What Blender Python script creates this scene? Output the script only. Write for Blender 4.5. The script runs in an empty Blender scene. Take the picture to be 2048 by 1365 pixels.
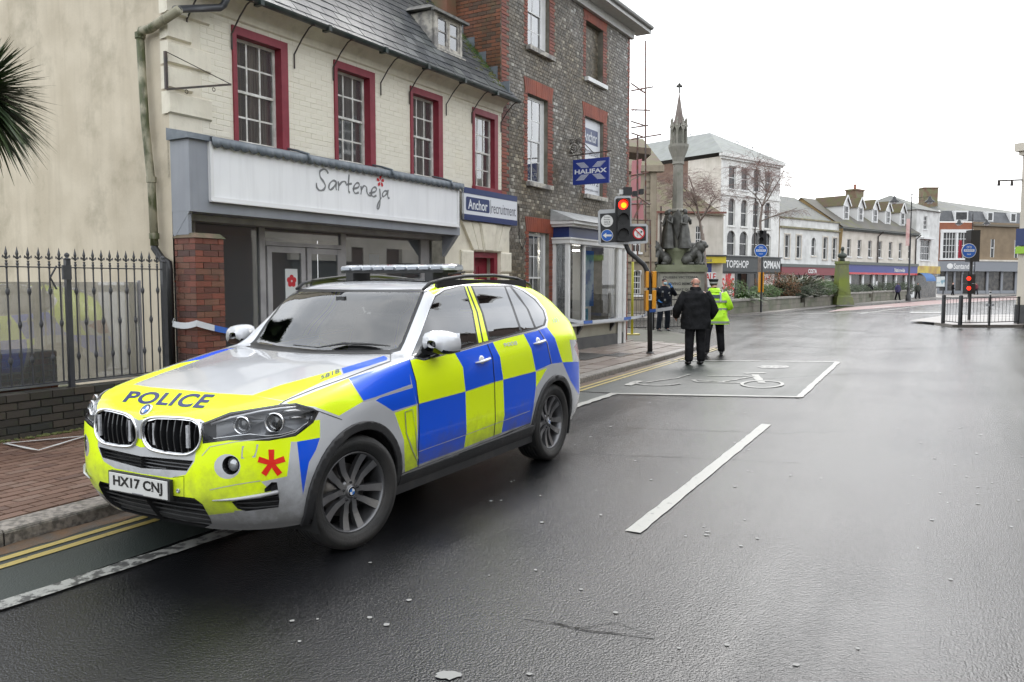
import bpy,bmesh,math,random
from mathutils import Vector,Matrix,Euler,noise
from mathutils.bvhtree import BVHTree
import numpy as np
random.seed(7)
SC=bpy.context.scene
COL=SC.collection
R=math.radians
# ------------------------------------------------------------------ camera
FPX,HOR,CAMZ=1590.0,568.0,1.70
PITCH=math.atan((682.5-HOR)/FPX)
cam_d=bpy.data.cameras.new('camera');cam=bpy.data.objects.new('camera',cam_d);COL.objects.link(cam)
cam_d.sensor_width=36.0;cam_d.lens=FPX/2048.0*36.0
cam_d.clip_start=0.05;cam_d.clip_end=3000
cam.location=(0,0,CAMZ);cam.rotation_euler=(math.pi/2-PITCH,0,0)
SC.camera=cam
# ------------------------------------------------------------------ overcast sky + soft sun
SUN_EL,SUN_AZ=R(42),R(20)
wd=bpy.data.worlds.new('World');SC.world=wd;wd.use_nodes=True
nt=wd.node_tree;nt.nodes.clear()
def N(t,k,**kw):
 n=t.nodes.new(k)
 for a,b in kw.items():
  if a.startswith('i_'):
   n.inputs[a[2:].replace('_',' ')].default_value=b
  else:setattr(n,a,b)
 return n
out=N(nt,'ShaderNodeOutputWorld');mixs=N(nt,'ShaderNodeMixShader');mixs.inputs[0].default_value=0.88
sky=N(nt,'ShaderNodeTexSky',sky_type='NISHITA',sun_disc=False,sun_elevation=SUN_EL,sun_rotation=SUN_AZ,dust_density=3.0,air_density=1.0)
b1=N(nt,'ShaderNodeBackground');b1.inputs['Strength'].default_value=0.12
nt.links.new(sky.outputs[0],b1.inputs['Color'])
tc=N(nt,'ShaderNodeTexCoord');mp=N(nt,'ShaderNodeMapping');mp.inputs['Scale'].default_value=(1,1,2.4)
nz=N(nt,'ShaderNodeTexNoise');nz.inputs['Scale'].default_value=2.2;nz.inputs['Detail'].default_value=6;nz.inputs['Roughness'].default_value=.55
rp=N(nt,'ShaderNodeValToRGB');rp.color_ramp.elements[0].position=.3;rp.color_ramp.elements[0].color=(.64,.68,.73,1)
rp.color_ramp.elements[1].position=.68;rp.color_ramp.elements[1].color=(.975,.99,1.0,1)
b2=N(nt,'ShaderNodeBackground');b2.inputs['Strength'].default_value=1.12
nt.links.new(tc.outputs['Generated'],mp.inputs[0]);nt.links.new(mp.outputs[0],nz.inputs['Vector']);nt.links.new(nz.outputs[0],rp.inputs[0])
nt.links.new(rp.outputs[0],b2.inputs['Color'])
nt.links.new(b1.outputs[0],mixs.inputs[1]);nt.links.new(b2.outputs[0],mixs.inputs[2]);nt.links.new(mixs.outputs[0],out.inputs[0])
sl=bpy.data.lights.new('sun','SUN');sl.energy=0.6;sl.angle=R(25);sl.color=(1,.98,.96)
sun=bpy.data.objects.new('sun',sl);COL.objects.link(sun)
sdir=Vector((math.sin(SUN_AZ)*math.cos(SUN_EL),math.cos(SUN_AZ)*math.cos(SUN_EL),math.sin(SUN_EL)))
sun.rotation_euler=sdir.to_track_quat('Z','Y').to_euler()
SC.view_settings.view_transform='Standard';SC.view_settings.look='None'
SC.view_settings.exposure=1.25;SC.view_settings.gamma=1.0;SC.view_settings.use_curve_mapping=False
SC.cycles.max_bounces=6;SC.cycles.diffuse_bounces=3;SC.cycles.glossy_bounces=4;SC.cycles.transparent_max_bounces=12
SC.cycles.transmission_bounces=4;SC.cycles.use_denoising=True;SC.cycles.caustics_reflective=False;SC.cycles.caustics_refractive=False
# ------------------------------------------------------------------ survey helpers: sight lines from the photograph onto real planes
CP,SP=math.cos(PITCH),math.sin(PITCH)
def ray(px,py):
 u=(px-1024)/FPX;v=(682.5-py)/FPX
 return Vector((u,CP+v*SP,-SP+v*CP))
def G(px,py,z=0.0):
 d=ray(px,py);t=(z-CAMZ)/d.z
 return Vector((d.x*t,d.y*t,z))
def at(px,py,Y):
 d=ray(px,py);t=Y/d.y
 return Vector((d.x*t,Y,CAMZ+d.z*t))
def pix(p):
 y,z=p.y,p.z-CAMZ
 d=y*CP-z*SP;u=z*CP+y*SP
 return 1024+FPX*p.x/d,682.5-FPX*u/d
 # street axes: a along the road (away), b to the right
SA=R(28)
def W(a,b,z=0.0):return Vector((a*math.sin(SA)+b*math.cos(SA),a*math.cos(SA)-b*math.sin(SA),z))
# ------------------------------------------------------------------ materials
MATS={}
def hexc(c):
 if isinstance(c,str):
  v=[int(c[i:i+2],16)/255 for i in(0,2,4)]
  return tuple(((x/12.92)if x<=.04045 else((x+.055)/1.055)**2.4)for x in v)+(1,)
 return tuple(c)+(1,)if len(c)==3 else tuple(c)
def mat(name,c=(.5,.5,.5),rough=.6,metal=0.0,spec=.5,emit=None,estr=0,coat=0,c2=None,nscale=4.0,ndetail=5,ndist=0,lo=.35,hi=.65,bump=0.0,bscale=60.0,bdist=.01,island=None,stretch=None,r2=None,alpha=None,streak=None,c3=None,n3=20.0,c3amt=.5):
 if name in MATS:return MATS[name]
 m=bpy.data.materials.new(name);MATS[name]=m;m.use_nodes=True
 t=m.node_tree;L=t.links.new;P=t.nodes['Principled BSDF']
 P.inputs['Base Color'].default_value=hexc(c);P.inputs['Roughness'].default_value=rough;P.inputs['Metallic'].default_value=metal
 P.inputs['Specular IOR Level'].default_value=spec
 if coat:P.inputs['Coat Weight'].default_value=coat;P.inputs['Coat Roughness'].default_value=.03
 if emit:P.inputs['Emission Color'].default_value=hexc(emit);P.inputs['Emission Strength'].default_value=estr
 co=N(t,'ShaderNodeTexCoord');src=co.outputs['Object']
 if stretch:
  mpn=N(t,'ShaderNodeMapping');mpn.inputs['Scale'].default_value=stretch;L(src,mpn.inputs[0]);vec=mpn.outputs[0]
 else:vec=src
 col=None
 if c2 is not None:
  n=N(t,'ShaderNodeTexNoise');n.inputs['Scale'].default_value=nscale;n.inputs['Detail'].default_value=ndetail;n.inputs['Distortion'].default_value=ndist
  L(vec,n.inputs['Vector']);r=N(t,'ShaderNodeMapRange');r.inputs[1].default_value=lo;r.inputs[2].default_value=hi;L(n.outputs[0],r.inputs[0])
  mx=N(t,'ShaderNodeMix',data_type='RGBA');mx.inputs[6].default_value=hexc(c);mx.inputs[7].default_value=hexc(c2);L(r.outputs[0],mx.inputs[0]);col=mx.outputs[2]
  if r2 is not None:
   rr=N(t,'ShaderNodeMapRange');rr.inputs[3].default_value=rough;rr.inputs[4].default_value=r2;L(r.outputs[0],rr.inputs[0]);L(rr.outputs[0],P.inputs['Roughness'])
 if island:
  g=N(t,'ShaderNodeNewGeometry');oi=N(t,'ShaderNodeObjectInfo');ad=N(t,'ShaderNodeMath',operation='ADD');fr=N(t,'ShaderNodeMath',operation='FRACT')
  L(g.outputs['Random Per Island'],ad.inputs[0]);L(oi.outputs['Random'],ad.inputs[1]);L(ad.outputs[0],fr.inputs[0])
  cr=N(t,'ShaderNodeValToRGB');cr.color_ramp.interpolation='CONSTANT' if len(island)>3 else 'LINEAR'
  e=cr.color_ramp.elements
  while len(e)<len(island):e.new(.5)
  for i,(p_,c_)in enumerate(island):e[i].position=p_;e[i].color=hexc(c_)
  L(fr.outputs[0],cr.inputs[0])
  if col is None:col=cr.outputs[0]
  else:
   mx=N(t,'ShaderNodeMix',data_type='RGBA',blend_type='MULTIPLY');mx.inputs[0].default_value=1
   L(cr.outputs[0],mx.inputs[6]);L(col,mx.inputs[7]);col=mx.outputs[2]
 if c3 is not None:
  n=N(t,'ShaderNodeTexNoise');n.inputs['Scale'].default_value=n3;n.inputs['Detail'].default_value=8;n.inputs['Roughness'].default_value=.65;L(vec,n.inputs['Vector'])
  r=N(t,'ShaderNodeMapRange');r.inputs[1].default_value=.52;r.inputs[2].default_value=.72;r.inputs[4].default_value=c3amt;L(n.outputs[0],r.inputs[0])
  mx=N(t,'ShaderNodeMix',data_type='RGBA');L(r.outputs[0],mx.inputs[0])
  if col is not None:L(col,mx.inputs[6])
  else:mx.inputs[6].default_value=hexc(c)
  mx.inputs[7].default_value=hexc(c3);col=mx.outputs[2]
 if streak is not None:
  mp2=N(t,'ShaderNodeMapping');mp2.inputs['Scale'].default_value=(5,5,.35);L(src,mp2.inputs[0])
  n=N(t,'ShaderNodeTexNoise');n.inputs['Scale'].default_value=1.6;n.inputs['Detail'].default_value=7;n.inputs['Roughness'].default_value=.6;L(mp2.outputs[0],n.inputs['Vector'])
  r=N(t,'ShaderNodeMapRange');r.inputs[1].default_value=.48;r.inputs[2].default_value=.78;r.inputs[4].default_value=streak[1];L(n.outputs[0],r.inputs[0])
  mx=N(t,'ShaderNodeMix',data_type='RGBA');L(r.outputs[0],mx.inputs[0])
  if col is not None:L(col,mx.inputs[6])
  else:mx.inputs[6].default_value=hexc(c)
  mx.inputs[7].default_value=hexc(streak[0]);col=mx.outputs[2]
 if col is not None:L(col,P.inputs['Base Color'])
 if bump:
  n=N(t,'ShaderNodeTexNoise');n.inputs['Scale'].default_value=bscale;n.inputs['Detail'].default_value=4;L(vec,n.inputs['Vector'])
  b=N(t,'ShaderNodeBump');b.inputs['Strength'].default_value=bump;b.inputs['Distance'].default_value=bdist;L(n.outputs[0],b.inputs['Height']);L(b.outputs[0],P.inputs['Normal'])
 return m
def glass(name,tint=(.02,.025,.025),fac=None,rough=.02,opac=.0,ior=1.45,boost=1.0,dmix=.25):
 if name in MATS:return MATS[name]
 m=bpy.data.materials.new(name);MATS[name]=m;m.use_nodes=True;t=m.node_tree;t.nodes.clear();L=t.links.new
 o=N(t,'ShaderNodeOutputMaterial');g=N(t,'ShaderNodeBsdfGlossy');g.inputs['Roughness'].default_value=rough
 tr=N(t,'ShaderNodeBsdfTransparent');tr.inputs[0].default_value=hexc((1-opac,)*3)
 df=N(t,'ShaderNodeBsdfDiffuse');df.inputs[0].default_value=hexc(tint)
 a=N(t,'ShaderNodeMixShader');a.inputs[0].default_value=dmix;L(tr.outputs[0],a.inputs[1]);L(df.outputs[0],a.inputs[2])
 fr=N(t,'ShaderNodeFresnel');fr.inputs[0].default_value=ior
 mu=N(t,'ShaderNodeMath',operation='MULTIPLY',use_clamp=True);mu.inputs[1].default_value=boost;L(fr.outputs[0],mu.inputs[0])
 x=N(t,'ShaderNodeMixShader');L(mu.outputs[0],x.inputs[0]);L(a.outputs[0],x.inputs[1]);L(g.outputs[0],x.inputs[2]);L(x.outputs[0],o.inputs[0])
 return m
 # ------------------------------------------------------------------ objects
def link(o,parent=None):
 COL.objects.link(o)
 if parent is not None:o.parent=parent
 return o
def tag(o,label=None,cat=None,group=None,kind=None):
 if label:o['label']=label
 if cat:o['category']=cat
 if group:o['group']=group
 if kind:o['kind']=kind
 return o
def thing(name,label,cat,loc=(0,0,0),rz=0.0,group=None):
 o=bpy.data.objects.new(name,None);link(o);o.location=loc;o.rotation_euler=(0,0,rz);o.empty_display_size=.1
 return tag(o,label,cat,group)
def children(o):return[c for c in COL.objects if c.parent==o]
def copy_tree(o,parent=None):
 kids={}
 for c in COL.objects:
  if c.parent is not None:kids.setdefault(c.parent.name,[]).append(c)
 def rec(x,par):
  c=x.copy();COL.objects.link(c);c.parent=par
  for k in kids.get(x.name,[]):rec(k,c)
  return c
 return rec(o,parent)
class MB:
 def __init__(s):s.v=[];s.f=[];s.m=[];s.cur=0
 def add(s,vs,fs,mi=None):
  n=len(s.v);s.v+=[tuple(p)for p in vs];s.f+=[[i+n for i in f]for f in fs];s.m+=[s.cur if mi is None else mi]*len(fs);return s
 def box(s,a,b,M=None):
  x0,y0,z0=a;x1,y1,z1=b
  vs=[(x0,y0,z0),(x1,y0,z0),(x1,y1,z0),(x0,y1,z0),(x0,y0,z1),(x1,y0,z1),(x1,y1,z1),(x0,y1,z1)]
  if M is not None:vs=[M@Vector(v)for v in vs]
  return s.add(vs,[(0,3,2,1),(4,5,6,7),(0,1,5,4),(1,2,6,5),(2,3,7,6),(3,0,4,7)])
 def obox(s,p0,p1,w,h):
  p0,p1=Vector(p0),Vector(p1);d=(p1-p0);l=d.length;q=d.to_track_quat('Z','Y').to_matrix().to_4x4()
  return s.box((-w/2,-h/2,0),(w/2,h/2,l),Matrix.Translation(p0)@q)
 def poly(s,pts):return s.add(pts,[list(range(len(pts)))])
 def prism(s,pts,d):
  pts=[Vector(p)for p in pts];d=Vector(d);n=len(pts)
  return s.add(pts+[p+d for p in pts],[list(range(n))[::-1],list(range(n,2*n))]+[(i,(i+1)%n,n+(i+1)%n,n+i)for i in range(n)])
 def tube(s,path,r,k=8,caps=True,flat=1.0):
  path=[Vector(p)for p in path];rs=r if isinstance(r,(list,tuple))else[r]*len(path);vs=[];n=len(path)
  up=None
  for i,p in enumerate(path):
   t=(path[min(i+1,n-1)]-path[max(i-1,0)])
   t=t.normalized()if t.length>1e-9 else Vector((0,0,1))
   if up is None:
    a=Vector((0,0,1))if abs(t.z)<.9 else Vector((1,0,0));u=t.cross(a).normalized()
   else:
    u=(up-t*up.dot(t));u=u.normalized()if u.length>1e-6 else t.orthogonal().normalized()
   up=u;w=t.cross(u)
   for j in range(k):
    an=2*math.pi*j/k;vs.append(p+(u*math.cos(an)+w*math.sin(an)*flat)*rs[i])
  fs=[(i*k+j,i*k+(j+1)%k,(i+1)*k+(j+1)%k,(i+1)*k+j)for i in range(n-1)for j in range(k)]
  if caps:fs+=[list(range(k))[::-1],[(n-1)*k+j for j in range(k)]]
  return s.add(vs,fs)
 def cyl(s,p,r,h,k=16,r2=None):return s.tube([Vector(p),Vector(p)+Vector((0,0,h))],[r,r if r2 is None else r2],k)
 def lathe(s,prof,k=20,M=None,c=(0,0,0),sq=None,caps=True):
  vs=[];c=Vector(c)
  for r,z in prof:
   for j in range(k):
    a=2*math.pi*j/k
    if sq:a+=math.pi/k
    v=Vector((r*math.cos(a),r*math.sin(a),z));vs.append((M@v if M is not None else v)+c)
  n=len(prof);fs=[(i*k+j,i*k+(j+1)%k,(i+1)*k+(j+1)%k,(i+1)*k+j)for i in range(n-1)for j in range(k)]
  if caps:fs+=[list(range(k))[::-1],[(n-1)*k+j for j in range(k)]]
  return s.add(vs,fs)
 def ball(s,c,r,k=10,n=7,M=None):
  rx,ry,rz=r if isinstance(r,(tuple,list))else(r,r,r)
  vs=[];c=Vector(c)
  for i in range(n+1):
   ph=math.pi*i/n
   for j in range(k):
    a=2*math.pi*j/k;v=Vector((rx*math.sin(ph)*math.cos(a),ry*math.sin(ph)*math.sin(a),-rz*math.cos(ph)))
    vs.append((M@v if M is not None else v)+c)
  return s.add(vs,[(i*k+j,i*k+(j+1)%k,(i+1)*k+(j+1)%k,(i+1)*k+j)for i in range(n)for j in range(k)])
 def build(s,name,m,parent=None,smooth=False,loc=None,merge=False):
  me=bpy.data.meshes.new(name);me.from_pydata(s.v,[],s.f)
  for x in(m if isinstance(m,(list,tuple))else[m]):me.materials.append(x)
  if isinstance(m,(list,tuple))and len(m)>1:me.polygons.foreach_set('material_index',s.m)
  if merge:
   bm=bmesh.new();bm.from_mesh(me);bmesh.ops.remove_doubles(bm,verts=bm.verts,dist=1e-5)
   bmesh.ops.recalc_face_normals(bm,faces=bm.faces);bm.to_mesh(me);bm.free()
  if smooth:me.polygons.foreach_set('use_smooth',[True]*len(me.polygons))
  o=bpy.data.objects.new(name,me);link(o,parent)
  if loc is not None:o.location=loc
  return o
def auto_smooth(o,ang=40):
 me=o.data;bm=bmesh.new();bm.from_mesh(me)
 for e in bm.edges:
  if len(e.link_faces)==2 and e.calc_face_angle(0)>R(ang):e.smooth=False
 for f in bm.faces:f.smooth=True
 bm.to_mesh(me);bm.free();return o
def bevel(o,w=.005,seg=1):
 md=o.modifiers.new('bevel','BEVEL');md.width=w;md.segments=seg;md.limit_method='ANGLE';md.angle_limit=R(40);return o
def text_mesh(body,size=1.0,bold=0.0,depth=0.0,align='LEFT',space=1.0,res=4):
 c=bpy.data.curves.new('text','FONT');c.body=body;c.size=size;c.offset=bold;c.extrude=depth;c.align_x=align;c.space_character=space;c.resolution_u=res
 c.fill_mode='FRONT' if depth==0 else 'BOTH'
 o=bpy.data.objects.new('text',c);COL.objects.link(o)
 dg=bpy.context.evaluated_depsgraph_get();me=bpy.data.meshes.new_from_object(o.evaluated_get(dg))
 bpy.data.objects.remove(o);bpy.data.curves.remove(c);return me
def text_fit(body,x0,x1,y0,y1,bold=0,depth=0.003,space=1.0,res=4,caps_h=None):
 """text mesh scaled to fill the rectangle; returned in XY"""
 me=text_mesh(body,1.0,bold,0,'LEFT',space,res)
 co=np.array([v.co[:]for v in me.vertices]);mn,mx=co.min(0),co.max(0)
 for v in me.vertices:
  v.co.x=x0+(v.co.x-mn[0])/(mx[0]-mn[0])*(x1-x0);v.co.y=y0+(v.co.y-mn[1])/(mx[1]-mn[1])*(y1-y0)
 if depth:
  bm=bmesh.new();bm.from_mesh(me);r=bmesh.ops.extrude_face_region(bm,geom=bm.faces[:])
  for v in[g for g in r['geom']if isinstance(g,bmesh.types.BMVert)]:v.co.z+=depth
  bm.to_mesh(me);bm.free()
 return me
def put_text(name,body,m,parent,s0,s1,z0,z1,n,bold=0.0,space=1.0,out=-.003):
 """text on a facade plane: local x = s, local z = up, at depth n, faces -y"""
 me=text_fit(body,s0,s1,z0,z1,bold,0,space)
 for v in me.vertices:v.co=Vector((v.co.x,n+out,v.co.y))
 me.materials.append(m);o=bpy.data.objects.new(name,me);return link(o,parent)
 # ------------------------------------------------------------------ facade frames
class Facade:
 """local x runs along the front (away from the camera), local y into the building, z up"""
 def __init__(s,p0,ang):
  s.o=Vector((p0[0],p0[1],0));s.ang=ang;s.dx=Vector((math.sin(ang),math.cos(ang),0));s.dy=Vector((-math.cos(ang),math.sin(ang),0));s.rz=math.pi/2-ang
 def sz(s,px,py,n=0.0):
  d=ray(px,py);p=s.o+s.dy*n;den=d.dot(s.dy);t=(p-Vector((0,0,CAMZ))).dot(s.dy)/den
  h=Vector((0,0,CAMZ))+d*t;return(h-s.o).dot(s.dx),h.z
 def w(s,x,y,z):return s.o+s.dx*x+s.dy*y+Vector((0,0,z))
 def rect(s,x0,y0,x1,y1,n=0.0):
  """pixel box corners: left-top, right-bottom -> s0,s1,z0,z1 on the plane (z from left edge)"""
  a=s.sz(x0,y0,n);b=s.sz(x1,y1,n);return a[0],b[0],b[1],a[1]
def holed_wall(mb,s0,s1,z0,z1,holes,n=0.0,depth=.2,thick=None):
 xs=sorted({s0,s1}|{max(s0,min(s1,h[k]))for h in holes for k in(0,1)});zs=sorted({z0,z1}|{max(z0,min(z1,h[k]))for h in holes for k in(2,3)})
 def inh(x,z):return any(h[0]<x<h[1]and h[2]<z<h[3]for h in holes)
 for i in range(len(xs)-1):
  for j in range(len(zs)-1):
   if inh((xs[i]+xs[i+1])/2,(zs[j]+zs[j+1])/2):continue
   mb.poly([(xs[i],n,zs[j]),(xs[i+1],n,zs[j]),(xs[i+1],n,zs[j+1]),(xs[i],n,zs[j+1])])
 for a,b,c,d in[h[:4]for h in holes]:
  D=n+depth
  mb.poly([(a,n,c),(a,n,d),(a,D,d),(a,D,c)]);mb.poly([(b,n,c),(b,D,c),(b,D,d),(b,n,d)])
  mb.poly([(a,n,c),(a,D,c),(b,D,c),(b,n,c)]);mb.poly([(a,n,d),(b,n,d),(b,D,d),(a,D,d)])
def bricks(s0,s1,z0,z1,bl,bh,joint,holes=(),bond=.5,jit=.15):
 """list of (sa,sb,za,zb) brick faces in the rectangle, clipped round the holes"""
 res=[];rows=max(1,round((z1-z0)/bh));h=(z1-z0)/rows
 for r in range(rows):
  za,zb=z0+r*h,z0+(r+1)*h-joint;x=s0-(bl*bond if r%2 else 0)
  zm=(za+zb)/2;hs=sorted([q for q in holes if q[2]<zm<q[3]])
  while x<s1:
   segs=[(max(x,s0),min(x+bl,s1)-joint)];x+=bl
   for q in hs:
    ns=[]
    for a,b in segs:
     if q[1]<=a or q[0]>=b:ns.append((a,b))
     else:
      if q[0]-a>.02:ns.append((a,q[0]))
      if b-q[1]>.02:ns.append((q[1],b))
    segs=ns
   for a,b in segs:
    if b-a>.02:res.append((a,b,za,zb))
 return res
def lay(parent,name,lst,m,n=0.0,proud=.008,budget=300,key=None,rnd=.004,axis='y',taper=.0):
 """lay the pieces: the nearest `budget` as own parts, the others joined as stuff"""
 key=key or(lambda q:q[0]);lst=sorted(lst,key=key);cache={}
 rest=MB()
 for i,(a,b,c,d)in enumerate(lst):
  p=proud+random.uniform(-rnd,rnd);t=min(.004,(b-a)*.1,(d-c)*.15)
  L_,H_=round(b-a,3),round(d-c,3)
  def vs(x0,z0,P):return[(x0,n,z0),(x0+L_,n,z0),(x0+L_,n,z0+H_),(x0,n,z0+H_),(x0+t,n-P,z0+t),(x0+L_-t,n-P,z0+t),(x0+L_-t,n-P,z0+H_-t),(x0+t,n-P,z0+H_-t)]
  F=[(4,5,6,7),(0,1,5,4),(1,2,6,5),(2,3,7,6),(3,0,4,7)]
  if i<budget:
   k=(L_,H_,round(p,3))
   if k not in cache:
    me=bpy.data.meshes.new(name);me.from_pydata([(x,y-n,z)for x,y,z in vs(0,0,round(p,3))],[],F);me.materials.append(m);cache[k]=me
   o=bpy.data.objects.new(name,cache[k]);link(o,parent);o.location=(a,n,c)
  else:rest.add(vs(a,c,p),F)
 if rest.v:
  o=rest.build(name+'_courses',m,parent);o['kind']='stuff'
  # ------------------------------------------------------------------ sash windows
def sash(parent,s0,s1,z0,z1,n,cols,rt,rb,fm,gm,fw=.045,bar=.018,split=.5,panes=True,backdrop=None,bow=0,meet=.035,name='window',lite=False):
 """window part (frame + meeting rail + bars); each pane a sub-part behind it"""
 mb=MB();d=.05
 mb.box((s0,n,z0),(s0+fw,n+d,z1));mb.box((s1-fw,n,z0),(s1,n+d,z1));mb.box((s0+fw,n+.003,z1-fw),(s1-fw,n+d-.003,z1));mb.box((s0+fw,n+.003,z0),(s1-fw,n+d-.003,z0+fw))
 zm=z0+(z1-z0)*split
 cells=[]
 parts=[(zm,z1-fw,rt,n+.012)]+([(z0+fw,zm,rb,n+.03)]if rb else[])
 if rb:mb.box((s0+fw,n+.006,zm-meet/2),(s1-fw,n+d-.006,zm+meet/2))
 for(a,b,rows,nn)in parts:
  if rb:a,b=(a+meet/2,b)if a==zm else(a,b-meet/2)
  for i in range(1,cols):
   x=s0+fw+(s1-s0-2*fw)*i/cols;mb.box((x-bar/2,nn-.004,a),(x+bar/2,nn+.012,b))
  for j in range(1,rows):
   z=a+(b-a)*j/rows;mb.box((s0+fw,nn-.001,z-bar/2),(s1-fw,nn+.009,z+bar/2))
  for i in range(cols):
   for j in range(rows):cells.append((s0+fw+(s1-s0-2*fw)*i/cols,s0+fw+(s1-s0-2*fw)*(i+1)/cols,a+(b-a)*j/rows,a+(b-a)*(j+1)/rows,nn+.004))
 w=mb.build(name,fm,parent)
 if panes:
  cache={}
  for(a,b,c,e,nn)in cells:
   k=(round(b-a,4),round(e-c,4))
   if k not in cache:
    me=bpy.data.meshes.new('pane');x,z=k;me.from_pydata([(0,0,0),(x,0,0),(x,0,z),(0,0,z)],[],[(0,1,2,3)]);me.materials.append(gm);cache[k]=me
   o=bpy.data.objects.new('pane',cache[k]);link(o,w);o.location=(a,nn,c);o.rotation_euler=(random.uniform(-.006,.006),0,random.uniform(-.006,.006))
 else:
  g=MB()
  for(a,b,c,e,nn)in cells:g.poly([(a,nn,c),(b,nn,c),(b,nn,e),(a,nn,e)])
  g.build('pane',gm,w)
 return w
M_GLB=mat('gloss_black',(.006,.006,.007),.15,coat=.5)
# ================================================================== GROUND
def asphalt(name,c,c2,r1,r2,bs=.35,tint=None):
 m=bpy.data.materials.new(name);MATS[name]=m;m.use_nodes=True;t=m.node_tree;L=t.links.new;P=t.nodes['Principled BSDF']
 co=N(t,'ShaderNodeTexCoord');v=co.outputs['Object']
 rot=N(t,'ShaderNodeMapping');rot.inputs['Rotation'].default_value=(0,0,SA);L(v,rot.inputs[0])
 wear=N(t,'ShaderNodeMapping');wear.inputs['Scale'].default_value=(1.6,.07,1);L(rot.outputs[0],wear.inputs[0])
 n1=N(t,'ShaderNodeTexNoise');n1.inputs['Scale'].default_value=1.1;n1.inputs['Detail'].default_value=6;n1.inputs['Roughness'].default_value=.6;L(wear.outputs[0],n1.inputs['Vector'])
 n2=N(t,'ShaderNodeTexNoise');n2.inputs['Scale'].default_value=.45;n2.inputs['Detail'].default_value=7;n2.inputs['Distortion'].default_value=.6;L(v,n2.inputs['Vector'])
 agg=N(t,'ShaderNodeTexVoronoi');agg.inputs['Scale'].default_value=95;L(v,agg.inputs['Vector'])
 agg2=N(t,'ShaderNodeTexNoise');agg2.inputs['Scale'].default_value=60;agg2.inputs['Detail'].default_value=5;agg2.inputs['Roughness'].default_value=.7;L(v,agg2.inputs['Vector'])
 a=N(t,'ShaderNodeMath',operation='ADD');L(n1.outputs[0],a.inputs[0]);L(n2.outputs[0],a.inputs[1])
 mr=N(t,'ShaderNodeMapRange');mr.inputs[1].default_value=.74;mr.inputs[2].default_value=1.26;mr.inputs[3].default_value=r1;mr.inputs[4].default_value=r2;L(a.outputs[0],mr.inputs[0])
 ad=N(t,'ShaderNodeMath',operation='MULTIPLY_ADD');ad.inputs[1].default_value=.10;L(agg.outputs['Distance'],ad.inputs[0]);L(mr.outputs[0],ad.inputs[2]);L(ad.outputs[0],P.inputs['Roughness'])
 cr=N(t,'ShaderNodeMapRange');cr.inputs[1].default_value=.8;cr.inputs[2].default_value=1.2;L(a.outputs[0],cr.inputs[0])
 mx=N(t,'ShaderNodeMix',data_type='RGBA');mx.inputs[6].default_value=hexc(c);mx.inputs[7].default_value=hexc(c2);L(cr.outputs[0],mx.inputs[0])
 sp=N(t,'ShaderNodeMapRange');sp.inputs[1].default_value=.6;sp.inputs[2].default_value=.8;sp.inputs[4].default_value=.55;L(agg2.outputs[0],sp.inputs[0])
 mx2=N(t,'ShaderNodeMix',data_type='RGBA');L(sp.outputs[0],mx2.inputs[0]);L(mx.outputs[2],mx2.inputs[6]);mx2.inputs[7].default_value=(.085,.083,.08,1);L(mx2.outputs[2],P.inputs['Base Color'])
 h=N(t,'ShaderNodeMath',operation='MULTIPLY_ADD');h.inputs[1].default_value=-.7;L(agg.outputs['Distance'],h.inputs[0]);L(agg2.outputs[0],h.inputs[2])
 pw=N(t,'ShaderNodeMapRange');pw.inputs[1].default_value=.82;pw.inputs[2].default_value=1.1;pw.inputs[3].default_value=bs*.75;pw.inputs[4].default_value=bs;L(a.outputs[0],pw.inputs[0])
 b=N(t,'ShaderNodeBump');b.inputs['Distance'].default_value=.005;L(pw.outputs[0],b.inputs['Strength']);L(h.outputs[0],b.inputs['Height']);L(b.outputs[0],P.inputs['Normal'])
 P.inputs['Specular IOR Level'].default_value=.6
 return m
M_ROAD=asphalt('wet_asphalt',(.004,.0043,.005),(.010,.0103,.0115),.11,.18,.72)
M_LANE=asphalt('green_tinted_asphalt',(.014,.021,.018),(.022,.030,.026),.36,.52,.5)
M_RED=asphalt('red_surfacing',(.12,.035,.03),(.15,.05,.045),.35,.5,.3)
M_GUT=mat('gutter_silt',(.10,.052,.022),.55,c2=(.06,.05,.04),nscale=6,bump=.4,bscale=90)
def line_mat(name,c,worn):
 m=mat(name,c,.42,bump=.25,bscale=120);t=m.node_tree;L=t.links.new;P=t.nodes['Principled BSDF']
 co=t.nodes['Texture Coordinate'];n=N(t,'ShaderNodeTexNoise');n.inputs['Scale'].default_value=14;n.inputs['Detail'].default_value=9;n.inputs['Roughness'].default_value=.72;L(co.outputs['Object'],n.inputs['Vector'])
 r=N(t,'ShaderNodeMapRange');r.inputs[1].default_value=worn;r.inputs[2].default_value=worn+.06;L(n.outputs[0],r.inputs[0])
 mx=N(t,'ShaderNodeMix',data_type='RGBA');mx.inputs[6].default_value=hexc(c);mx.inputs[7].default_value=(.06,.06,.058,1);L(r.outputs[0],mx.inputs[0]);L(mx.outputs[2],P.inputs['Base Color']);return m
M_WL=line_mat('white_road_paint',(.31,.31,.285),.60);M_WW=line_mat('worn_white_road_paint',(.30,.30,.28),.485);M_YL=line_mat('yellow_road_paint',(.36,.28,.085),.60)
def sheet(name,pts,m,kind='structure',z=None):
 mb=MB();mb.poly([(p[0],p[1],p[2]if z is None else z)for p in pts]);o=mb.build(name,m);o['kind']=kind
 if o.data.polygons[0].normal.z<0:o.data.flip_normals()
 return o
sheet('ground',[(-1200,-1200,-.03),(1200,-1200,-.03),(1200,1200,-.03),(-1200,1200,-.03)],mat('far_ground',(.06,.06,.058),.7))
sheet('road',[(-160,-30,0),(160,-30,0),(240,260,0),(-160,260,0)],M_ROAD)
KB=-5.28
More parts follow.
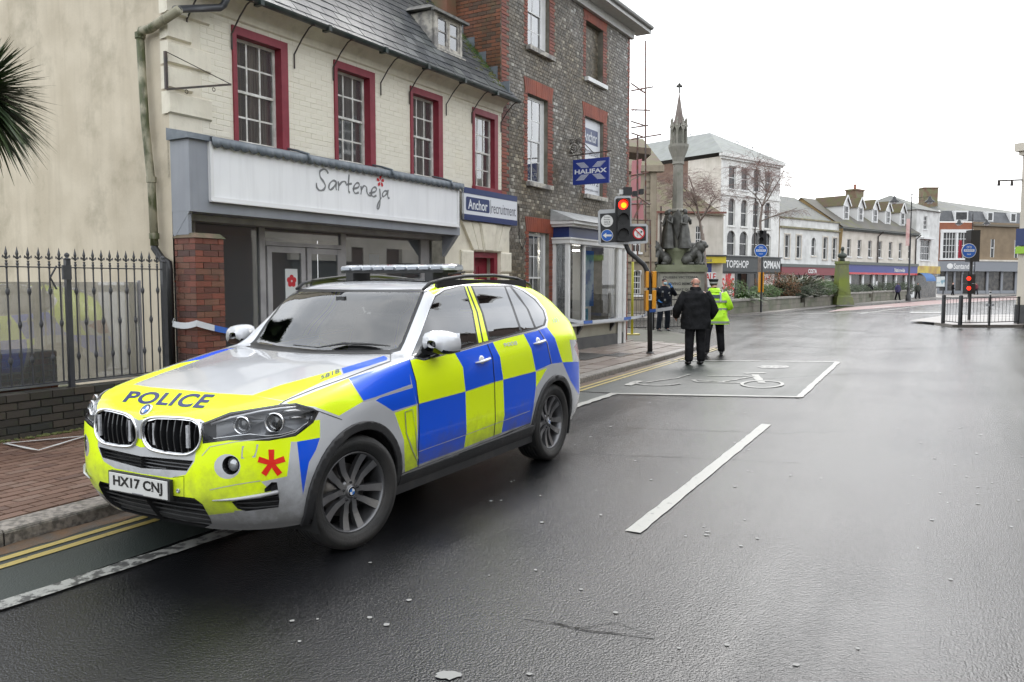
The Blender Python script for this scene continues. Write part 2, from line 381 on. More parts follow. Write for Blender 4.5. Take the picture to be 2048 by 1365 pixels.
def wab(l,z):return[W(a,b,z)for a,b in l]
# cycle lane + advance box, greenish surfacing
sheet('cycle_lane',wab([(-8,KB+.12),(-8,-4.36),(11.45,-4.36),(11.45,KB+.12)],.004),M_LANE)
sheet('cycle_box',[G(1230,786,.004),G(1597,795,.004),G(1676,725,.004),G(1336,723,.004),W(17.2,KB+.1,.004),W(11.45,KB+.1,.004)],M_LANE)
def strip(name,pts,w,m,z=.008,jag=.012,kind='structure'):
 """painted line through ground points with slightly ragged edges"""
 P_=[];n=0
 for i in range(len(pts)-1):
  a,b=Vector(pts[i][:2]),Vector(pts[i+1][:2]);k=max(1,int((b-a).length/.12))
  for j in range(k+(i==len(pts)-2)):P_.append(a.lerp(b,j/k))
 L_,R_=[],[]
 for i,p in enumerate(P_):
  t=(P_[min(i+1,len(P_)-1)]-P_[max(0,i-1)]);t=t.normalized()if t.length else Vector((1,0));q=Vector((-t.y,t.x))
  L_.append(p+q*(w/2+random.uniform(-jag,jag)));R_.append(p-q*(w/2+random.uniform(-jag,jag)))
 mb=MB();k=len(P_);mb.add([(p.x,p.y,z)for p in L_]+[(p.x,p.y,z)for p in R_],[(i,k+i,k+i+1,i+1)for i in range(k-1)])
 o=mb.build(name,m);o['kind']=kind;return o
strip('gutter_strip',[W(-8,KB+.09),W(19,KB+.09),W(22,KB+.06)],.17,M_GUT,.006,.02)
strip('yellow_line',[W(-8,KB+.30),W(17.3,KB+.30-.1),W(21,KB+.2)],.065,M_YL,.009,.004)
strip('yellow_line',[W(-8,KB+.43),W(17.3,KB+.43-.1),W(21,KB+.33)],.065,M_YL,.009,.004)
strip('lane_line',[W(-8,-4.31),G(0,1215),G(470,1062),W(6,-4.3)],.13,M_WW,.012)
strip('lane_line',[W(6,-4.3),G(1148,815),G(1230,788)],.12,M_WL,.012)
strip('stop_line',[G(1222,789),G(1598,796)],.10,M_WL,.016)
strip('stop_line',[G(1335,722.5),G(1676,725)],.11,M_WL,.016)
strip('box_edge_line',[G(1598,796),G(1676,725)],.10,M_WL,.012)
strip('centre_line',[G(1266,1066),G(1533,850)],.11,M_WL,.008,.006)
strip('centre_line',[W(-6.8,-1.8),W(-2.6,-1.8)],.145,M_WL,.008,.006)
# bicycle symbol in the box (lying along the road)
def gz(x,y):return G(1100+x/3.15,680+y/3.15)
for i,(pts,w)in enumerate([([(1335,275),(1290,222)],.13),([(1225,215),(1355,211)],.13),([(1285,232),(990,231)],.07),([(1285,234),(1080,270)],.07),([(1240,276),(930,270),(900,255)],.07),([(925,258),(985,262),(1080,268)],.07),([(610,272),(800,245),(880,222)],.06),([(490,292),(560,264)],.14)]):
 strip('bicycle_symbol',[gz(*p)for p in pts],w,M_WL if w>.09 else M_WW,.012+.0006*i)
def ringpts(cx,cy,rx,ry,n=40,a0=0,a1=360):return[gz(cx+rx*math.cos(R(a0+(a1-a0)*i/n)),cy+ry*math.sin(R(a0+(a1-a0)*i/n)))for i in range(n+1)]
strip('bicycle_symbol',ringpts(1337,284,128,22),.06,M_WL,.0175,.004)
strip('bicycle_symbol',ringpts(680,272,150,20,a0=20,a1=200),.06,M_WW,.0175,.004)
# worn white patch round a small cover in the box
mb=MB();mb.poly([gz(1410+108*math.cos(R(a))*random.uniform(.8,1.05),173+11*math.sin(R(a))*random.uniform(.75,1.1))+Vector((0,0,.011))for a in range(0,360,9)]);o=mb.build('road_paint_patch',M_WW);o['kind']='structure'
# side-road markings near the crossing
strip('centre_line',[G(1720,628),G(1850,611),G(2048,596)],.14,M_WL,.008)
strip('bus_lane_line',[G(1545,630),G(1700,626.5),G(1880,622)],.2,M_WL,.012)
strip('bus_lane_line',[G(1740,632),G(1868,634)],.16,M_WW,.012)
strip('bus_lane_arrow',[G(1748,616),G(1785,613.5)],.35,M_WL,.012)
sheet('bus_lane',[G(1655,624,.004),G(1690,616,.004),G(1860,601.5,.004),G(2100,590,.004),G(2100,596,.004),G(1900,607,.004)],M_RED)
for k in range(7):
 x=1822+k*9;strip('bus_lane_lettering',[G(x,627),G(x+5,624.5)],.22,M_WW,.016)
 # chewing gum / paint spots on the carriageway
mb=MB()
for i in range(130):
 a,b=random.uniform(2.0,11),random.uniform(-3.6,1.5)
 c=W(a,b);r=random.uniform(.006,.018);mb.poly([(c.x+r*math.cos(R(q))*random.uniform(.7,1.2),c.y+r*math.sin(R(q))*random.uniform(.7,1.2),.005)for q in range(0,360,45)])
mb_=None
c=G(897,1352);mb.poly([(c.x+.055*math.cos(R(q))*random.uniform(.7,1.2),c.y+.04*math.sin(R(q))*random.uniform(.7,1.3),.006)for q in range(0,360,20)])
o=mb.build('gum_spots',mat('gum',(.22,.22,.21),.6));o['kind']='stuff'
# ------------------------------------------------------------------ footway beside the buildings
PZ0,PZ1=.10,.16
def pz(b):return PZ0+(PZ1-PZ0)*max(0,min(1,(KB-b)/3.0))
M_PAVE=mat('brick_paver',(.62,.6,.58),.45,island=[(0,(.20,.115,.085)),(.3,(.245,.145,.11)),(.6,(.17,.10,.08)),(.85,(.26,.17,.135))],c2=(.55,.56,.5),nscale=1.5,lo=.3,hi=.7,c3=(.05,.045,.035),n3=3.2,c3amt=.55,bump=.35,bscale=120)
M_FLAG=mat('paving_flag',(.8,.8,.8),.40,island=[(0,(.24,.19,.16)),(.4,(.30,.26,.23)),(.75,(.20,.15,.125))],c2=(.8,.74,.7),nscale=1.3,r2=.25,c3=(.16,.14,.12),n3=6,c3amt=.5,bump=.15,bscale=100)
M_JOINT=mat('sand_joint',(.085,.075,.062),.8,c2=(.06,.07,.04),nscale=5)
M_KERB=mat('granite_kerb',(.24,.215,.19),.5,c2=(.11,.10,.09),nscale=26,lo=.42,hi=.6,r2=.4,c3=(.09,.085,.06),n3=2.5,c3amt=.6,bump=.5,bscale=70,bdist=.008)
# corner curve into the side street
CORN=[(17.2,KB),(19.5,-5.32),(21.4,-5.45),(23.0,-5.85),(24.4,-6.6),(25.5,-7.7),(26.3,-9.2),(27.2,-12),(31,-24),(35,-38)]
inner=[(-10,KB)]+CORN
bed=[W(a,b-.002,pz(b)-.012)for a,b in inner]+[W(20,-38,PZ1-.012),W(-10,-38,PZ1-.012)]
mb=MB()
EDG=[W(a,b,0)for a,b in inner]
# bed as strips so that the cross-fall is kept
nn=len(inner)
back=[(a,min(b-3.0,-8.28))for a,b in inner]
mb.add([W(a,b-.01,pz(b)-.012)for a,b in inner]+[W(a-(4 if i>4 else 0),b2,PZ1-.012)for i,(a,b2)in enumerate(back)],[(i,i+1,nn+i+1,nn+i)for i in range(nn-1)])
mb.poly([W(-10,-8.28,PZ1-.012),W(21.4,-8.45,PZ1-.012),W(31,-41,PZ1-.012),W(-10,-41,PZ1-.012)])
pv=mb.build('pavement',M_JOINT);pv['kind']='structure'
# kerb stones
def kerb_run(pts,parent,m,width=.24,length=.9,top=PZ0,name='kerb_stone',h=.2,side=1,gap=.012):
 acc=[];
 for i in range(len(pts)-1):
  a,b=Vector(pts[i][:2]),Vector(pts[i+1][:2]);L_=(b-a).length;k=max(1,round(L_/length));t=(b-a).normalized();q=Vector((-t.y,t.x))*side
  for j in range(k):
   p=a+t*(L_*j/k);ll=L_/k-gap;c=.022
   mb=MB();dz=random.uniform(-.004,.004)
   prof=[(0,-h+.05),(.008,top-c+dz),(c,top+dz),(width,top+.004+dz),(width,-h+.05)]
   vs=[]
   for e in(0,ll):
    for x,z in prof:r=p+t*e+q*x;vs.append((r.x,r.y,z))
   mb.add(vs,[(0,1,2,3,4),(9,8,7,6,5)]+[(m_,m_+5,(m_+1)%5+5,(m_+1)%5)for m_ in range(5)])
   o=mb.build(name,m,parent)
   bm=bmesh.new();bm.from_mesh(o.data);bmesh.ops.recalc_face_normals(bm,faces=bm.faces);bm.to_mesh(o.data);bm.free()
kerb_run([W(-6,KB),W(17.2,KB)]+[W(a,b)for a,b in CORN[1:]],pv,M_KERB,side=1)
# block pavers near the camera, laid in offset rows; each a piece
def paver_area(name,a0,a1,b0,b1,la,lb,m,parent,budget,joint=.006,skew=0.0,near=(3.5,-6.5),bond=.5,thick=.02):
 out=[];r=0;b=b0
 while b>b1:
  a=a0-(la*bond if r%2 else 0)-r*skew
  while a<a1:
   if a+la>a0-.01:out.append((a,b))
   a+=la
  b-=lb;r+=1
 out.sort(key=lambda q:math.hypot(q[0]-near[0],q[1]-near[1]))
 me=None;rest=MB()
 cx,sx=math.cos(SA),math.sin(SA)
 def vs(dz=0):
  c=.003;A,B=la-joint,lb-joint;pts=[(0,0,-thick),(A,0,-thick),(A,-B,-thick),(0,-B,-thick),(c,-c,0),(A-c,-c,0),(A-c,-B+c,0),(c,-B+c,0)]
  return[Vector((p*sx+q*cx,p*cx-q*sx,z+dz))for p,q,z in pts]
 F=[(7,6,5,4),(4,5,1,0),(5,6,2,1),(6,7,3,2),(7,4,0,3)]
 me=bpy.data.meshes.new(name);me.from_pydata(vs(),[],F);me.materials.append(m)
 for i,(a,b)in enumerate(out):
  z=pz(b-lb/2)+random.uniform(-.0025,.0015);w=W(a,b,z)
  if i<budget:o=bpy.data.objects.new(name,me);link(o,parent);o.location=w;o.rotation_euler=(random.uniform(-.01,.01),random.uniform(-.01,.01),0)
  else:rest.add([v+w for v in vs()],F)
 if rest.v:o=rest.build(name+'_courses',m,parent);o['kind']='stuff'
paver_area('paver',2.4,9.6,KB-.26,-8.02,.21,.105,M_PAVE,pv,300)
paver_area('paving_flag',9.62,20.6,KB-.26,-8.75,.60,.45,M_FLAG,pv,150,near=(13,-6.5),joint=.012)
mb=MB();o=None
# dark service covers set in the flags
for(px,py,wa,wb)in[(1165,712,1.5,.75),(1238,708,.9,.35)]:
 g=G(px,py,.14);rel=(g.x*math.sin(SA)+g.y*math.cos(SA),g.x*math.cos(SA)-g.y*math.sin(SA));b_=rel[1]
 mb=MB()
 a0,b0=rel[0]-wa/2,b_+wb/2
 fr=[(a0,b0),(a0+wa,b0),(a0+wa,b0-wb),(a0,b0-wb)]
 mb.prism([W(a,b,pz(b)+.001)for a,b in fr],(0,0,.006))
 for k in range(int(wa/.12)):mb.prism([W(a0+.04+k*.12,b0-.05,pz(b0)+.006),W(a0+.1+k*.12,b0-.05,pz(b0)+.006),W(a0+.1+k*.12,b0-wb+.05,pz(b0-wb)+.006),W(a0+.04+k*.12,b0-wb+.05,pz(b0-wb)+.006)],(0,0,.004))
 mb.build('service_cover',mat('iron_cover',(.06,.058,.055),.35,.3,bump=.3),pv)
 # white sprayed triangle on the pavers by the wall
tri=[(24,888),(158,872),(78,904)]
tz=[G(7+1.0*x,y,.16)for x,y in[(2,888),(165,873),(70,902)]]
strip('sprayed_outline',[tz[0],tz[1],tz[2],tz[0]],.035,mat('white_spray',(.42,.42,.41),.7),.166,.004)
# ------------------------------------------------------------------ square beyond the junction
M_SQ=mat('square_paving',(.14,.125,.115),.4,c2=(.20,.18,.16),nscale=.6,r2=.3,bump=.1)
isl=[(1180,643),(1255,642),(1330,639),(1460,633.5),(1535,629),(1560,627),(1590,622),(1680,612),(1780,605.5),(1860,599.5),(1950,594.5),(2100,588)]
ip=[G(x,y,0)for x,y in isl]
sq=sheet('square',[(p.x,p.y,.10)for p in ip]+[(170,250,.1),(-90,250,.1),(-60,42,.1)],M_SQ)
kerb_run([(p.x,p.y)for p in ip],sq,M_KERB,side=1,length=2.0)
# small pedestrian island at the right
ri=[G(1868,650),G(1905,655),G(2048,655.5),G(2300,668)]
sheet('footway_right',[(p.x,p.y,.10)for p in ri]+[(60,30,.1),(60,52,.1),(22,40.5,.1),(19.6,37.5,.1),(17.4,34.8,.1)],M_SQ)
kerb_run([(p.x,p.y)for p in ri],bpy.data.objects['footway_right'],M_KERB,side=1,length=1.2)
M_TAR=mat('tar_seal',(.006,.006,.006),.16)
def crack(pts,w,sc=.05):
 P_=[]
 for a,b in zip(pts[:-1],pts[1:]):
  a,b=G(*a),G(*b);n=max(2,int((b-a).length/.06))
  for i in range(n):p=a.lerp(b,i/n);P_.append(p+Vector((noise.noise(p*4)*sc,noise.noise(p*4+Vector((9,0,0)))*sc,0)))
 strip('road_crack',P_,w,M_TAR,.0045,w*.35)
crack([(1040,1238),(1120,1246),(1170,1256),(1250,1272),(1330,1280)],.008);crack([(1148,1252),(1230,1244),(1330,1276)],.005)
crack([(1100,905),(1260,912),(1420,918),(1610,926)],.010);crack([(1240,856),(1400,862),(1560,866),(1700,862)],.010)
crack([(1480,762),(1700,748),(2048,742)],.018);crack([(1500,690),(1750,700),(2048,690)],.03)
# ================================================================== LEFT ROW OF BUILDINGS
TH=R(31)
A=Facade((-4.1985,9.9045),TH)
GZ=PZ1-.02
M_CREAM=mat('cream_masonry_paint',(.74,.695,.575),.62,c2=(.67,.62,.51),nscale=3,c3=(.36,.33,.25),n3=7,c3amt=.3,streak=((.30,.27,.2),.22),bump=.15,bscale=45)
M_CBRICK=mat('cream_painted_brick',(.9,.9,.9),.6,island=[(0,(.76,.72,.61)),(.5,(.78,.74,.63)),(1,(.74,.695,.585))],c2=(.92,.91,.88),nscale=2,c3=(.46,.43,.35),n3=6,c3amt=.2,bump=.3,bscale=70)
M_RENDER=mat('stained_cream_render',(.60,.53,.415),.8,c2=(.50,.435,.33),nscale=1.6,streak=((.26,.22,.155),.26),c3=(.22,.19,.125),n3=1.1,c3amt=.6,bump=.2,bscale=25)
M_REDP=mat('crimson_paint',(.19,.014,.028),.45,c2=(.23,.025,.04),nscale=5,c3=(.12,.02,.02),n3=15,c3amt=.4)
M_SASH=mat('off_white_sash_paint',(.74,.73,.69),.45,c2=(.50,.49,.45),nscale=8,c3=(.25,.23,.2),n3=25,c3amt=.3)
M_SASHW=mat('white_sash_paint',(.75,.75,.74),.4,c2=(.66,.66,.65),nscale=6)
M_ROOM=mat('dark_room',(.018,.018,.018),.9)
M_CURT=mat('net_curtain',(.42,.41,.39),.9,c2=(.16,.16,.155),nscale=7,stretch=(3,1,.12),lo=.42,hi=.58)
M_CURT2=mat('patterned_curtain',(.20,.15,.11),.9,c2=(.45,.40,.32),nscale=9,stretch=(3,1,.08),lo=.45,hi=.55)
M_WG=glass('window_glass',(.22,.23,.23),ior=1.6,boost=3.2,rough=.03,dmix=.22)
M_SLATE=mat('roof_slate',(.9,.9,.9),.34,island=[(0,(.075,.08,.09)),(.35,(.105,.11,.118)),(.65,(.06,.065,.072)),(.88,(.145,.15,.155))],c2=(.75,.78,.7),nscale=2.5,r2=.5,c3=(.15,.15,.13),n3=9,c3amt=.45,bump=.25,bscale=60)
M_LEAD=mat('lead_sheet',(.10,.12,.14),.5,.2,c2=(.16,.18,.2),nscale=5,bump=.3,bscale=18)
M_BLK=mat('black_paint',(.012,.012,.013),.35)
M_IRON=mat('weathered_black_iron',(.022,.021,.02),.5,c2=(.06,.04,.03),nscale=14)
M_GUTTER=mat('green_black_gutter',(.02,.032,.03),.35,c2=(.05,.055,.05),nscale=6)
M_GREYF=mat('grey_fascia_paint',(.27,.285,.315),.45,c2=(.235,.25,.28),nscale=2.2,streak=((.17,.175,.19),.35))
M_GREYD=mat('grey_door_frame',(.38,.37,.375),.45,c2=(.25,.245,.25),nscale=3)
M_WBOARD=mat('white_sign_board',(.80,.805,.815),.38,c2=(.75,.755,.77),nscale=1.6,streak=((.48,.48,.49),.35))
M_GREYT=mat('grey_lettering',(.19,.195,.20),.5)
M_REDF=mat('red_print',(.50,.02,.03),.5)
M_RBRICK=mat('red_brick',(.95,.95,.95),.62,island=[(0,(.17,.05,.032)),(.25,(.22,.066,.042)),(.5,(.13,.045,.033)),(.72,(.19,.085,.055)),(.9,(.09,.042,.035))],c2=(.8,.8,.75),nscale=4,c3=(.075,.055,.04),n3=3,c3amt=.6,bump=.4,bscale=50)
M_MORT=mat('lime_mortar',(.20,.18,.15),.85,c2=(.11,.105,.08),nscale=5)
M_DBRICK=mat('mossy_dark_brick',(.9,.9,.9),.5,island=[(0,(.035,.03,.026)),(.3,(.05,.042,.036)),(.6,(.03,.03,.028)),(.85,(.06,.048,.04))],c2=(.8,.85,.7),nscale=3,c3=(.035,.05,.02),n3=4,c3amt=.6,bump=.35,bscale=50)
bldA=thing('corner_shop_building','cream painted brick shop building with crimson sash surrounds and grey Sarteneja shopfront','building',A.o,A.rz)
Z_EAVE=5.40;SEND=7.73
ROOFT=math.tan(R(50))
WINS=[(.97,1.93),(2.87,3.80),(4.73,5.66),(6.66,7.56)]
holes=[(a,b,3.60,5.10)for a,b in WINS]
mb=MB();holed_wall(mb,0,SEND,3.45,Z_EAVE,holes,depth=.28)
mb.box((0.0,.02,3.0),(SEND,.05,3.45))
mb.build('wall',M_CREAM,bldA)
# gable (side) wall, rendered
mb=MB();gd=7.0
apex=gd/2;zap=Z_EAVE+ROOFT*(apex+.1)
mb.poly([(0,0,0),(0,0,Z_EAVE+.1),(0,apex,zap),(0,gd,Z_EAVE+.1),(0,gd,0)])
mb.poly([(0,gd,0),(0,gd,Z_EAVE),(SEND,gd,Z_EAVE),(SEND,gd,0)])
mb.build('gable_wall',M_RENDER,bldA)
fb=bricks(.02,SEND,3.62,Z_EAVE-.22,.225,.075,.0045,holes)
# corner quoins occupy the left end
qs=[];z=Z_EAVE-.42;k=0
while z>3.5:qs.append((k%2==0,z));z-=.30;k+=1
def inq(q):return q[0]<.33
lay(bldA,'brick',[(max(q[0],.48),q[1],q[2],q[3])for q in fb if q[1]>.52],M_CBRICK,proud=.0035,rnd=.0022,budget=300)
for lng,z in qs:
 mb=MB();w_=.62 if lng else .34
 h=.27;c=.02
 mb.add([(-.025,-.0,z),(w_,0,z),(w_,0,z+h),(-.025,0,z+h),(-.025+.01,-.045,z+c),(w_-c,-.045,z+c),(w_-c,-.045,z+h-c),(-.015,-.045,z+h-c),(-.025,.1,z),(-.025,.1,z+h)],[(4,5,6,7),(0,1,5,4),(1,2,6,5),(2,3,7,6),(3,0,4,7),(8,0,3,9)]);mb.build('quoin_stone',M_CREAM,bldA)
 # stucco cove under the eaves
mb=MB();prof=[(0,Z_EAVE-.24),(-.03,Z_EAVE-.22),(-.05,Z_EAVE-.12),(-.14,Z_EAVE-.04),(-.24,Z_EAVE+.0),(-.24,Z_EAVE+.03),(0,Z_EAVE+.05)]
vs=[(x,y,z)for x in(-.05,SEND)for y,z in prof];n=len(prof)
mb.add(vs,[list(range(n)),list(range(n,2*n))[::-1]]+[(i,(i+1)%n,n+(i+1)%n,n+i)for i in range(n)]);mb.build('eaves_cornice',M_CREAM,bldA)
for i,(a,b)in enumerate(WINS):
# crimson surround: jambs, head
 mb=MB();sw=.085;z0,z1=3.60,5.10;last=i==3
 mb.box((a,-.028,z0),(a+sw*.75,.10,z1));mb.box((b-sw*1.5,-.028,z0),(b,.16,z1));mb.box((a+sw*.75,-.028,z1-.11),(b-sw*1.5,.10,z1))
 if last:mb.box((a-.02,-.09,z0-.09),(b+.04,.1,z0-.003))
 else:mb.box((a,-.03,z0-.05),(b,.1,z0-.003))
 sr=mb.build('window_surround',M_REDP,bldA)
 wn=sash(bldA,a+sw*.75,b-sw*1.5,z0,z1-.11,.10 if not last else .08,3,2,2,M_SASH,M_WG,fw=.042,bar=.024)
 mb=MB();k=26
 for side in((a+.06,a+(b-a)*.36),(a+(b-a)*.5,b-.14)):
  pts=[(side[0]+(side[1]-side[0])*j/k,.26+.018*math.sin(j*1.9+i))for j in range(k+1)]
  mb.add([(x,y,z0)for x,y in pts]+[(x,y,z1-.1 if side[0]>a+.2 else z1-.1)for x,y in pts],[(j,j+1,k+2+j,k+1+j)for j in range(k)])
 mb.build('curtain',M_CURT2 if i==0 else M_CURT,wn)
 mb=MB();mb.box((a,.29,z0-.02),(b,.9,z1));mb.build('room_behind',M_ROOM,wn)
 # roof: every slate, nearest 300 singly
roof=MB();roof.poly([(-.12,-.28,Z_EAVE-.02),(SEND,-.28,Z_EAVE-.02),(SEND,apex,Z_EAVE+ROOFT*(apex+.28)-.02),(-.12,apex,Z_EAVE+ROOFT*(apex+.28)-.02)])
roof.poly([(-.12,gd+.2,Z_EAVE-.02),(-.12,apex,Z_EAVE+ROOFT*(apex+.28)-.02),(SEND,apex,Z_EAVE+ROOFT*(apex+.28)-.02),(SEND,gd+.2,Z_EAVE-.02)])
roof.build('roof_deck',mat('roof_felt',(.03,.03,.03),.9),bldA)
sl_=[];ex=.20;nr=int((apex+.28)/math.cos(R(50))/ex)
for r in range(nr+1):
 x=-.14-(.14 if r%2 else 0)
 while x<SEND-.02:sl_.append((x,r));x+=.28
sl_.sort(key=lambda q:(q[0]+.5)**2+(q[1]*ex*1.3)**2)
SV=[(0,-.02,-.005),(.272,-.02,-.005),(.272,.36,-.006),(0,.36,-.006),(0,-.02,.007),(.272,-.02,.007),(.272,.36,.002),(0,.36,.002)]
SF=[(4,5,6,7),(0,1,5,4),(1,2,6,5),(3,0,4,7)]
me=bpy.data.meshes.new('slate');me.from_pydata(SV,[],SF);me.materials.append(M_SLATE);rest=MB()
for i,(x,r)in enumerate(sl_):
 d=r*ex;loc=Vector((x,-.32+d*math.cos(R(50)),Z_EAVE+.0+d*math.sin(R(50))));rot=Euler((R(50)-R(2.2)+random.uniform(-.012,.012),random.uniform(-.01,.01),random.uniform(-.015,.015)))
 if i<300:o=bpy.data.objects.new('slate',me);link(o,bldA);o.location=loc;o.rotation_euler=rot
 else:
  Mx=Matrix.Translation(loc)@rot.to_matrix().to_4x4();rest.add([Mx@Vector(v)for v in SV],SF)
o=rest.build('slate_courses',M_SLATE,bldA);o['kind']='stuff'
# a few slates patched in reddish colour low on the slope
# gutter
mb=MB();k=8;vs=[]
for x in(-.2,SEND+.1):
 for j in range(k+1):an=math.pi+math.pi*j/k;vs.append((x,-.36+.062*math.cos(an),Z_EAVE-.0+.062*math.sin(an)))
 for j in range(k+1):an=2*math.pi-math.pi*j/k;vs.append((x,-.36+.05*math.cos(an),Z_EAVE-.0+.05*math.sin(an)))
n=2*k+2;mb.add(vs,[list(range(n)),list(range(n,2*n))[::-1]]+[(i,(i+1)%n,n+(i+1)%n,n+i)for i in range(n)])
for x in(1.1,2.35,3.6,4.7,5.8,6.9):mb.box((x,-.43,Z_EAVE-.075),(x+.06,-.29,Z_EAVE+.01))
mb.build('gutter',M_GUTTER,bldA)
def gutter_bracket(x,bent=.0):
 mb=MB();mb.tube([(x,-.02,Z_EAVE-.62),(x,-.02,Z_EAVE-.42),(x+.02,-.16,Z_EAVE-.22),(x+.02,-.30,Z_EAVE-.09),(x+.02,-.36,Z_EAVE-.065),(x+.02,-.43,Z_EAVE-.075)],.011,5);mb.build('gutter_bracket',M_IRON,bldA)
for x in(.28,.96,2.06,2.85,3.95,4.70,5.78,6.62,7.68):gutter_bracket(x)
# rainwater pipe on the gable and its swan neck
pg=thing('drainpipe','mossy rainwater pipe down the stained cream gable wall, black near the ground','drainpipe',A.o,A.rz)
def gp(px,py,out=.09):
 d=ray(px,py);p=A.o-A.dx*out;t=(p-Vector((0,0,CAMZ))).dot(A.dx)/d.dot(A.dx);h=Vector((0,0,CAMZ))+d*t;r=h-A.o
 return Vector((-out,r.dot(A.dy),h.z))
M_MOSSP=mat('mossy_pipe_paint',(.30,.28,.20),.6,c2=(.075,.085,.035),nscale=5,stretch=(1,1,.5),lo=.45,hi=.55,c3=(.04,.04,.025),n3=12,c3amt=.7)
p1=gp(280,72);p2=gp(303,368);p3=gp(309,492);p4=gp(352,520,.07)
MB().tube([p1+Vector((0,0,.02)),gp(290,245),p2,p3],.05,10).build('pipe',M_MOSSP,pg,smooth=True)
mb=MB();mb.tube([gp(358,20),gp(300,58),gp(284,62),gp(281,76)],.055,10);mb.build('swan_neck',M_MOSSP,pg,smooth=True)
mb=MB();mb.tube([gp(356,20),Vector((-.02,-.2,gp(356,20).z+.05)),Vector((.62,-.22,Z_EAVE-.22)),Vector((.66,-.24,Z_EAVE-.18)),Vector((.67,-.34,Z_EAVE-.05))],.045,10);mb.build('offset_pipe',mat('grey_black_plastic',(.05,.053,.06),.35),pg,smooth=True)
mb=MB();mb.tube([p3+Vector((0,0,.06)),p3-Vector((0,0,.03)),Vector((-.07,.12,p3.z-.17)),Vector((-.07,-.0,p3.z-.22)),Vector((-.07,-.01,p3.z-.3)),Vector((-.07,-.01,.2))],.046,10);mb.build('lower_pipe',M_BLK,pg,smooth=True)
for p in(p1,p2+Vector((0,0,.05)),p3+Vector((0,0,.12))):
 MB().tube([p-Vector((0,0,.035)),p+Vector((0,0,.035))],.062,10).build('pipe_collar',M_MOSSP,pg)
 # hanging-sign bracket at the corner
sb=thing('sign_bracket','empty black iron triangular sign bracket on the corner of the cream wall','bracket',A.o,A.rz)
M_BRK=M_IRON
za,zb=4.62,4.16
def fA(px,py,n=0):s_,z_=A.sz(px,py,n);return Vector((s_,n,z_))
t0=fA(334,116,-.02);b0=fA(337,184,-.02);tip=at(447,158,9.0)
tip=Vector((t0.x+.02,-.62,(b0.z+.02)))
tp=A.o;
# the bracket swings out from the wall towards the street
b0=Vector((-.06,-.05,4.05));t0=Vector((-.06,-.05,4.50));tip=Vector((.60,-.42,4.20))
mb=MB();mb.obox(b0,t0,.035,.03);mb.build('wall_bar',M_BRK,sb)
mb=MB();mb.obox(b0,tip,.022,.022);mb.build('lower_bar',M_BRK,sb);mb=MB();mb.tube([t0,tip],.006,5);mb.build('stay',M_BRK,sb)
for f in(.3,.72):
 c=b0.lerp(tip,f)-Vector((0,0,.045));mb=MB();mb.tube([c+Vector((.022*math.cos(q),0,.022*math.sin(q)))for q in[i*math.pi/5 for i in range(11)]],.005,4);mb.build('eye_hook',M_BRK,sb)
 # ------------------------------------------------------------------ shopfront
NF=-.35
fs=MB();fs.box((0,NF,2.58),(5.72,-.0,3.46));fs.box((0.003,-.30,2.30),(.05,-.0,2.58))
fs.add([(0.0,NF+.02,2.577),(.05,NF+.02,2.577),(.05,-.02,2.25),(0.0,-.02,2.25),(0,-.02,2.577),(.05,-.02,2.577)],[(0,1,2,3),(0,3,4),(1,5,2),(0,4,5,1)])
fs.add([(5.62,NF+.02,2.577),(5.72,NF+.02,2.577),(5.72,-.02,2.2),(5.62,-.02,2.2),(5.62,-.02,2.577),(5.72,-.02,2.577)],[(0,1,2,3),(0,3,4),(1,5,2),(0,4,5,1)])
fb_=fs.build('shop_fascia',M_GREYF,bldA);
mb=MB();mb.box((.30,NF-.03,2.77),(5.60,NF-.002,3.44));mb.build('sign_board',M_WBOARD,fb_)
mb=MB()
for(a,b,c,d)in[(.27,5.63,2.735,2.775),(.27,.315,2.775,3.45),(5.59,5.63,2.775,3.45)]:mb.box((a,NF-.05,c),(b,NF-.031+.03,d))
mb.box((.27,NF-.07,2.715),(5.63,NF-.005,2.733));mb.build('board_moulding',mat('white_moulding',(.68,.68,.68),.4),fb_)
# lead flashing with rippled edge
ld=MB();k=150;vs=[]
for i in range(k+1):
 x=.28+5.42*i/k;w_=.045*(i%4 in(1,2,3))*(1 if i%4==2 else .75)+.006*noise.noise(Vector((x*3,0,0)))
 vs+=[(x,-.0,3.605),(x,NF*.6,3.56),(x,NF-.075,3.50),(x,NF-.085,3.42-w_),(x,NF-.072,3.42-w_),(x,NF-.06,3.485)]
ld.add(vs,[(i*6+j,i*6+j+1,(i+1)*6+j+1,(i+1)*6+j)for i in range(k)for j in range(5)])
for x in(1.9,3.72,5.35):ld.tube([(x,-.01,3.625),(x,NF*.6,3.58),(x,NF-.08,3.515),(x,NF-.095,3.43)],.018,6)
ld.build('lead_flashing',M_LEAD,bldA,smooth=True)
mb=MB();mb.add([(-.05,0,3.60),(-.05,NF-.04,3.52),(-.05,NF-.05,3.45),(-.05,-.0,3.45),(.30,0,3.60),(.30,NF-.04,3.52),(.30,NF-.05,3.45),(.30,0,3.45)],[(0,1,2,3),(7,6,5,4),(0,4,5,1),(1,5,6,2),(2,6,7,3)])
mb.build('end_capping',M_LEAD,bldA);mb=MB()
mb.add([(5.60,0,3.60),(5.60,NF-.04,3.52),(5.60,NF-.06,3.44),(5.60,-.0,3.44),(5.80,0,3.60),(5.80,NF-.04,3.52),(5.80,NF-.06,3.44),(5.80,0,3.44)],[(0,1,2,3),(7,6,5,4),(0,4,5,1),(1,5,6,2),(2,6,7,3)])
mb.build('end_capping',M_LEAD,bldA)
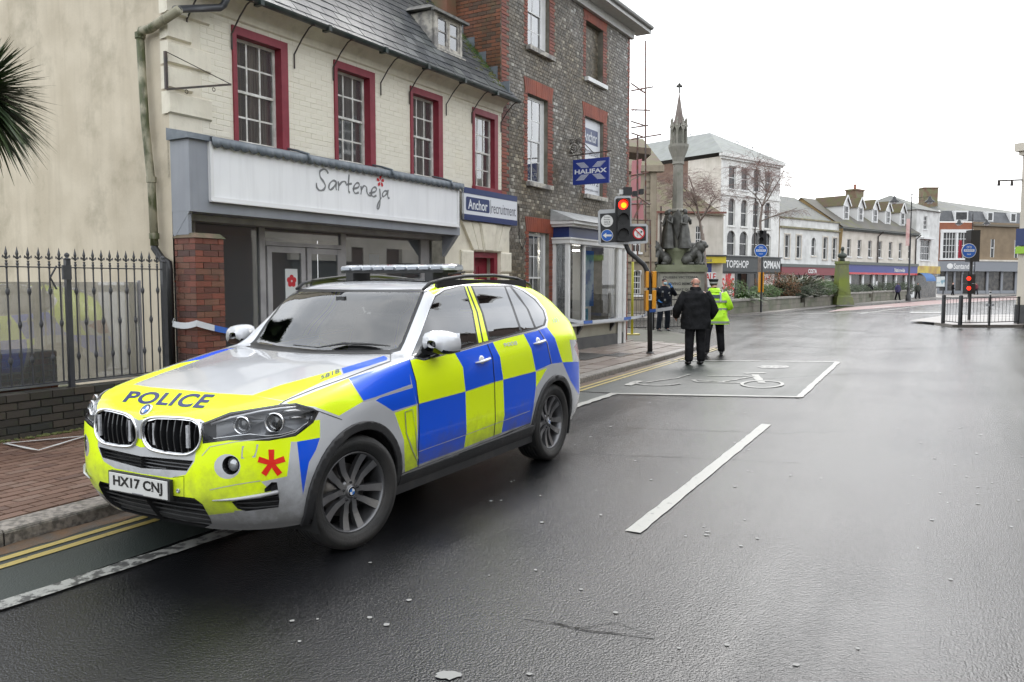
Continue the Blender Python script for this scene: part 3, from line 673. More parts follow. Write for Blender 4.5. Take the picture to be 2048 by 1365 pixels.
# handwritten shop name: strokes traced onto the board plane
def zb_(x,y):s_,z_=A.sz(350+x/3.25,240+y/3.25,NF-.034);return Vector((s_,NF-.034,z_))
def catmull(pts,k=6):
 out=[]
 for i in range(len(pts)-1):
  p0,p1,p2,p3=pts[max(i-1,0)],pts[i],pts[i+1],pts[min(i+2,len(pts)-1)]
  for j in range(k):
   t=j/k;out.append(tuple(.5*((2*p1[q])+(-p0[q]+p2[q])*t+(2*p0[q]-5*p1[q]+4*p2[q]-p3[q])*t*t+(-p0[q]+3*p1[q]-3*p2[q]+p3[q])*t**3)for q in range(len(p1))))
 out.append(tuple(pts[-1]));return out
STR=[[(995,350),(985,328),(962,322),(942,338),(945,372),(965,400),(978,430),(965,455),(940,458),(922,438),(920,410)],[(1050,405),(1030,395),(1008,412),(1000,440),(1010,455),(1030,440),(1048,412)],[(1050,405),(1046,435),(1050,458)],[(1060,400),(1065,430),(1062,460)],[(1064,430),(1085,405),(1105,402),(1112,415)],[(1132,355),(1128,410),(1130,465),(1138,472)],[(1112,422),(1150,415)],[(1155,450),(1190,440),(1198,420),(1185,410),(1168,425),(1160,455),(1172,478),(1195,472)],[(1208,430),(1212,458),(1208,485)],[(1210,458),(1228,430),(1245,440),(1248,470),(1262,492),(1280,490)],[(1262,478),(1300,468),(1310,448),(1298,438),(1282,450),(1276,478),(1288,500),(1310,492)],[(1330,448),(1334,490),(1332,545),(1322,578),(1314,572),(1322,540),(1342,505)],[(1385,470),(1365,462),(1350,480),(1352,500),(1368,490),(1384,470)],[(1386,455),(1382,485),(1386,510),(1394,505)]]
mb=MB()
for st in STR:
 pp=[zb_(*p)for p in catmull(st,5)];n=len(pp);vs=[]
 for i,p in enumerate(pp):
  t=(pp[min(i+1,n-1)]-pp[max(i-1,0)]);t.y=0;t.normalize();q=Vector((-t.z,0,t.x))*(.0135*(1.0+.25*math.sin(i*.6)));vs+=[p+q,p-q]
 mb.add(vs,[(2*i,2*i+1,2*i+3,2*i+2)for i in range(n-1)])
 for j,v in enumerate(mb.v):pass
mb.build('shop_name_lettering',M_GREYT,fb_)
mb=MB();c=zb_(1335,400)+Vector((0,-.002,0))
for q in range(5):
 a=R(90+72*q);u_=Vector((math.cos(a),0,math.sin(a)));v_=Vector((-math.sin(a),0,math.cos(a)))
 mb.poly([c+u_*.015,c+u_*.05+v_*.028,c+u_*.085+v_*.02,c+u_*.095-v_*.004,c+u_*.075-v_*.026,c+u_*.045-v_*.02])
mb.build('flower_emblem',M_REDF,fb_)
# glazing
NG=.22
mb=MB();mb.box((.05,-.0,2.50),(5.72,NG+.05,2.578));mb.box((.36,NG,GZ),(.50,NG+.06,2.50));mb.box((1.56,NG,GZ),(1.66,NG+.08,2.50));mb.box((3.22,NG,GZ),(3.33,NG+.08,2.50));mb.box((5.30,NG,GZ),(5.55,NG+.08,2.50))
mb.box((1.66,NG-.01,2.25),(3.22,NG+.07,2.31));mb.box((.50,NG+.0,GZ),(1.56,NG+.06,.52));mb.box((3.33,NG+.0,GZ),(5.30,NG+.06,.52))
sf=mb.build('shopfront_frame',M_GREYD,bldA)
M_SHG=glass('shop_glass',(.10,.12,.13),ior=1.65,boost=3.2,rough=.015,opac=.15,dmix=.4)
for(a,b,c,d)in[(.50,1.56,.52,2.50),(3.33,5.30,.52,2.50),(1.66,3.22,2.31,2.50)]:
 mb=MB();mb.poly([(a,NG+.03,c),(b,NG+.03,c),(b,NG+.03,d),(a,NG+.03,d)]);mb.build('shop_pane',M_SHG,sf)
for i,(a,b)in enumerate([(1.68,2.42),(2.46,3.20)]):
 mb=MB();z1=2.24;z0=GZ+.02;f=.085
 mb.box((a,NG-.02,z0),(a+f,NG+.03,z1));mb.box((b-f,NG-.02,z0),(b,NG+.03,z1));mb.box((a+f,NG-.017,z1-f),(b-f,NG+.027,z1));mb.box((a+f,NG-.017,z0),(b-f,NG+.027,z0+.2))
 dr=mb.build('shop_door',M_GREYD,bldA);mb=MB();mb.poly([(a+f,NG,z0+.2),(b-f,NG,z0+.2),(b-f,NG,z1-f),(a+f,NG,z1-f)]);mb.build('door_glass',M_SHG,dr)
 if i==0:
  mb=MB();mb.box((2.02,NG-.012,1.22),(2.26,NG-.004,1.92));mb.box((2.03,NG-.012,.7),(2.25,NG-.004,1.19));ps=mb.build('door_poster',mat('poster_white',(.6,.62,.62),.5),dr)
  mb=MB();c=Vector((2.14,NG-.014,1.74))
  for q in range(5):
   a_=R(90+72*q);cc=c+Vector((math.cos(a_),0,math.sin(a_)))*.055;mb.poly([cc+Vector((.042*math.cos(R(w_)),0,.042*math.sin(R(w_))))for w_ in range(0,360,30)])
   for v in range(len(mb.v)-12,len(mb.v)):mb.v[v]=(mb.v[v][0],NG-.0135-.0004*q,mb.v[v][2])
  for q in range(4):mb.box((2.06,NG-.0135,1.32+q*.055),(2.06+random.uniform(.1,.16),NG-.0125,1.345+q*.055))
  mb.build('poster_print',M_REDF,dr)
  put_text('closed_text','CLOSED',M_BLK,dr,2.07,2.22,1.26,1.305,NG-.012)
  # interior seen through glass: floor, back wall, counter, blinds
mb=MB();mb.box((.05,3.2,GZ),(5.7,3.25,2.9));mb.box((.05,NG+.1,GZ-.02),(5.7,3.2,GZ));mb.box((.05,NG+.1,2.58),(5.7,3.2,2.62));mb.box((.02,NG+.1,GZ),(.05,3.2,2.6));mb.box((5.72,.3,GZ),(5.75,3.2,2.6));mb.build('shop_interior',mat('interior_wall',(.30,.31,.31),.8),bldA)
mb=MB();mb.box((.75,1.2,GZ),(1.0,1.5,1.75));mb.build('shop_display',mat('display_grey',(.22,.22,.22),.5,c2=(.4,.1,.05),nscale=2,lo=.6,hi=.65),bldA);MB().box((.62,1.1,1.55),(1.2,1.19,1.72)).build('shelf_sign',MATS['display_grey'],bldA);MB().box((3.9,1.8,GZ),(4.9,2.3,1.1)).build('counter',MATS['display_grey'],bldA)
mb=MB();mb.box((3.95,NG+.05,1.75),(4.2,NG+.06,2.2));mb.build('window_notice',mat('notice_blue',(.06,.18,.32),.6),sf)
# ------------------------------------------------------------------ brick piers
def pier(x0,x1,y0,y1,top,name,label,budget=300):
 t=thing(name,label,'brick pier',A.o,A.rz);mb=MB();e=.012
 mb.box((x0+e,y0+e,0.1),(x1-e,y1-e,top-.06));mb.build('pier_core',M_MORT,t)
 for j,z in enumerate(np.arange(.16,top-.11,.075)):
  for side in(0,1):
   L_=(x1-x0)if side==0 else(y1-y0);cut=[.0,.225,L_]if j%2==0 else[0,.1125,.3375 if L_>.36 else .3375,L_]
   cut=sorted({min(c_,L_)for c_ in cut})
   for a,b in zip(cut[:-1],cut[1:]):
    if b-a<.03:continue
    mb=MB();jt=.004;p=random.uniform(-.003,.003);za_,zb2=z+jt,z+.075-jt
    if side==0:mb.box((x0+a+jt,y0-p,za_),(x0+b-jt,y0+.02,zb2))
    else:mb.box((x0-p,y0+a+jt+(.0),za_),(x0+.02,y0+b-jt,zb2))
    mb.build('brick',M_RBRICK,t)
 mb=MB();mb.add([(x0-.02,y0-.02,top-.06),(x1+.02,y0-.02,top-.06),(x1+.02,y1+.02,top-.06),(x0-.02,y1+.02,top-.06),(x0+.02,y0+.03,top),(x1-.03,y0+.03,top),(x1-.03,y1-.03,top),(x0+.02,y1-.03,top)],[(0,1,5,4),(1,2,6,5),(2,3,7,6),(3,0,4,7),(4,5,6,7),(3,2,1,0)]);mb.build('pier_cap',mat('mossy_cap',(.16,.11,.075),.8,c2=(.07,.08,.04),nscale=6,bump=.5),t)
 return t
pier(-.0,.42,-.42,-.03,2.32,'brick_pier','mossy red brick pier below the left end of the grey shop fascia')
pier(5.56,5.86,-.30,.0,1.98,'brick_pier','red brick pier below the right end of the grey shop fascia, behind the light bar')
# ------------------------------------------------------------------ recruitment doorway
mb=MB();holed_wall(mb,5.72,8.02,GZ,3.0,[(6.64,7.60,GZ-.1,2.33)],n=-.012,depth=.4);mb.build('doorway_wall',M_CREAM,bldA)
def block(name,pts,d,m,par,c=.02):
 """chamfered stone: pts (s,z) ccw, from plane n=-.012 out by d"""
 cx=sum(p[0]for p in pts)/len(pts);cz=sum(p[1]for p in pts)/len(pts);n=len(pts);mb=MB()
 ins=[(p[0]+(cx-p[0])*min(.45,c/max(.03,abs(p[0]-cx))),p[1]+(cz-p[1])*min(.45,c/max(.03,abs(p[1]-cz))))for p in pts]
 mb.add([(s_,-.012,z_)for s_,z_ in pts]+[(s_,-.012-d*.6,z_)for s_,z_ in pts]+[(s_,-.012-d,z_)for s_,z_ in ins],[list(range(2*n,3*n))]+[(i,(i+1)%n,n+(i+1)%n,n+i)for i in range(n)]+[(n+i,n+(i+1)%n,2*n+(i+1)%n,2*n+i)for i in range(n)])
 return mb.build(name,m,par)
for j,z in enumerate([GZ,.60,1.04,1.48,1.92]):
 for side in(0,1):
  w_=.42 if j%2==0 else .32;a,b=(6.62-w_,6.62)if side==0 else(7.62,7.62+w_)
  block('jamb_stone',[(a,z+.006),(b,z+.006),(b,z+.425),(a,z+.425)],.06,M_CREAM,bldA,.03)
vx=[(6.62,6.18),(6.80,6.52),(6.95,6.80),(7.29,7.42),(7.44,7.70),(7.62,8.02)]
for i in range(5):
 (a,A_),(b,B_)=vx[i],vx[i+1];block('voussoir',[(a+.004,2.34),(b-.004,2.34),(B_-.006,2.905),(A_+.006,2.905)],.06 if i!=2 else .09,M_CREAM,bldA,.025)
mb=MB();mb.box((6.64,.02,GZ),(6.76,.12,2.33));mb.box((7.48,.02,GZ),(7.60,.12,2.33));mb.box((6.76,.02,2.22),(7.48,.12,2.33));mb.build('door_frame',M_REDP,bldA)
mb=MB();mb.box((6.76,.2,GZ),(7.48,.24,2.22));dd=mb.build('door',M_REDP,bldA)
for(a,b,c,d)in[(6.83,7.07,.4,1.0),(7.16,7.40,.4,1.0),(6.83,7.07,1.15,2.05),(7.16,7.40,1.15,2.05)]:mb=MB();mb.box((a,.185,c),(b,.203,d));mb.build('door_panel',M_REDP,dd)
mb=MB();mb.box((6.85,.18,1.5),(7.02,.184,2.05));mb.build('door_glass',M_SHG,dd)
sg=thing('shop_sign','white and navy Anchor recruitment sign above the stone doorway','sign',A.o,A.rz)
M_NAVY=mat('navy_sign',(.012,.03,.12),.35);M_WS=mat('sign_white',(.66,.68,.72),.4);M_GT=mat('sign_grey_text',(.12,.12,.15),.5)
MB().box((6.18,-.13,2.915),(8.14,-.08,3.52)).build('sign_panel',M_WS,sg)
mb=MB();mb.box((6.18,-.135,3.41),(8.14,-.079,3.522));mb.box((6.18,-.135,2.912),(8.14,-.079,3.02));mb.build('navy_band',M_NAVY,sg)
mb=MB();a,b,c,d,r_=6.24,7.07,3.09,3.35,.04;pts=[]
for(cx,cz,a0)in[(b-r_,d-r_,0),(a+r_,d-r_,90),(a+r_,c+r_,180),(b-r_,c+r_,270)]:pts+=[(cx+r_*math.cos(R(a0+q)),-.133,cz+r_*math.sin(R(a0+q)))for q in(0,30,60,90)]
mb.poly(pts[::-1]);mb.build('logo_box',M_NAVY,sg)
put_text('sign_lettering','Anchor',M_WS,sg,6.31,6.99,3.12,3.31,-.134,.02,out=-.002)
put_text('sign_lettering','recruitment',M_GT,sg,7.14,8.08,3.10,3.30,-.13,0,out=-.003)
MB().box((7.105,-.134,3.08),(7.115,-.13,3.36)).build('divider',M_GT,sg)
# ------------------------------------------------------------------ dormer
def roofn(px,py):
 d=ray(px,py);o_=Vector((0,0,CAMZ));best=None
 ro=o_-A.o;oy=ro.dot(A.dy);dy=d.dot(A.dy);oz=CAMZ;dz=d.z
 # z = Z_EAVE + T*(n+.28)
 t=(Z_EAVE+ROOFT*.28+ROOFT*oy-oz)/(dz-ROOFT*dy);h=o_+d*t;r=h-A.o
 return r.dot(A.dx),r.dot(A.dy),h.z
s1d,nd,zd=roofn(922,118)
s0d=A.sz(868,90,nd)[0];ztop=A.sz(868,8,nd)[1];ztr=A.sz(922,35,nd)[1]
M_OLDW=mat('flaking_white_paint',(.50,.47,.41),.7,c2=(.22,.21,.2),nscale=6,lo=.45,hi=.6,c3=(.13,.11,.09),n3=14,c3amt=.7,bump=.4)
mb=MB();H_=ztop-zd-.1
back=nd+(H_)/ROOFT
for x in(s0d,s1d):ck=MB().poly([(x,nd,zd),(x,back,zd+H_),(x,nd,zd+H_)]).build('dormer_cheek',M_OLDW,bldA)
fwd=.07;mb=MB();mb.box((s0d,nd-.03,zd-.02),(s0d+fwd,nd+.04,zd+H_));mb.box((s1d-fwd,nd-.03,zd-.02),(s1d,nd+.04,zd+H_));mb.box((s0d+fwd,nd-.03,zd-.02),(s1d-fwd,nd+.04,zd+.05));mb.box((s0d+fwd,nd-.03,zd+H_-.07),(s1d-fwd,nd+.04,zd+H_))
mb.box((s0d-.03,nd-.09,zd-.05),(s1d+.03,nd-.0,zd-.022));dm=mb.build('dormer_frame',M_OLDW,bldA)
xm=(s0d+s1d)/2
for a,b in((s0d+fwd,xm-.01),(xm+.01,s1d-fwd)):
 mb=MB();f=.05;c,d=zd+.05,zd+H_-.07
 mb.box((a,nd-.01,c),(a+f,nd+.03,d));mb.box((b-f,nd-.01,c),(b,nd+.03,d));mb.box((a+f,nd-.008,c),(b-f,nd+.028,c+f));mb.box((a+f,nd-.008,d-f),(b-f,nd+.028,d));mb.box((a+f,nd-.005,(c+d)/2),(b-f,nd+.02,(c+d)/2+.02));cs=mb.build('casement',M_OLDW,bldA)
 mb=MB();mb.poly([(a+f,nd+.01,c),(b-f,nd+.01,c),(b-f,nd+.01,d),(a+f,nd+.01,d)]);mb.build('pane',M_WG,cs)
mb=MB();mb.box((s0d+.02,nd+.3,zd),(s1d-.02,nd+.32,zd+H_-.02));mb.build('dormer_room',M_ROOM,dm)
mb=MB();o1=.12;zt=zd+H_
mb.add([(s0d-o1,nd-o1,zt),(s1d+o1,nd-o1,zt),(s1d+o1,back+.3,zt+.05),(s0d-o1,back+.3,zt+.05),(s0d+.1,nd+.2,zt+.16),(s1d-.1,nd+.2,zt+.16),(s1d-.1,back+.4,zt+.18),(s0d+.1,back+.4,zt+.18)],[(0,1,5,4),(1,2,6,5),(3,0,4,7),(4,5,6,7),(3,2,1,0)])
mb.box((s0d-o1,nd-o1-.0,zt-.05),(s1d+o1,nd-.035,zt-.003));mb.build('dormer_roof',mat('dormer_lead',(.10,.10,.095),.6,c2=(.2,.19,.17),nscale=8),bldA)
# mossy debris along the party wall + stepped flashing
mb=MB()
for k in range(9):
 n_=-.2+k*.28;z_=Z_EAVE+ROOFT*(n_+.28);mb.box((SEND-.02,n_,z_-.05),(SEND+.0,n_+.26,z_+.30));mb.box((SEND-.22,n_,z_-.06),(SEND-.0,n_+.26,z_+.03),None)
mb.build('stepped_flashing',M_LEAD,bldA)
M_MOSS=mat('roof_moss',(.06,.085,.02),.95,c2=(.10,.09,.03),nscale=20)
mb=MB()
for k in range(420):
 n_=random.uniform(-.1,1.7);x=SEND-abs(random.gauss(0,.28))-.03;z_=Z_EAVE+ROOFT*(n_+.28)+.02;r=random.uniform(.012,.045);mb.ball((x,n_,z_),(r,r*1.2,r*.8),5,3)
o=mb.build('roof_moss',M_MOSS,bldA,smooth=True);o['kind']='stuff'
mb=MB()
for k in range(500):
 n_=random.uniform(.2,1.5);x=SEND-abs(random.gauss(0,.16))-.03;z_=Z_EAVE+ROOFT*(n_+.28)+.02;h=random.uniform(.05,.14);q=Vector((random.uniform(-.05,.05),random.uniform(-.05,.02),h));mb.poly([(x-.006,n_,z_),(x+.006,n_,z_),(x+q.x,n_+q.y,z_+q.z)])
o=mb.build('roof_grass',mat('green_grass',(.06,.14,.02),.8),bldA);o['kind']='stuff'
# ================================================================== GREY TILE-HUNG BUILDING (three storeys)
F0,F1,FZ=7.73,14.42,8.62
bldF=thing('grey_brick_building','tall grey and white speckled brick building with red brick dressings behind the traffic light','building',A.o,A.rz)
M_VIT=mat('vitrified_brick',(.95,.95,.95),.5,island=[(0,(.135,.12,.10)),(.22,(.18,.16,.135)),(.45,(.22,.20,.175)),(.66,(.115,.105,.09)),(.84,(.32,.305,.28)),(.94,(.46,.45,.42))],c2=(.62,.54,.40),nscale=.38,ndetail=3,lo=.42,hi=.6,c3=(.07,.05,.03),n3=1.2,c3amt=.35,bump=.3,bscale=60)
M_RB2=mat('red_dressing_brick',(.95,.95,.95),.6,island=[(0,(.23,.06,.035)),(.35,(.29,.085,.05)),(.7,(.18,.055,.04))],c2=(.75,.7,.65),nscale=2,c3=(.09,.05,.035),n3=2,c3amt=.6,bump=.3,bscale=60)
M_RUB=mat('rubbed_brick',(.29,.07,.035),.65,c2=(.2,.05,.03),nscale=2,c3=(.1,.04,.03),n3=3,c3amt=.6)
# opening list: s0,s1,z0,z1 ; surround margins
OP=[(8.80,9.78,6.80,8.40),(8.80,9.72,3.92,5.80),(8.86,9.80,.85,2.84),(11.66,12.66,6.76,8.12),(11.64,12.72,3.92,5.82)]
BAY=(11.0,13.5,GZ,3.05)
mb=MB();holed_wall(mb,F0,F1,0,FZ,[(a,b,c,d)for a,b,c,d in OP]+[BAY],n=0.004,depth=.14);mb.poly([(F1,0.004,0),(F1,8,0),(F1,8,FZ),(F1,0.004,FZ)])
mb.box((BAY[0],.14,0),(BAY[1],.2,3.05))if False else None
mb.build('wall',M_MORT,bldF)
SUR=[]
for i,(a,b,c,d)in enumerate(OP):
 top=d+(.32 if i in(1,2,4)else .28);SUR.append((a-.17,b+.26,c,top))
fl=bricks(F0+.28,F1-.12,GZ,FZ-.25,.115,.074,.008,[(a,b,c,d)for a,b,c,d in SUR]+[BAY])
lay(bldF,'grey_brick',fl,M_VIT,proud=.008,budget=0,n=.004,rnd=.004)
rd=[]
for(a,b,c,d),(sa,sb,sc,sd)in zip(OP,SUR):
 for x0,x1 in((sa,a),(b,sb)):
  r=0;z=c
  while z<d+.02:
   w_=(x1-x0);off=.05 if r%2 else 0
   rd.append((x0+(off if x0<a-.01 else 0),x1-(0 if x0<a-.01 else off),z,z+.066));z+=.074;r+=1
z=GZ
r=0
while z<FZ-.26:
 rd.append((F0+.01,F0+(.30 if r%2 else .20),z,z+.066));rd.append((F1-(.2 if r%2 else .1),F1,z,z+.066));z+=.074;r+=1
lay(bldF,'red_brick',rd,M_RB2,proud=.011,budget=300,n=.004,rnd=.003,key=lambda q:q[2])
for(a,b,c,d),(sa,sb,sc,sd)in zip(OP,SUR):
 k=15
 for j in range(k):
  x0,x1=sa+(sb-sa)*j/k,sa+(sb-sa)*(j+1)/k;cx=(a+b)/2;t0,t1=(x0-cx)*.88+cx,(x1-cx)*.88+cx
  mb=MB();mb.prism([(t0+.002,.004,d+.002),(t1-.002,.004,d+.002),(x1-.003,.004,sd),(x0+.003,.004,sd)],(0,-.012-random.uniform(0,.003),0));mb.build('arch_brick',M_RUB,bldF)
def sill(par,a,b,z,m=None,d=.1):MB().box((a-.06,-.0-d,z-.1),(b+.12,.12,z-.004)).build('window_sill',m or M_OLDW,par)
sash(bldF,8.80,9.60,6.80,8.40,.10,2,2,2,M_SASHW,M_WG,fw=.06,bar=.022);sill(bldF,8.80,9.78,6.80)
sash(bldF,8.80,9.60,3.92,5.78,.10,2,2,2,M_SASHW,M_WG,fw=.06,bar=.022);sill(bldF,8.80,9.72,3.92)
sash(bldF,8.88,9.68,.85,2.82,.10,2,2,2,M_SASHW,M_WG,fw=.06,bar=.022);sill(bldF,8.86,9.80,.85)
for z0,z1 in((6.8,8.4),(3.92,5.8),(.85,2.84)):MB().box((9.60,.10,z0),(9.80 if z0>6 else 9.72 if z0>3 else 9.8,.13,z1)).build('sash_box',M_SASHW,bldF)
for(a,b,c,d)in OP[:3]+[OP[4]]:MB().box((a,.30,c),(b,.34,d)).build('dark_room',M_ROOM,bldF)
mb=MB();mb.poly([(9.0,.2,.9),(9.6,.2,.9),(9.6,.2,2.7),(9.0,.2,2.7)]);mb.build('net_curtain',M_CURT,bldF)
# blind window: recessed brick panel
lay(bldF,'recessed_brick',bricks(11.66,12.66,6.76,8.12,.115,.074,.008),M_VIT,proud=.008,n=.144,budget=0);MB().box((11.66,.14,6.76),(12.66,.16,8.12)).build('blind_panel',M_MORT,bldF)
sill(bldF,11.66,12.66,6.76,M_SASHW)
# poster window
MB().box((11.64,.1,3.92),(12.72,.135,5.82)).build('poster_board',M_WS,bldF);sill(bldF,11.64,12.72,3.92)
pb=thing('recruitment_poster','white Anchor recruitment poster filling the first floor window behind the Halifax sign','poster',A.o,A.rz)
MB().box((11.66,.085,3.94),(12.70,.097,5.80)).build('poster_sheet',M_WS,pb)
MB().box((11.70,.082,5.20),(12.56,.0855,5.58)).build('poster_logo',M_NAVY,pb)
put_text('poster_lettering','Anchor',M_WS,pb,11.72,12.50,5.26,5.52,.080,.015)
put_text('poster_lettering','recruitment',M_GT,pb,11.70,12.62,4.92,5.10,.083,0)
mb=MB();c=(12.1,4.55)
mb.poly([(c[0]+.30*math.cos(R(q)),.083,c[1]+.30*math.sin(R(q)))for q in range(360,0,-15)]);mb.build('poster_emblem',M_NAVY,pb)
put_text('poster_lettering','&',M_WS,pb,11.95,12.25,4.38,4.72,.081,.01)
put_text('poster_lettering','524172',M_GT,pb,11.75,12.6,4.19,4.33,.083,.01);put_text('poster_lettering','anchorjobs.com',M_GT,pb,11.72,12.6,4.02,4.10,.083,0)
# eaves: white soffit board, gutter, roof edge
mb=MB();mb.box((F0-.2,-.42,FZ-.06),(F1+.45,.0,FZ-.02));mb.box((F0-.2,-.44,FZ-.06),(F1+.45,-.42,FZ+.10));mb.box((F0-.0,-.10,FZ-.26),(F1+.06,.0,FZ-.062));mb.build('eaves_board',mat('white_eaves',(.60,.60,.58),.5,streak=((.35,.35,.33),.4)),bldF)
mb=MB();mb.tube([(F0-.2,-.47,FZ+.08),(F1+.42,-.47,FZ+.08)],.06,8);mb.build('gutter',mat('grey_gutter',(.28,.28,.27),.5),bldF)
mb=MB();mb.poly([(F0-.2,-.44,FZ+.1),(F1+.45,-.44,FZ+.1),(F1-2.5,3.5,FZ+2.9),(F0-.2,3.5,FZ+2.9)]);mb.poly([(F1+.45,-.44,FZ+.1),(F1+.45,8,FZ+.1),(F1-2.5,3.5,FZ+2.9)]);mb.build('roof',mat('far_slate',(.09,.095,.1),.4,c2=(.14,.14,.14),nscale=5),bldF)
# side gable (party wall) above the lower roof in orange brick
M_ORB=mat('orange_mossy_brick',(.95,.95,.95),.7,island=[(0,(.20,.07,.035)),(.3,(.24,.085,.045)),(.6,(.16,.065,.04)),(.85,(.12,.065,.045))],c2=(.42,.50,.34),nscale=.9,lo=.36,hi=.58,c3=(.09,.085,.035),n3=2.2,c3amt=.8,bump=.3)
mb=MB();mb.poly([(F0,.004,4),(F0,8,4),(F0,8,FZ+.1),(F0,3.5,FZ+3),(F0,.004,FZ)]);mb.build('party_wall',M_MORT,bldF)
br=MB();z=5.2;r=0
while z<FZ+2.4:
 n_=.02-(.11 if r%2 else 0)
 while n_<4.2:
  a,b=max(n_,.01),n_+.212
  if z<FZ+.1+max(0,a)*.8 and z>Z_EAVE+ROOFT*(a+.0)-.3:br.add([(F0-.001,a,z),(F0-.001,b,z),(F0-.001,b,z+.066),(F0-.001,a,z+.066),(F0-.012,a+.003,z+.003),(F0-.012,b-.003,z+.003),(F0-.012,b-.003,z+.063),(F0-.012,a+.003,z+.063)],[(7,6,5,4),(4,5,1,0),(5,6,2,1),(6,7,3,2),(7,4,0,3)])
  n_+=.22
 z+=.074;r+=1
o=br.build('orange_brick',M_ORB,bldF);o['kind']='stuff'
# projecting chimney breast on the party wall
mb=MB();mb.box((F0-.35,1.1,7.0),(F0-.003,2.6,12.5));ch=mb.build('chimney_breast',mat('chimney_brick',(.20,.09,.055),.7,c2=(.13,.11,.06),nscale=3),bldF)
lst=[]
# ------------------------------------------------------------------ shop bay
BN=-.42;B0,B1=A.sz(1137,560,BN)[0],A.sz(1249,560,BN)[0]
bay=thing('shop_bay_window','white painted bay shop window with navy fascia and lead canopy under the Halifax sign','bay window',A.o,A.rz)
M_BW=mat('bay_white_paint',(.76,.76,.75),.42,c2=(.68,.68,.67),nscale=3,streak=((.45,.45,.43),.3))
M_BAYG=glass('bay_glass',(.02,.022,.022),ior=1.45,boost=1.5,rough=.015,opac=.0,dmix=.03)
M_PL=mat('dark_plinth',(.035,.037,.04),.45,c2=(.07,.07,.07),nscale=3,c3=(.03,.04,.02),n3=3,c3amt=.5)
MB().box((B0-.02,BN-.0,GZ-.1),(B1+.02,-.003,.42)).build('plinth',M_PL,bay)
mb=MB();mb.box((B0,BN+.04,.42),(B1,-.003,.72));mb.build('stall_riser',mat('riser_cream',(.36,.34,.28),.7,c2=(.28,.27,.21),nscale=2),bay)
zs0,zs1=.76,2.62
mb=MB();mb.box((B0-.06,BN-.10,.72),(B1+.06,-.003,zs0));mb.build('window_board',M_BW,bay)
for x in(B0+.5,B1-.85):
 mb=MB();mb.prism([(x,BN+.03,.715),(x,BN-.09,.715),(x,BN-.08,.66),(x,BN+.0,.56),(x,BN+.03,.5)],(.09,0,0));mb.build('bracket',M_BLK,bay)
pp=[B0,B0+.62,B1-1.55,B1-.09]
mb=MB()
for x in(B0,B0+.80,B1-.42,B1-.09):mb.box((x,BN,zs0),(x+.09,BN+.09,zs1))
mb.box((B0,-.09,zs0),(B0+.09,-.004,zs1));mb.box((B1-.09,-.09,zs0),(B1,-.004,zs1))
mb.box((B0-.03,BN-.05,zs1),(B1+.03,-.003,zs1+.10));mb.box((B0-.06,BN-.08,zs1+.10),(B1+.06,-.003,zs1+.135))
bf=mb.build('bay_frame',M_BW,bay)
mb=MB();mb.box((B1-.42,BN-.01,GZ),(B1-.18,BN+.0,zs1));mb.box((B1-.05,BN-.02,GZ),(B1+.08,-.003,zs1));mb.build('pilaster',M_BW,bay)
for a,b in((B0+.09,B0+.80),(B0+.89,B1-.42)):mb=MB();mb.poly([(a,BN+.05,zs0),(b,BN+.05,zs0),(b,BN+.05,zs1),(a,BN+.05,zs1)]);mb.build('pane',M_BAYG,bay)
mb=MB();mb.poly([(B0+.04,BN+.09,zs0),(B0+.04,BN+.09,zs1),(B0+.04,-.09,zs1),(B0+.04,-.09,zs0)]);mb.build('pane',M_SHG,bay)
MB().box((B0+.02,BN,zs1+.137),(B1,-.003,3.0)).build('navy_fascia',M_NAVY,bay)
mb=MB();mb.box((B0-.06,BN-.12,3.0),(B1+.08,-.003,3.06));mb.box((B0-.12,BN-.2,3.06),(B1+.14,-.003,3.13));mb.build('cornice',M_BW,bay)
mb=MB();mb.add([(B0-.16,BN-.24,3.132),(B1+.16,BN-.24,3.132),(B1+.1,-.003,3.40),(B0-.1,-.003,3.40)],[(0,1,2,3)]);mb.add([(B0-.16,BN-.24,3.131),(B0-.1,-.003,3.40),(B0-.12,-.003,3.131)],[(0,1,2)]);mb.build('canopy',mat('lead_canopy',(.42,.43,.43),.5,c2=(.3,.31,.31),nscale=6),bay)
mb=MB();mb.box((B0+.1,.5,GZ),(B1-.1,.54,3));mb.build('shop_interior',mat('office_wall',(.62,.61,.56),.8,c2=(.75,.74,.70),nscale=1.2),bay)
ps=thing('window_poster','blue bank poster standing inside the white bay window','poster',A.o,A.rz)
MB().box((B0+.95,BN+.12,1.15),(B0+1.6,BN+.14,2.50)).build('poster_panel',mat('bank_blue',(.02,.13,.45),.4,c2=(.35,.55,.75),nscale=2.5,lo=.5,hi=.6),ps);MB().box((B0+1.0,BN+.12,.82),(B0+1.3,BN+.13,1.1)).build('leaflet',mat('leaflet_blue',(.1,.38,.55),.4),ps)
MB().box((B0+.28,BN+.45,2.36),(B0+.34,BN+.85,2.39)).box((B0+1.4,BN+.45,2.5),(B0+1.46,BN+.85,2.53)).build('strip_lamp',mat('lit_tube',(1,1,1),.4,emit=(1,.97,.9),estr=14),bay)
# black cable run on the brickwork
mb=MB();mb.tube([(7.9,-.02,3.35),(8.4,-.02,3.36),(8.42,-.02,2.6),(8.55,-.02,2.45),(8.75,-.02,2.7)],.008,5);mb.build('cable',M_BLK,bldF)
# ------------------------------------------------------------------ HALIFAX hanging sign
hs=thing('hanging_sign','blue Halifax bank sign hanging from a scrolled iron bracket above the traffic light','sign',(0,0,0))
M_HB=mat('halifax_blue',(.016,.035,.22),.35)
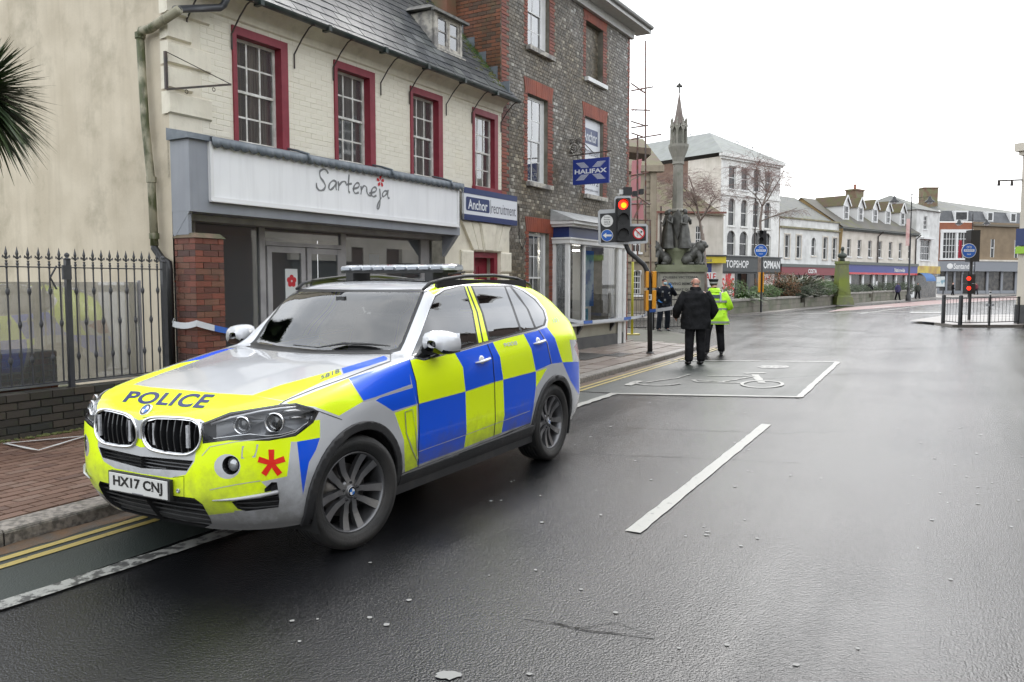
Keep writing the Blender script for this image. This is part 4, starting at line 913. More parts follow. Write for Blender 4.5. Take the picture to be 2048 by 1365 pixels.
# the board hangs square to the street, seen almost face on
p_l=A.w(10.82,-.10,0);ax=-A.dy
Yh=p_l.y;L0=at(1147,320,Yh-.05);R0=at(1219,316,Yh+.15)
wlen=(Vector((R0.x,R0.y))-Vector((L0.x,L0.y))).length
zt_,zb2=at(1147,321,Yh).z,at(1147,371,Yh).z
ux=Vector((ax.x,ax.y,0)).normalized();nrm=Vector((ux.y,-ux.x,0))
if nrm.y>0:nrm=-nrm
wid=None
# width so that the right edge lands at px 1219
lo,hi=.3,2.0
for _ in range(40):
 mid=(lo+hi)/2;q=p_l+ux*mid
 if pix(Vector((q.x,q.y,zt_)))[0]<1219:lo=mid
 else:hi=mid
HW=lo;off=0
lo,hi=.0,.8
for _ in range(40):
 mid=(lo+hi)/2;q=p_l+ux*mid
 if pix(Vector((q.x,q.y,zt_)))[0]<1147:lo=mid
 else:hi=mid
H0=lo
HM=Matrix.Translation(p_l)@Matrix(((ux.x,-nrm.x,0,0),(ux.y,-nrm.y,0,0),(0,0,1,0),(0,0,0,1)))
def hv(mb):mb.v=[tuple(HM@Vector(v))for v in mb.v];return mb
hh=zt_-zb2
hv(MB().box((H0,-.03,zb2),(HW,.03,zt_))).build('board',M_HB,hs)
me=text_fit('HALIFAX',H0+.05,HW-.05,zb2+hh*.42,zb2+hh*.60,.035,0)
for v in me.vertices:v.co=HM@Vector((v.co.x,-.034,v.co.y))
me.materials.append(M_WS);link(bpy.data.objects.new('halifax_lettering',me),hs)
mb=MB();cxh=(H0+HW)/2;hwid=(HW-H0)*.42
for up in(1,-1):
 for k in range(6):
  z0_=zb2+hh*(.66 if up>0 else .36)+up*k*hh*.037;t=(k+.5)/6
  for sd in(1,-1):a_=cxh+sd*hwid*(.10+.35*t);b_=cxh+sd*hwid*(.62+.38*t);mb.box((min(a_,b_),-.0335,z0_),(max(a_,b_),-.031,z0_+hh*.018))
hv(mb).build('cross_stripes',M_WS,hs)
hv(MB().tube([(-.25,0,zt_+.10),(HW+.05,0,zt_+.14)],.014,6)).build('bar',M_IRON,hs)
for x in(H0+.1,HW-.1):hv(MB().tube([(x,0,zt_),(x,0,zt_+.12)],.008,5)).build('hanger',M_IRON,hs)
mb=MB()
for cx_,cz_,rr in((.0,.28,.16),(-.05,.22,.09),(.24,.2,.09),(-.12,.42,.07),(.12,.42,.08)):mb.tube([(cx_+rr*(1-i/30)*math.cos(i*.5),0,zt_+cz_+rr*(1-i/30)*math.sin(i*.5))for i in range(24)],.009,5)
mb.tube([(-.25,0,zt_+.0),(-.25,0,zt_+.55)],.014,6);mb.tube([(-.25,0,zt_+.5),(0,0,zt_+.48),(.3,0,zt_+.35),(.5,0,zt_+.15)],.01,5);hv(mb).build('scrollwork',M_IRON,hs)
# ------------------------------------------------------------------ low wall + railings at left
NW=-.43
wz=.60;lw=thing('garden_wall','low dark mossy brick wall under the black railings','wall',A.o,A.rz)
MB().box((-6.5,NW+.012,.05),(-.02,NW+.215,wz-.075)).build('wall_core',mat('black_mortar',(.03,.03,.024),.9),lw)
lay(lw,'brick',bricks(-5.5,-.03,.13,wz-.075,.225,.075,.008),M_DBRICK,n=NW+.012,proud=.012,budget=250,key=lambda q:abs(q[0]+2.2))
mb=MB()
x=-6.3
while x<-.05:o=MB().box((x,NW-.006,wz-.07),(x+.217,NW+.225,wz)).build('coping_brick',M_DBRICK,lw);x+=.226
rl={}
M_RAIL=mat('graphite_railing_paint',(.035,.037,.042),.38,c2=(.05,.05,.055),nscale=12)
def fx(px,py,n=NW+.1):return A.sz(px,py,n)
z_top=fx(200,538)[1];z_bot=fx(200,757)[1];
def finial(mb,x,z,y):
 mb.tube([(x,y,z),(x,y,z+.03),(x,y,z+.05),(x,y,z+.08),(x,y,z+.12)],[.008,.012,.016,.009,.001],5)
 for s_ in(1,-1):mb.tube([(x,y,z-.01),(x+s_*.02,y,z+.015),(x+s_*.034,y,z+.03),(x+s_*.036,y,z+.012),(x+s_*.026,y,z+.004)],[.006,.007,.006,.005,.003],5)
 mb.tube([(x,y,z-.10),(x,y,z-.085),(x,y,z-.07),(x,y,z-.055),(x,y,z-.04),(x,y,z-.02)],[.008,.015,.009,.015,.009,.013],6)
def rail_panel(name,label,xa,xb,nb,lab_extra=None):
 t=thing(name,label,'railing',A.o,A.rz);y=NW+.1
 MB().box((xa,y-.014,z_bot),(xb,y+.014,z_bot+.012)).build('bottom_rail',M_RAIL,t);MB().box((xa,y-.014,z_top),(xb,y+.014,z_top+.012)).build('top_rail',M_RAIL,t)
 for k in range(nb):
  x=xa+(xb-xa)*(k+.5)/nb;mb=MB();mb.tube([(x,y,z_bot),(x,y,z_top+.03)],.0085,6)
  zs_=[.45,.14,.75]if k%2==0 else[.66,.22]
  for f in([.52]if k%2 else[.80-.0,.22]):
   zz=z_bot+(z_top-z_bot)*f;mb.tube([(x,y,zz-.035),(x,y,zz-.022),(x,y,zz),(x,y,zz+.022),(x,y,zz+.035)],[.009,.018,.021,.018,.009],7);mb.tube([(x,y,zz-.04),(x,y,zz-.036)],.016,6);mb.tube([(x,y,zz+.036),(x,y,zz+.04)],.016,6)
  finial(mb,x,z_top+.09,y);mb.build('baluster',M_RAIL,t)
 return t
xp1,xp2=fx(137,600)[0],fx(328,600)[0];xl=fx(-90,600)[0]
rail_panel('railing','left run of black iron railing with fleur finials, in front of the glass sheet',xl,xp1-.03,10)
rail_panel('railing','right run of black iron railing gate with fleur finials beside the drainpipe',xp1+.04,xp2-.03,11)
for x,lb in((xp1,'square black gate post between the two railing runs'),(xp2,'square black end post beside the black drainpipe')):
 t=thing('gate_post',lb,'post',A.o,A.rz);y=NW+.1;MB().box((x-.025,y-.025,wz),(x+.025,y+.025,z_top+.09)).build('post_shaft',M_RAIL,t);MB().lathe([(.036,0),(.036,.012),(.012,.02),(.026,.04),(.024,.06),(.004,.075)],10,c=(x,y,z_top+.09)).build('post_cap',M_RAIL,t,smooth=True)
mb=MB();y=NW+.03;mb.tube([(xp1-.15,y,z_top+.02),(xp1-.22,y,z_top-.1),(xp1-.16,y,z_top-.22)],.01,5);mb.box((xp1-.09,y-.01,z_top-.12),(xp1-.0,y+.02,z_top+.03));mb.build('gate_latch',M_RAIL,bpy.data.objects['gate_post'])
# glass sheet behind the left railing
gs=thing('glass_screen','clear glass screen behind the left railing reflecting the police car','screen',A.o,A.rz)
M_GS=glass('screen_glass',(.3,.32,.3),ior=1.6,boost=2.0,rough=.01,opac=.12)
MB().box((xl-.3,-.02,.62),(xp2-.12,-.012,1.72)).build('glass_sheet',M_GS,gs);MB().box((xl-.3,-.03,.60),(xp2-.12,.0,.62)).build('base_channel',mat('alu',(.5,.5,.5),.3,.8),gs);MB().box((xp2-.12,-.03,.6),(xp2-.09,.0,1.74)).build('edge_frame',M_GREYD,gs)
# yard ground + brick planters behind
mb=MB();mb.poly([(-9,NW+.2,.3),(-.01,NW+.2,.3),(-.01,9,.3),(-9,9,.3)]);o=mb.build('yard_ground',mat('yard_slabs',(.2,.19,.16),.7,c2=(.1,.11,.06),nscale=3));o.location=A.o;o.rotation_euler=(0,0,A.rz);o['kind']='structure'
for(x0,x1,top,lb)in((-3.1,-2.2,.95,'left red brick planter behind the black railings'),(-1.95,-1.3,.95,'right red brick planter behind the black railings')):
 t=thing('brick_planter',lb,'planter',A.o,A.rz);MB().box((x0+.01,.32,.28),(x1-.01,.9,top)).build('planter_core',M_MORT,t);lay(t,'brick',bricks(x0,x1,.3,top,.225,.075,.009),M_RBRICK,n=.32,proud=.012)
 # palm (cordyline) at left edge
pl=thing('cordyline_palm','dark spiky cordyline palm at the left edge in front of the stained wall','palm tree',A.w(-3.0,1.5,.3))
M_PALM=mat('palm_leaf',(.028,.05,.02),.5,c2=(.05,.075,.025),nscale=3,island=[(0,(.6,.6,.6)),(.5,(1.4,1.4,1.2)),(1,(.9,1,.9))])
pc=at(-52,188,pl.location.y);pc.x-=.0
MB().tube([pl.location*0,Vector((.04,.02,1.5)),Vector((pc.x-pl.location.x,0,pc.z-.3-.3))],[.11,.09,.08],8).build('trunk',mat('palm_bark',(.10,.08,.06),.9,c2=(.05,.045,.035),nscale=9,bump=.6),pl)
mb=MB();cc=pc-pl.location
for i in range(1200):
 th=random.uniform(0,2*math.pi);ph=math.acos(random.uniform(-.75,.95));L_=random.uniform(.50,.80);d=Vector((math.sin(ph)*math.cos(th),math.sin(ph)*math.sin(th),math.cos(ph)));sd=d.cross(Vector((0,0,1))).normalized()if abs(d.z)<.98 else Vector((1,0,0));w_=random.uniform(.014,.023)
 droop=random.uniform(.05,.28)*(1-d.z*.5);pts=[cc+d*L_*f+Vector((0,0,-droop*f*f))for f in(.06,.4,.75,1)];ws=[w_*.6,w_,w_*.7,.001]
 n0=len(mb.v);vs=[]
 for p_,ww in zip(pts,ws):vs+=[p_-sd*ww,p_+sd*ww]
 mb.add(vs,[(0,1,3,2),(2,3,5,4),(4,5,7,6)])
o=mb.build('crown',M_PALM,pl);o['kind']='stuff'
# moss and weeds along the wall foot
mb=MB()
for k in range(500):
 x=random.uniform(-4.6,-.2);w_=A.w(x,NW-random.uniform(.0,.10),PZ1);r=random.uniform(.006,.02);mb.ball(w_,(r*1.4,r,r*.7),5,3)
o=mb.build('wall_foot_moss',M_MOSS,smooth=True);o['kind']='stuff'
# ================================================================== THE SQUARE AND THE FAR STREET
S0=at(1557,568,75.0);S=Facade((S0.x,S0.y),R(50))
M_WALLW=mat('far_white_render',(.72,.72,.70),.7,c2=(.54,.54,.52),nscale=1.2,streak=((.34,.33,.30),.45))
M_WALLC=mat('far_cream_render',(.68,.63,.56),.7,c2=(.53,.49,.42),nscale=1.0,streak=((.38,.34,.28),.35))
M_STAIN=mat('stained_white_facade',(.78,.775,.74),.7,c2=(.70,.69,.66),nscale=1.5,streak=((.22,.225,.23),.6),c3=(.35,.35,.34),n3=2.0,c3amt=.4)
M_FSL=mat('far_slate_roof',(.12,.125,.12),.75,c2=(.15,.15,.135),nscale=1.6,stretch=(1,1,3),c3=(.16,.17,.07),n3=.7,c3amt=.6,bump=.3,bscale=6)
M_MTILE=mat('mossy_tile_roof',(.10,.062,.045),.8,c2=(.09,.085,.03),nscale=1.3,c3=(.115,.105,.035),n3=1.2,c3amt=.7,bump=.5,bscale=9)
M_FG=mat('far_window_glass',(.015,.016,.018),.25,c2=(.05,.05,.05),nscale=2,spec=.4);M_DKG=mat('shop_window_dark',(.02,.02,.021),.25,c2=(.09,.08,.07),nscale=1.5,spec=.4)
M_FW=mat('far_white_trim',(.68,.68,.67),.5);M_DKP=mat('charcoal_shopfront',(.028,.032,.033),.4);M_GRS=mat('green_grey_trim',(.12,.13,.12),.6)
def fwin(par,a,b,c,d,n=.12,arch=False,rows=2,cols=1,fm=None,gm=None,sl=True,surround=None):
 """small far window: frame part, panes as sub-part; the opening is cut in the wall"""
 fm=fm or M_FW;gm=gm or M_FG;mb=MB();f=.07
 mb.box((a,n,c),(a+f,n+.06,d));mb.box((b-f,n,c),(b,n+.06,d));mb.box((a+f,n+.002,c),(b-f,n+.058,c+f));mb.box((a+f,n+.002,d-f),(b-f,n+.058,d))
 for i in range(1,cols):x=a+(b-a)*i/cols;mb.box((x-.02,n+.004,c+f),(x+.02,n+.05,d-f))
 for i in range(1,rows):z=c+(d-c)*i/rows;mb.box((a+f,n+.006,z-.03),(b-f,n+.054,z+.03))
 if arch:
  k=8;r=(b-a)/2;cx=(a+b)/2;zc=d-r
  for sgn in(1,-1):
   pts=[(cx+sgn*r,-.004,d),(cx+sgn*r,-.004,zc)]+[(cx+sgn*r*math.cos(R(90*i/k)),-.004,zc+r*math.sin(R(90*i/k)))for i in range(1,k+1)]
   mb.prism(pts,(0,n+.0,0))
 w=mb.build('window',fm,par);MB().poly([(a,n+.03,c),(b,n+.03,c),(b,n+.03,d),(a,n+.03,d)]).build('pane',gm,w)
 if sl:MB().box((a-.08,-.1,c-.12),(b+.08,n,c-.002)).build('window_sill',surround or fm,par)
 return w
def front(par,a,b,z0,z1,holes,m,name='wall',deep=.14):mb=MB();holed_wall(mb,a,b,z0,z1,holes,depth=deep);return mb.build(name,m,par)
# ---- tall stained white building (clothes shops)
bt=thing('white_corner_building','tall stained white building with arched windows above the TOPSHOP and TOPMAN shopfront','building',S.o,S.rz)
T0,T1,TZ=-9.35,-.12,12.6
xs4=[S.sz(px,400)[0]for px in(1464,1489,1513,1536)]
H1=[(x-.52,x+.52,9.95,11.9)for x in xs4];H2=[(x-.50,x+.50,6.75,9.15)for x in xs4];H3=[(x-.62,x+.62,4.15,6.35)for x in xs4]
front(bt,T0,T1,2.8,TZ,H1+H2+H3,M_STAIN)
for h in H1:fwin(bt,*h,rows=2)
for h in H2+H3:fwin(bt,*h,rows=2,arch=True,fm=M_STAIN)
mb=MB();mb.box((T0-.3,-.35,TZ),(T1+.3,.0,TZ+.28));mb.box((T0-.15,-.2,TZ-.2),(T1+.15,-.0,TZ-.002));mb.box((T0,-.1,9.35),(T1,-.0,9.55));mb.build('cornice',M_STAIN,bt)
for h in H1:
 mb=MB();mb.prism([(h[0]-.1,-.09,h[3]),(h[1]+.1,-.09,h[3]),(h[1]-.15,-.09,h[3]+.28),(h[0]+.15,-.09,h[3]+.28)],(0,.087,0));mb.build('window_hood',M_STAIN,bt)
mb=MB();mb.box((T0+.0,-.25,2.75),(T1,-.004,4.05));mb.box((T0-.05,-.4,4.05),(T1+.05,-.004,4.16));mb.build('shop_fascia',M_DKP,bt)
put_text('shop_lettering','TOPSHOP',M_FW,bt,T0+.6,T0+4.0,3.1,3.75,-.26,.02);put_text('shop_lettering','TOPMAN',M_FW,bt,T1-3.35,T1-.15,3.1,3.8,-.26,.03)
M_SALE=mat('sale_window_print',(.62,.55,.52),.6,c2=(.55,.05,.05),nscale=1.1,lo=.52,hi=.56)
for(a,b)in((T0+.4,T0+2.4),(T0+4.6,T0+5.5),(T1-3.4,T1-.5)):MB().box((a,.05,.35),(b,.1,2.6)).build('shop_window',M_SALE if b-a>1 else M_DKG,bt)
mb=MB();holed_wall(mb,T0,T1,0,2.75,[(a,b,.35,2.6)for a,b in((T0+.4,T0+2.4),(T0+2.7,T0+4.2),(T0+4.6,T0+5.5),(T1-3.4,T1-.5))],depth=.1);mb.box((T0+2.7,.6,0),(T0+4.2,.65,2.75));mb.build('shopfront',M_DKP,bt)
put_text('sale_lettering','SALE',mat('sale_red',(.55,.03,.03),.5),bt,T0+.5,T0+2.3,1.2,2.2,.046,.02)
D_=14.0
mb=MB();mb.poly([(T0,0,0),(T0,0,TZ),(T0,3.5,TZ),(T0,3.5,0)]);mb.build('side_wall',M_WALLC,bt)
mb=MB();mb.poly([(T0,3.5,0),(T0,3.5,TZ),(T0,D_,TZ),(T0,D_,0)]);mb.poly([(T1,0,0),(T1,D_,0),(T1,D_,TZ),(T1,0,TZ)]);mb.build('brick_side_wall',mat('far_brown_brick',(.15,.085,.06),.8,c2=(.22,.15,.11),nscale=1.5,bump=.3,bscale=8),bt)
mb=MB();e=.35;z=TZ+.28;hz=z+2.9;xm=(T0+T1)/2
mb.poly([(T0-e,-e,z),(T1+e,-e,z),(xm,4.6,hz)]);mb.poly([(T0-e,-e,z),(xm,4.6,hz),(xm,D_,hz),(T0-e,D_,z)]);mb.poly([(T1+e,-e,z),(T1+e,D_,z),(xm,D_,hz),(xm,4.6,hz)]);mb.build('roof',mat('pale_slate_roof',(.17,.18,.175),.75,c2=(.20,.215,.20),nscale=1.2,c3=(.10,.12,.07),n3=1.5,c3amt=.5,bump=.25,bscale=8),bt)
mb=MB();mb.tube([(xm+.6,-.42,TZ+.1),(xm+.55,-.1,TZ-.5),(xm+.55,-.08,4.2)],.06,6);mb.build('drainpipe',M_IRON,bt)
# seagulls on the ridge
for i,f in enumerate((.12,.2,.46,.62,.7)):
 p=S.w(xm+(T1+e-xm)*0,4.6,hz).lerp(S.w(T1+e,-e,z),f*.8)if i>1 else S.w(xm,4.6+2.2*(i+1),hz)
 g=thing('seagull',['seagull at the far left of the pale slate ridge','seagull on the pale slate ridge, second from the left','seagull just right of the pale slate roof peak','seagull midway down the pale slate hip','lowest seagull on the pale slate hip'][i],'seagull',p+Vector((0,0,.02)),random.uniform(0,6),'seagulls on the pale slate roof')
 mb=MB();mb.ball((0,0,.16),(.19,.08,.08),8,6,Matrix.Rotation(R(-12),3,'Y'));mb.ball((.17,0,.27),(.06,.05,.05),7,5);mb.tube([(.21,0,.27),(.29,0,.25)],[.014,.004],5);mb.tube([(.12,0,.18),(.16,0,.26)],[.05,.04],6);mb.tube([(0,.02,0),(0,.02,.1)],.008,4);mb.tube([(0,-.02,0),(0,-.02,.1)],.008,4);mb.build('body',mat('gull_white',(.55,.56,.57),.7),g,True)
 # ---- coffee shop building
M_CR=mat('maroon_fascia',(.19,.022,.03),.45)
bc=thing('cream_parapet_building','low cream building with parapet and arched centre window above the maroon Costa fascia','building',S.o,S.rz)
C0,C1,CZ=0.0,11.05,7.86
wx=[S.sz(p,500)[0]for p in(1574,1597,1627,1650,1669)]
HC=[(x-.42,x+.42,4.15,6.35)for x in wx];HC[2]=(wx[2]-.40,wx[2]+.40,4.45,6.25)
front(bc,C0,C1,2.5,CZ,HC,M_WALLW)
for i,h in enumerate(HC):fwin(bc,*h,rows=2,arch=(i==2),surround=M_WALLC)
for i,h in enumerate(HC):
 if i!=2:mb=MB();mb.box((h[0]-.14,-.05,h[2]-.1),(h[0]-.01,-.003,h[3]+.14));mb.box((h[1]+.01,-.05,h[2]-.1),(h[1]+.14,-.003,h[3]+.14));mb.box((h[0]-.01,-.052,h[3]+.01),(h[1]+.01,-.003,h[3]+.14));mb.build('window_surround',M_WALLC,bc)
mb=MB();mb.box((C0,-.2,6.95),(C1,-.003,7.12));mb.box((C0,-.12,CZ),(C1,.3,CZ+.14));mb.build('string_course',mat('mossy_stone',(.30,.26,.17),.8,c2=(.16,.16,.09),nscale=2),bc)
MB().box((C0,-.28,2.55),(C1,-.003,3.30)).build('shop_fascia',M_CR,bc);MB().box((C0,-.34,3.30),(C1,-.003,3.58)).build('fascia_top',M_GRS,bc)
put_text('shop_lettering','COSTA',M_FW,bc,4.75,6.35,2.72,3.14,-.285,.035)
mb=MB();mb.box((C0+.2,.3,.1),(C1-.2,.35,2.5));mb.build('shop_window',M_DKG,bc)
mb=MB()
for x in(C0,2.6,5.3,8.0,C1-.25):mb.box((x,-.05,0),(x+.25,.3,2.55))
mb.build('shopfront',M_CR,bc)
mb=MB();mb.poly([(C0+.1,.3,CZ),(C1-.1,.3,CZ),(C1-.1,5,CZ+3.0),(C0+.1,5,CZ+3.0)]);mb.poly([(C0+.1,.3,CZ),(C0+.1,5,CZ+3),(C0+.1,12,CZ)]);mb.build('roof',M_FSL,bc)
# ---- long cream building with five dormers
M_NB=mat('building_society_blue',(.018,.025,.20),.4)
bn=thing('dormered_building','long cream building with five gabled dormers above the blue and red building society front','building',S.o,S.rz)
N0,N1,NZ=11.1,28.9,7.35
wn_=[S.sz(p,500)[0]for p in(1698,1719,1740,1760.5,1781,1801,1819)]
HN=[(x-.42,x+.42,4.55,6.35)for x in wn_];HN[-1]=(wn_[-1]-.3,wn_[-1]+.3,4.6,6.35)
front(bn,N0,N1,2.7,NZ,HN,M_WALLC)
for h in HN:fwin(bn,*h,rows=2,sl=True)
mb=MB();mb.box((N0-.1,-.45,NZ),(N1+.1,-.003,NZ+.16));
for i in range(56):x=N0+.1+i*.32;mb.box((x,-.35,NZ-.16),(x+.12,-.003,NZ-.002))
mb.build('eaves',M_GRS,bn)
rx,rz_=4.3,NZ+3.5
mb=MB();mb.poly([(N0-.2,-.5,NZ+.16),(N1+.2,-.5,NZ+.16),(N1-.2,rx,rz_),(N0-.2,rx,rz_)]);mb.poly([(N0-.2,rx,rz_),(N1-.2,rx,rz_),(N1,9,NZ),(N0-.2,9,NZ)]);mb.build('roof',mat('mossy_brown_slates',(.10,.095,.085),.8,c2=(.11,.10,.08),nscale=2,c3=(.11,.115,.03),n3=.45,c3amt=.85,bump=.4,bscale=8),bn)
MB().poly([(N0-.02,-.4,NZ),(N0-.02,rx,rz_-.05),(N0-.02,9,NZ),(N0-.02,9,2),(N0-.02,-.0,2)]).build('gable_wall',mat('ochre_gable',(.38,.27,.12),.8,c2=(.32,.22,.10),nscale=1),bn)
rs=(rz_-NZ-.16)/(rx+.5)
for i,px in enumerate((1694,1723,1752,1778,1807)):
 x,zt=S.sz(px-2,402+i*2.6,.9);n0=.85;zb_0=NZ+.16+rs*(n0+.5);zt=zb_0+1.55;hw=.68;mb=MB()
 bk=(zt-NZ-.16)/rs-.5
 mb.poly([(x-hw,n0,zb_0),(x+hw,n0,zb_0),(x+hw,n0,zt),(x,n0,zt+.95),(x-hw,n0,zt)]);mb.poly([(x-hw,n0,zb_0),(x-hw,n0,zt),(x-hw,bk,zt)]);mb.poly([(x+hw,n0,zb_0),(x+hw,bk,zt),(x+hw,n0,zt)]);dmo=mb.build('dormer',M_FW,bn)
 mb=MB();bk2=(zt+.95-NZ-.16)/rs-.5
 for sg_ in(1,-1):mb.poly([(x+sg_*(hw+.16),n0-.15,zt-.12),(x,n0-.15,zt+1.0),(x,bk2,zt+1.0),(x+sg_*(hw+.16),bk,zt-.12)])
 mb.build('dormer_roof',M_MTILE,dmo);mb=MB()
 for sg_ in(1,-1):mb.obox((x+sg_*(hw+.14),n0-.17,zt-.12),(x,n0-.17,zt+.98),.05,.16)
 mb.build('barge_board',M_FW,dmo)
 mb=MB();mb.box((x-.36,n0-.03,zb_0+.12),(x+.36,n0-.004,zt-.12));mb.build('dormer_window',M_FG,dmo);mb=MB()
 for q in(0,.5,1):mb.box((x-.38,n0-.05,zb_0+.10+q*(zt-zb_0-.28)),(x+.38,n0-.032,zb_0+.16+q*(zt-zb_0-.28)))
 for q in(-.38,.32):mb.box((x+q,n0-.052,zb_0+.1),(x+q+.06,n0-.034,zt-.1))
 mb.build('dormer_frame',M_FW,dmo)
def chimney(par,x,y,z0,w,d,h,m,pots=1):
 c=MB().box((x-w/2,y-d/2,z0),(x+w/2,y+d/2,z0+h)).box((x-w/2-.08,y-d/2-.08,z0+h),(x+w/2+.08,y+d/2+.08,z0+h+.18)).build('chimney',m,par)
 for i in range(pots):MB().lathe([(.16,0),(.13,.5),(.17,.52),(.17,.6)],8,c=(x-(pots-1)*.25+i*.5,y,z0+h+.18)).build('chimney_pot',mat('terracotta_pot',(.28,.10,.06),.8),c)
M_CHB=mat('chimney_brick_far',(.17,.10,.07),.8,c2=(.17,.17,.09),nscale=1.4)
chimney(bn,S.sz(1705,370,rx)[0]+.6,rx,rz_-.6,1.9,1.2,2.1,M_CHB,1)
mb=MB();mb.box((N0,-.32,2.8),(N1,-.003,3.62));mb.box((N0,-.36,3.62),(N1,-.003,3.70));nf=mb.build('shop_fascia',M_NB,bn);MB().box((N0,-.34,2.7),(N1,-.003,2.9)).build('fascia_red_band',mat('fascia_red',(.50,.03,.04),.4),nf)
MB().box((N0,-.45,3.70),(N1,-.003,4.0)).build('fascia_cornice',M_GRS,bn)
put_text('shop_lettering','Nationwide',M_FW,bn,23.0,25.6,3.02,3.45,-.335,.02)
mb=MB()
for x in(N0,13.4,16.2,18.6,19.3,21.5,24.0,26.5,N1-.35):mb.box((x,-.05,0),(x+.35,.12,2.7))
mb.box((N0,-.04,0),(N1,.1,.45));mb.build('shopfront',M_FW,bn);MB().box((N0,.14,.0),(N1,.2,2.7)).build('shop_window',M_DKG,bn)
for x in(wn_[3]-.75,N1-.1):mb=MB();mb.tube([(x+.3,-.5,NZ),(x,-.1,NZ-.5),(x,-.1,2)],.07,6);mb.build('drainpipe',M_IRON,bn)
# projecting banner sign
# ---- white three storey building at the end of the row
bw=thing('white_bay_building','narrow white rendered building with hipped roof, between the dormered row and the bank','building',S.o,S.rz)
X0_,X1_=28.95,35.3;WZ=S.sz(1870,424)[1]
a1=S.sz(1851,445)[0];hB=(S.sz(1841,500)[0],S.sz(1860,500)[0],S.sz(1850,521)[1],S.sz(1850,480)[1]);hA=(a1-.5,a1+.5,S.sz(1851,459)[1],S.sz(1851,433)[1])
front(bw,X0_,X1_,2.7,WZ,[hA,hB],M_WALLW);fwin(bw,*hA,rows=3,cols=2);fwin(bw,*hB,rows=3,cols=4)
MB().box((hB[0]-.3,-.5,hB[3]+.05),(hB[1]+.3,-.003,hB[3]+.25)).build('window_hood',M_FW,bw)
MB().poly([(X0_,0,NZ-1),(X0_,0,WZ),(X0_,9,WZ),(X0_,9,NZ-1)]).build('side_wall',M_WALLW,bw)
mb=MB();mb.poly([(X0_-.3,-.3,WZ),(X1_+.3,-.3,WZ),((X0_+X1_)/2-.3,4.5,WZ+2.2)]);mb.poly([(X0_-.3,-.3,WZ),((X0_+X1_)/2-.3,4.5,WZ+2.2),(X0_-.3,9.3,WZ)]);mb.poly([(X1_+.3,-.3,WZ),(X1_+.3,9.3,WZ),((X0_+X1_)/2-.3,4.5,WZ+2.2)]);mb.build('roof',M_FSL,bw)
MB().box((X0_,-.3,2.9),(X1_,-.003,3.8)).build('yellow_fascia',mat('yellow_fascia',(.55,.42,.05),.5,c2=(.35,.2,.06),nscale=1),bw);MB().box((X0_,.1,0),(X1_,.2,2.9)).build('shop_window',M_DKG,bw)
mb=MB();k=8;vs=[]
for x in(X0_+.2,X0_+2.9):
 for j in range(k+1):a=R(90*j/k);vs.append((x,-.05-1.2*math.sin(a),2.0+1.0*math.cos(a)))
mb.add(vs,[(i,i+1,k+2+i,k+1+i)for i in range(k)]);mb.build('blue_awning',mat('awning_blue',(.03,.12,.32),.6),bw)
# ---- bank on the corner
bb=thing('corner_bank_building','brown brick corner bank with mansard roof, wide white first floor window and grey Santander fascia','building')
Yk=128.0;pxm=lambda x:(x-1024)/FPX*Yk;zk=lambda y:at(1900,y,Yk).z
K=Facade((pxm(1872),Yk),R(90));bb.location=K.o;bb.rotation_euler=(0,0,K.rz)
kw=pxm(1939)-pxm(1872)
M_BKB=mat('bank_brown_brick',(.24,.18,.115),.8,c2=(.19,.14,.09),nscale=.8,bump=.2,bscale=8);M_BKR=mat('bank_red_brick',(.27,.10,.05),.8,c2=(.22,.08,.05),nscale=1)
M_MAN=mat('mansard_slate',(.055,.058,.062),.5,c2=(.09,.09,.095),nscale=1.5)
zf0,zf1=zk(543),zk(523);zb0,zb1=zk(517),zk(466)
mb=MB();mb.poly([(0,0,zf1),(kw,0,zf1),(kw,0,zk(445)),(0,0,zk(445))]);mb.build('wall',M_BKR,bb)
mb=MB();mb.box((0.2,-.5,zb0-.3),(kw-.2,.0,zb0));mb.box((.2,-.5,zb1),(kw-.2,0,zb1+.5));
for q in np.linspace(.2,kw-.5,3):mb.box((q,-.45,zb0),(q+.3,-.1,zb1))
for q in np.linspace(1.0,kw-1.2,8):mb.box((q,-.42,zb0),(q+.06,-.3,zb1))
for q in range(1,4):z_=zb0+(zb1-zb0)*q/4;mb.box((.4,-.415,z_-.04),(kw-.4,-.3,z_+.04))
bwf=mb.build('bow_window',M_FW,bb);MB().box((.4,-.28,zb0),(kw-.4,-.2,zb1)).build('pane',M_FG,bwf)
MB().box((-.1,-.7,zf0),(kw,0,zf1)).build('bank_fascia',mat('bank_grey',(.21,.22,.24),.5),bb)
put_text('bank_lettering','Santander',M_FW,bb,kw*.40,kw*1.0,zf0+.35,zf1-.35,-.71,.02)
MB().ball((kw*.29,-.72,(zf0+zf1)/2),(.5,.02,.45),10,6).build('bank_flame_logo',M_FW,bb)
mb=MB();mb.box((0,-.1,0),(kw,.0,.6))
for q in np.linspace(0,kw-.3,5):mb.box((q,-.15,0),(q+.3,0,zf0))
mb.build('shopfront',MATS['bank_grey'],bb);MB().box((0,.05,0),(kw,.12,zf0)).build('shop_window',M_DKG,bb)
zm0,zm1=zk(444),zk(421)
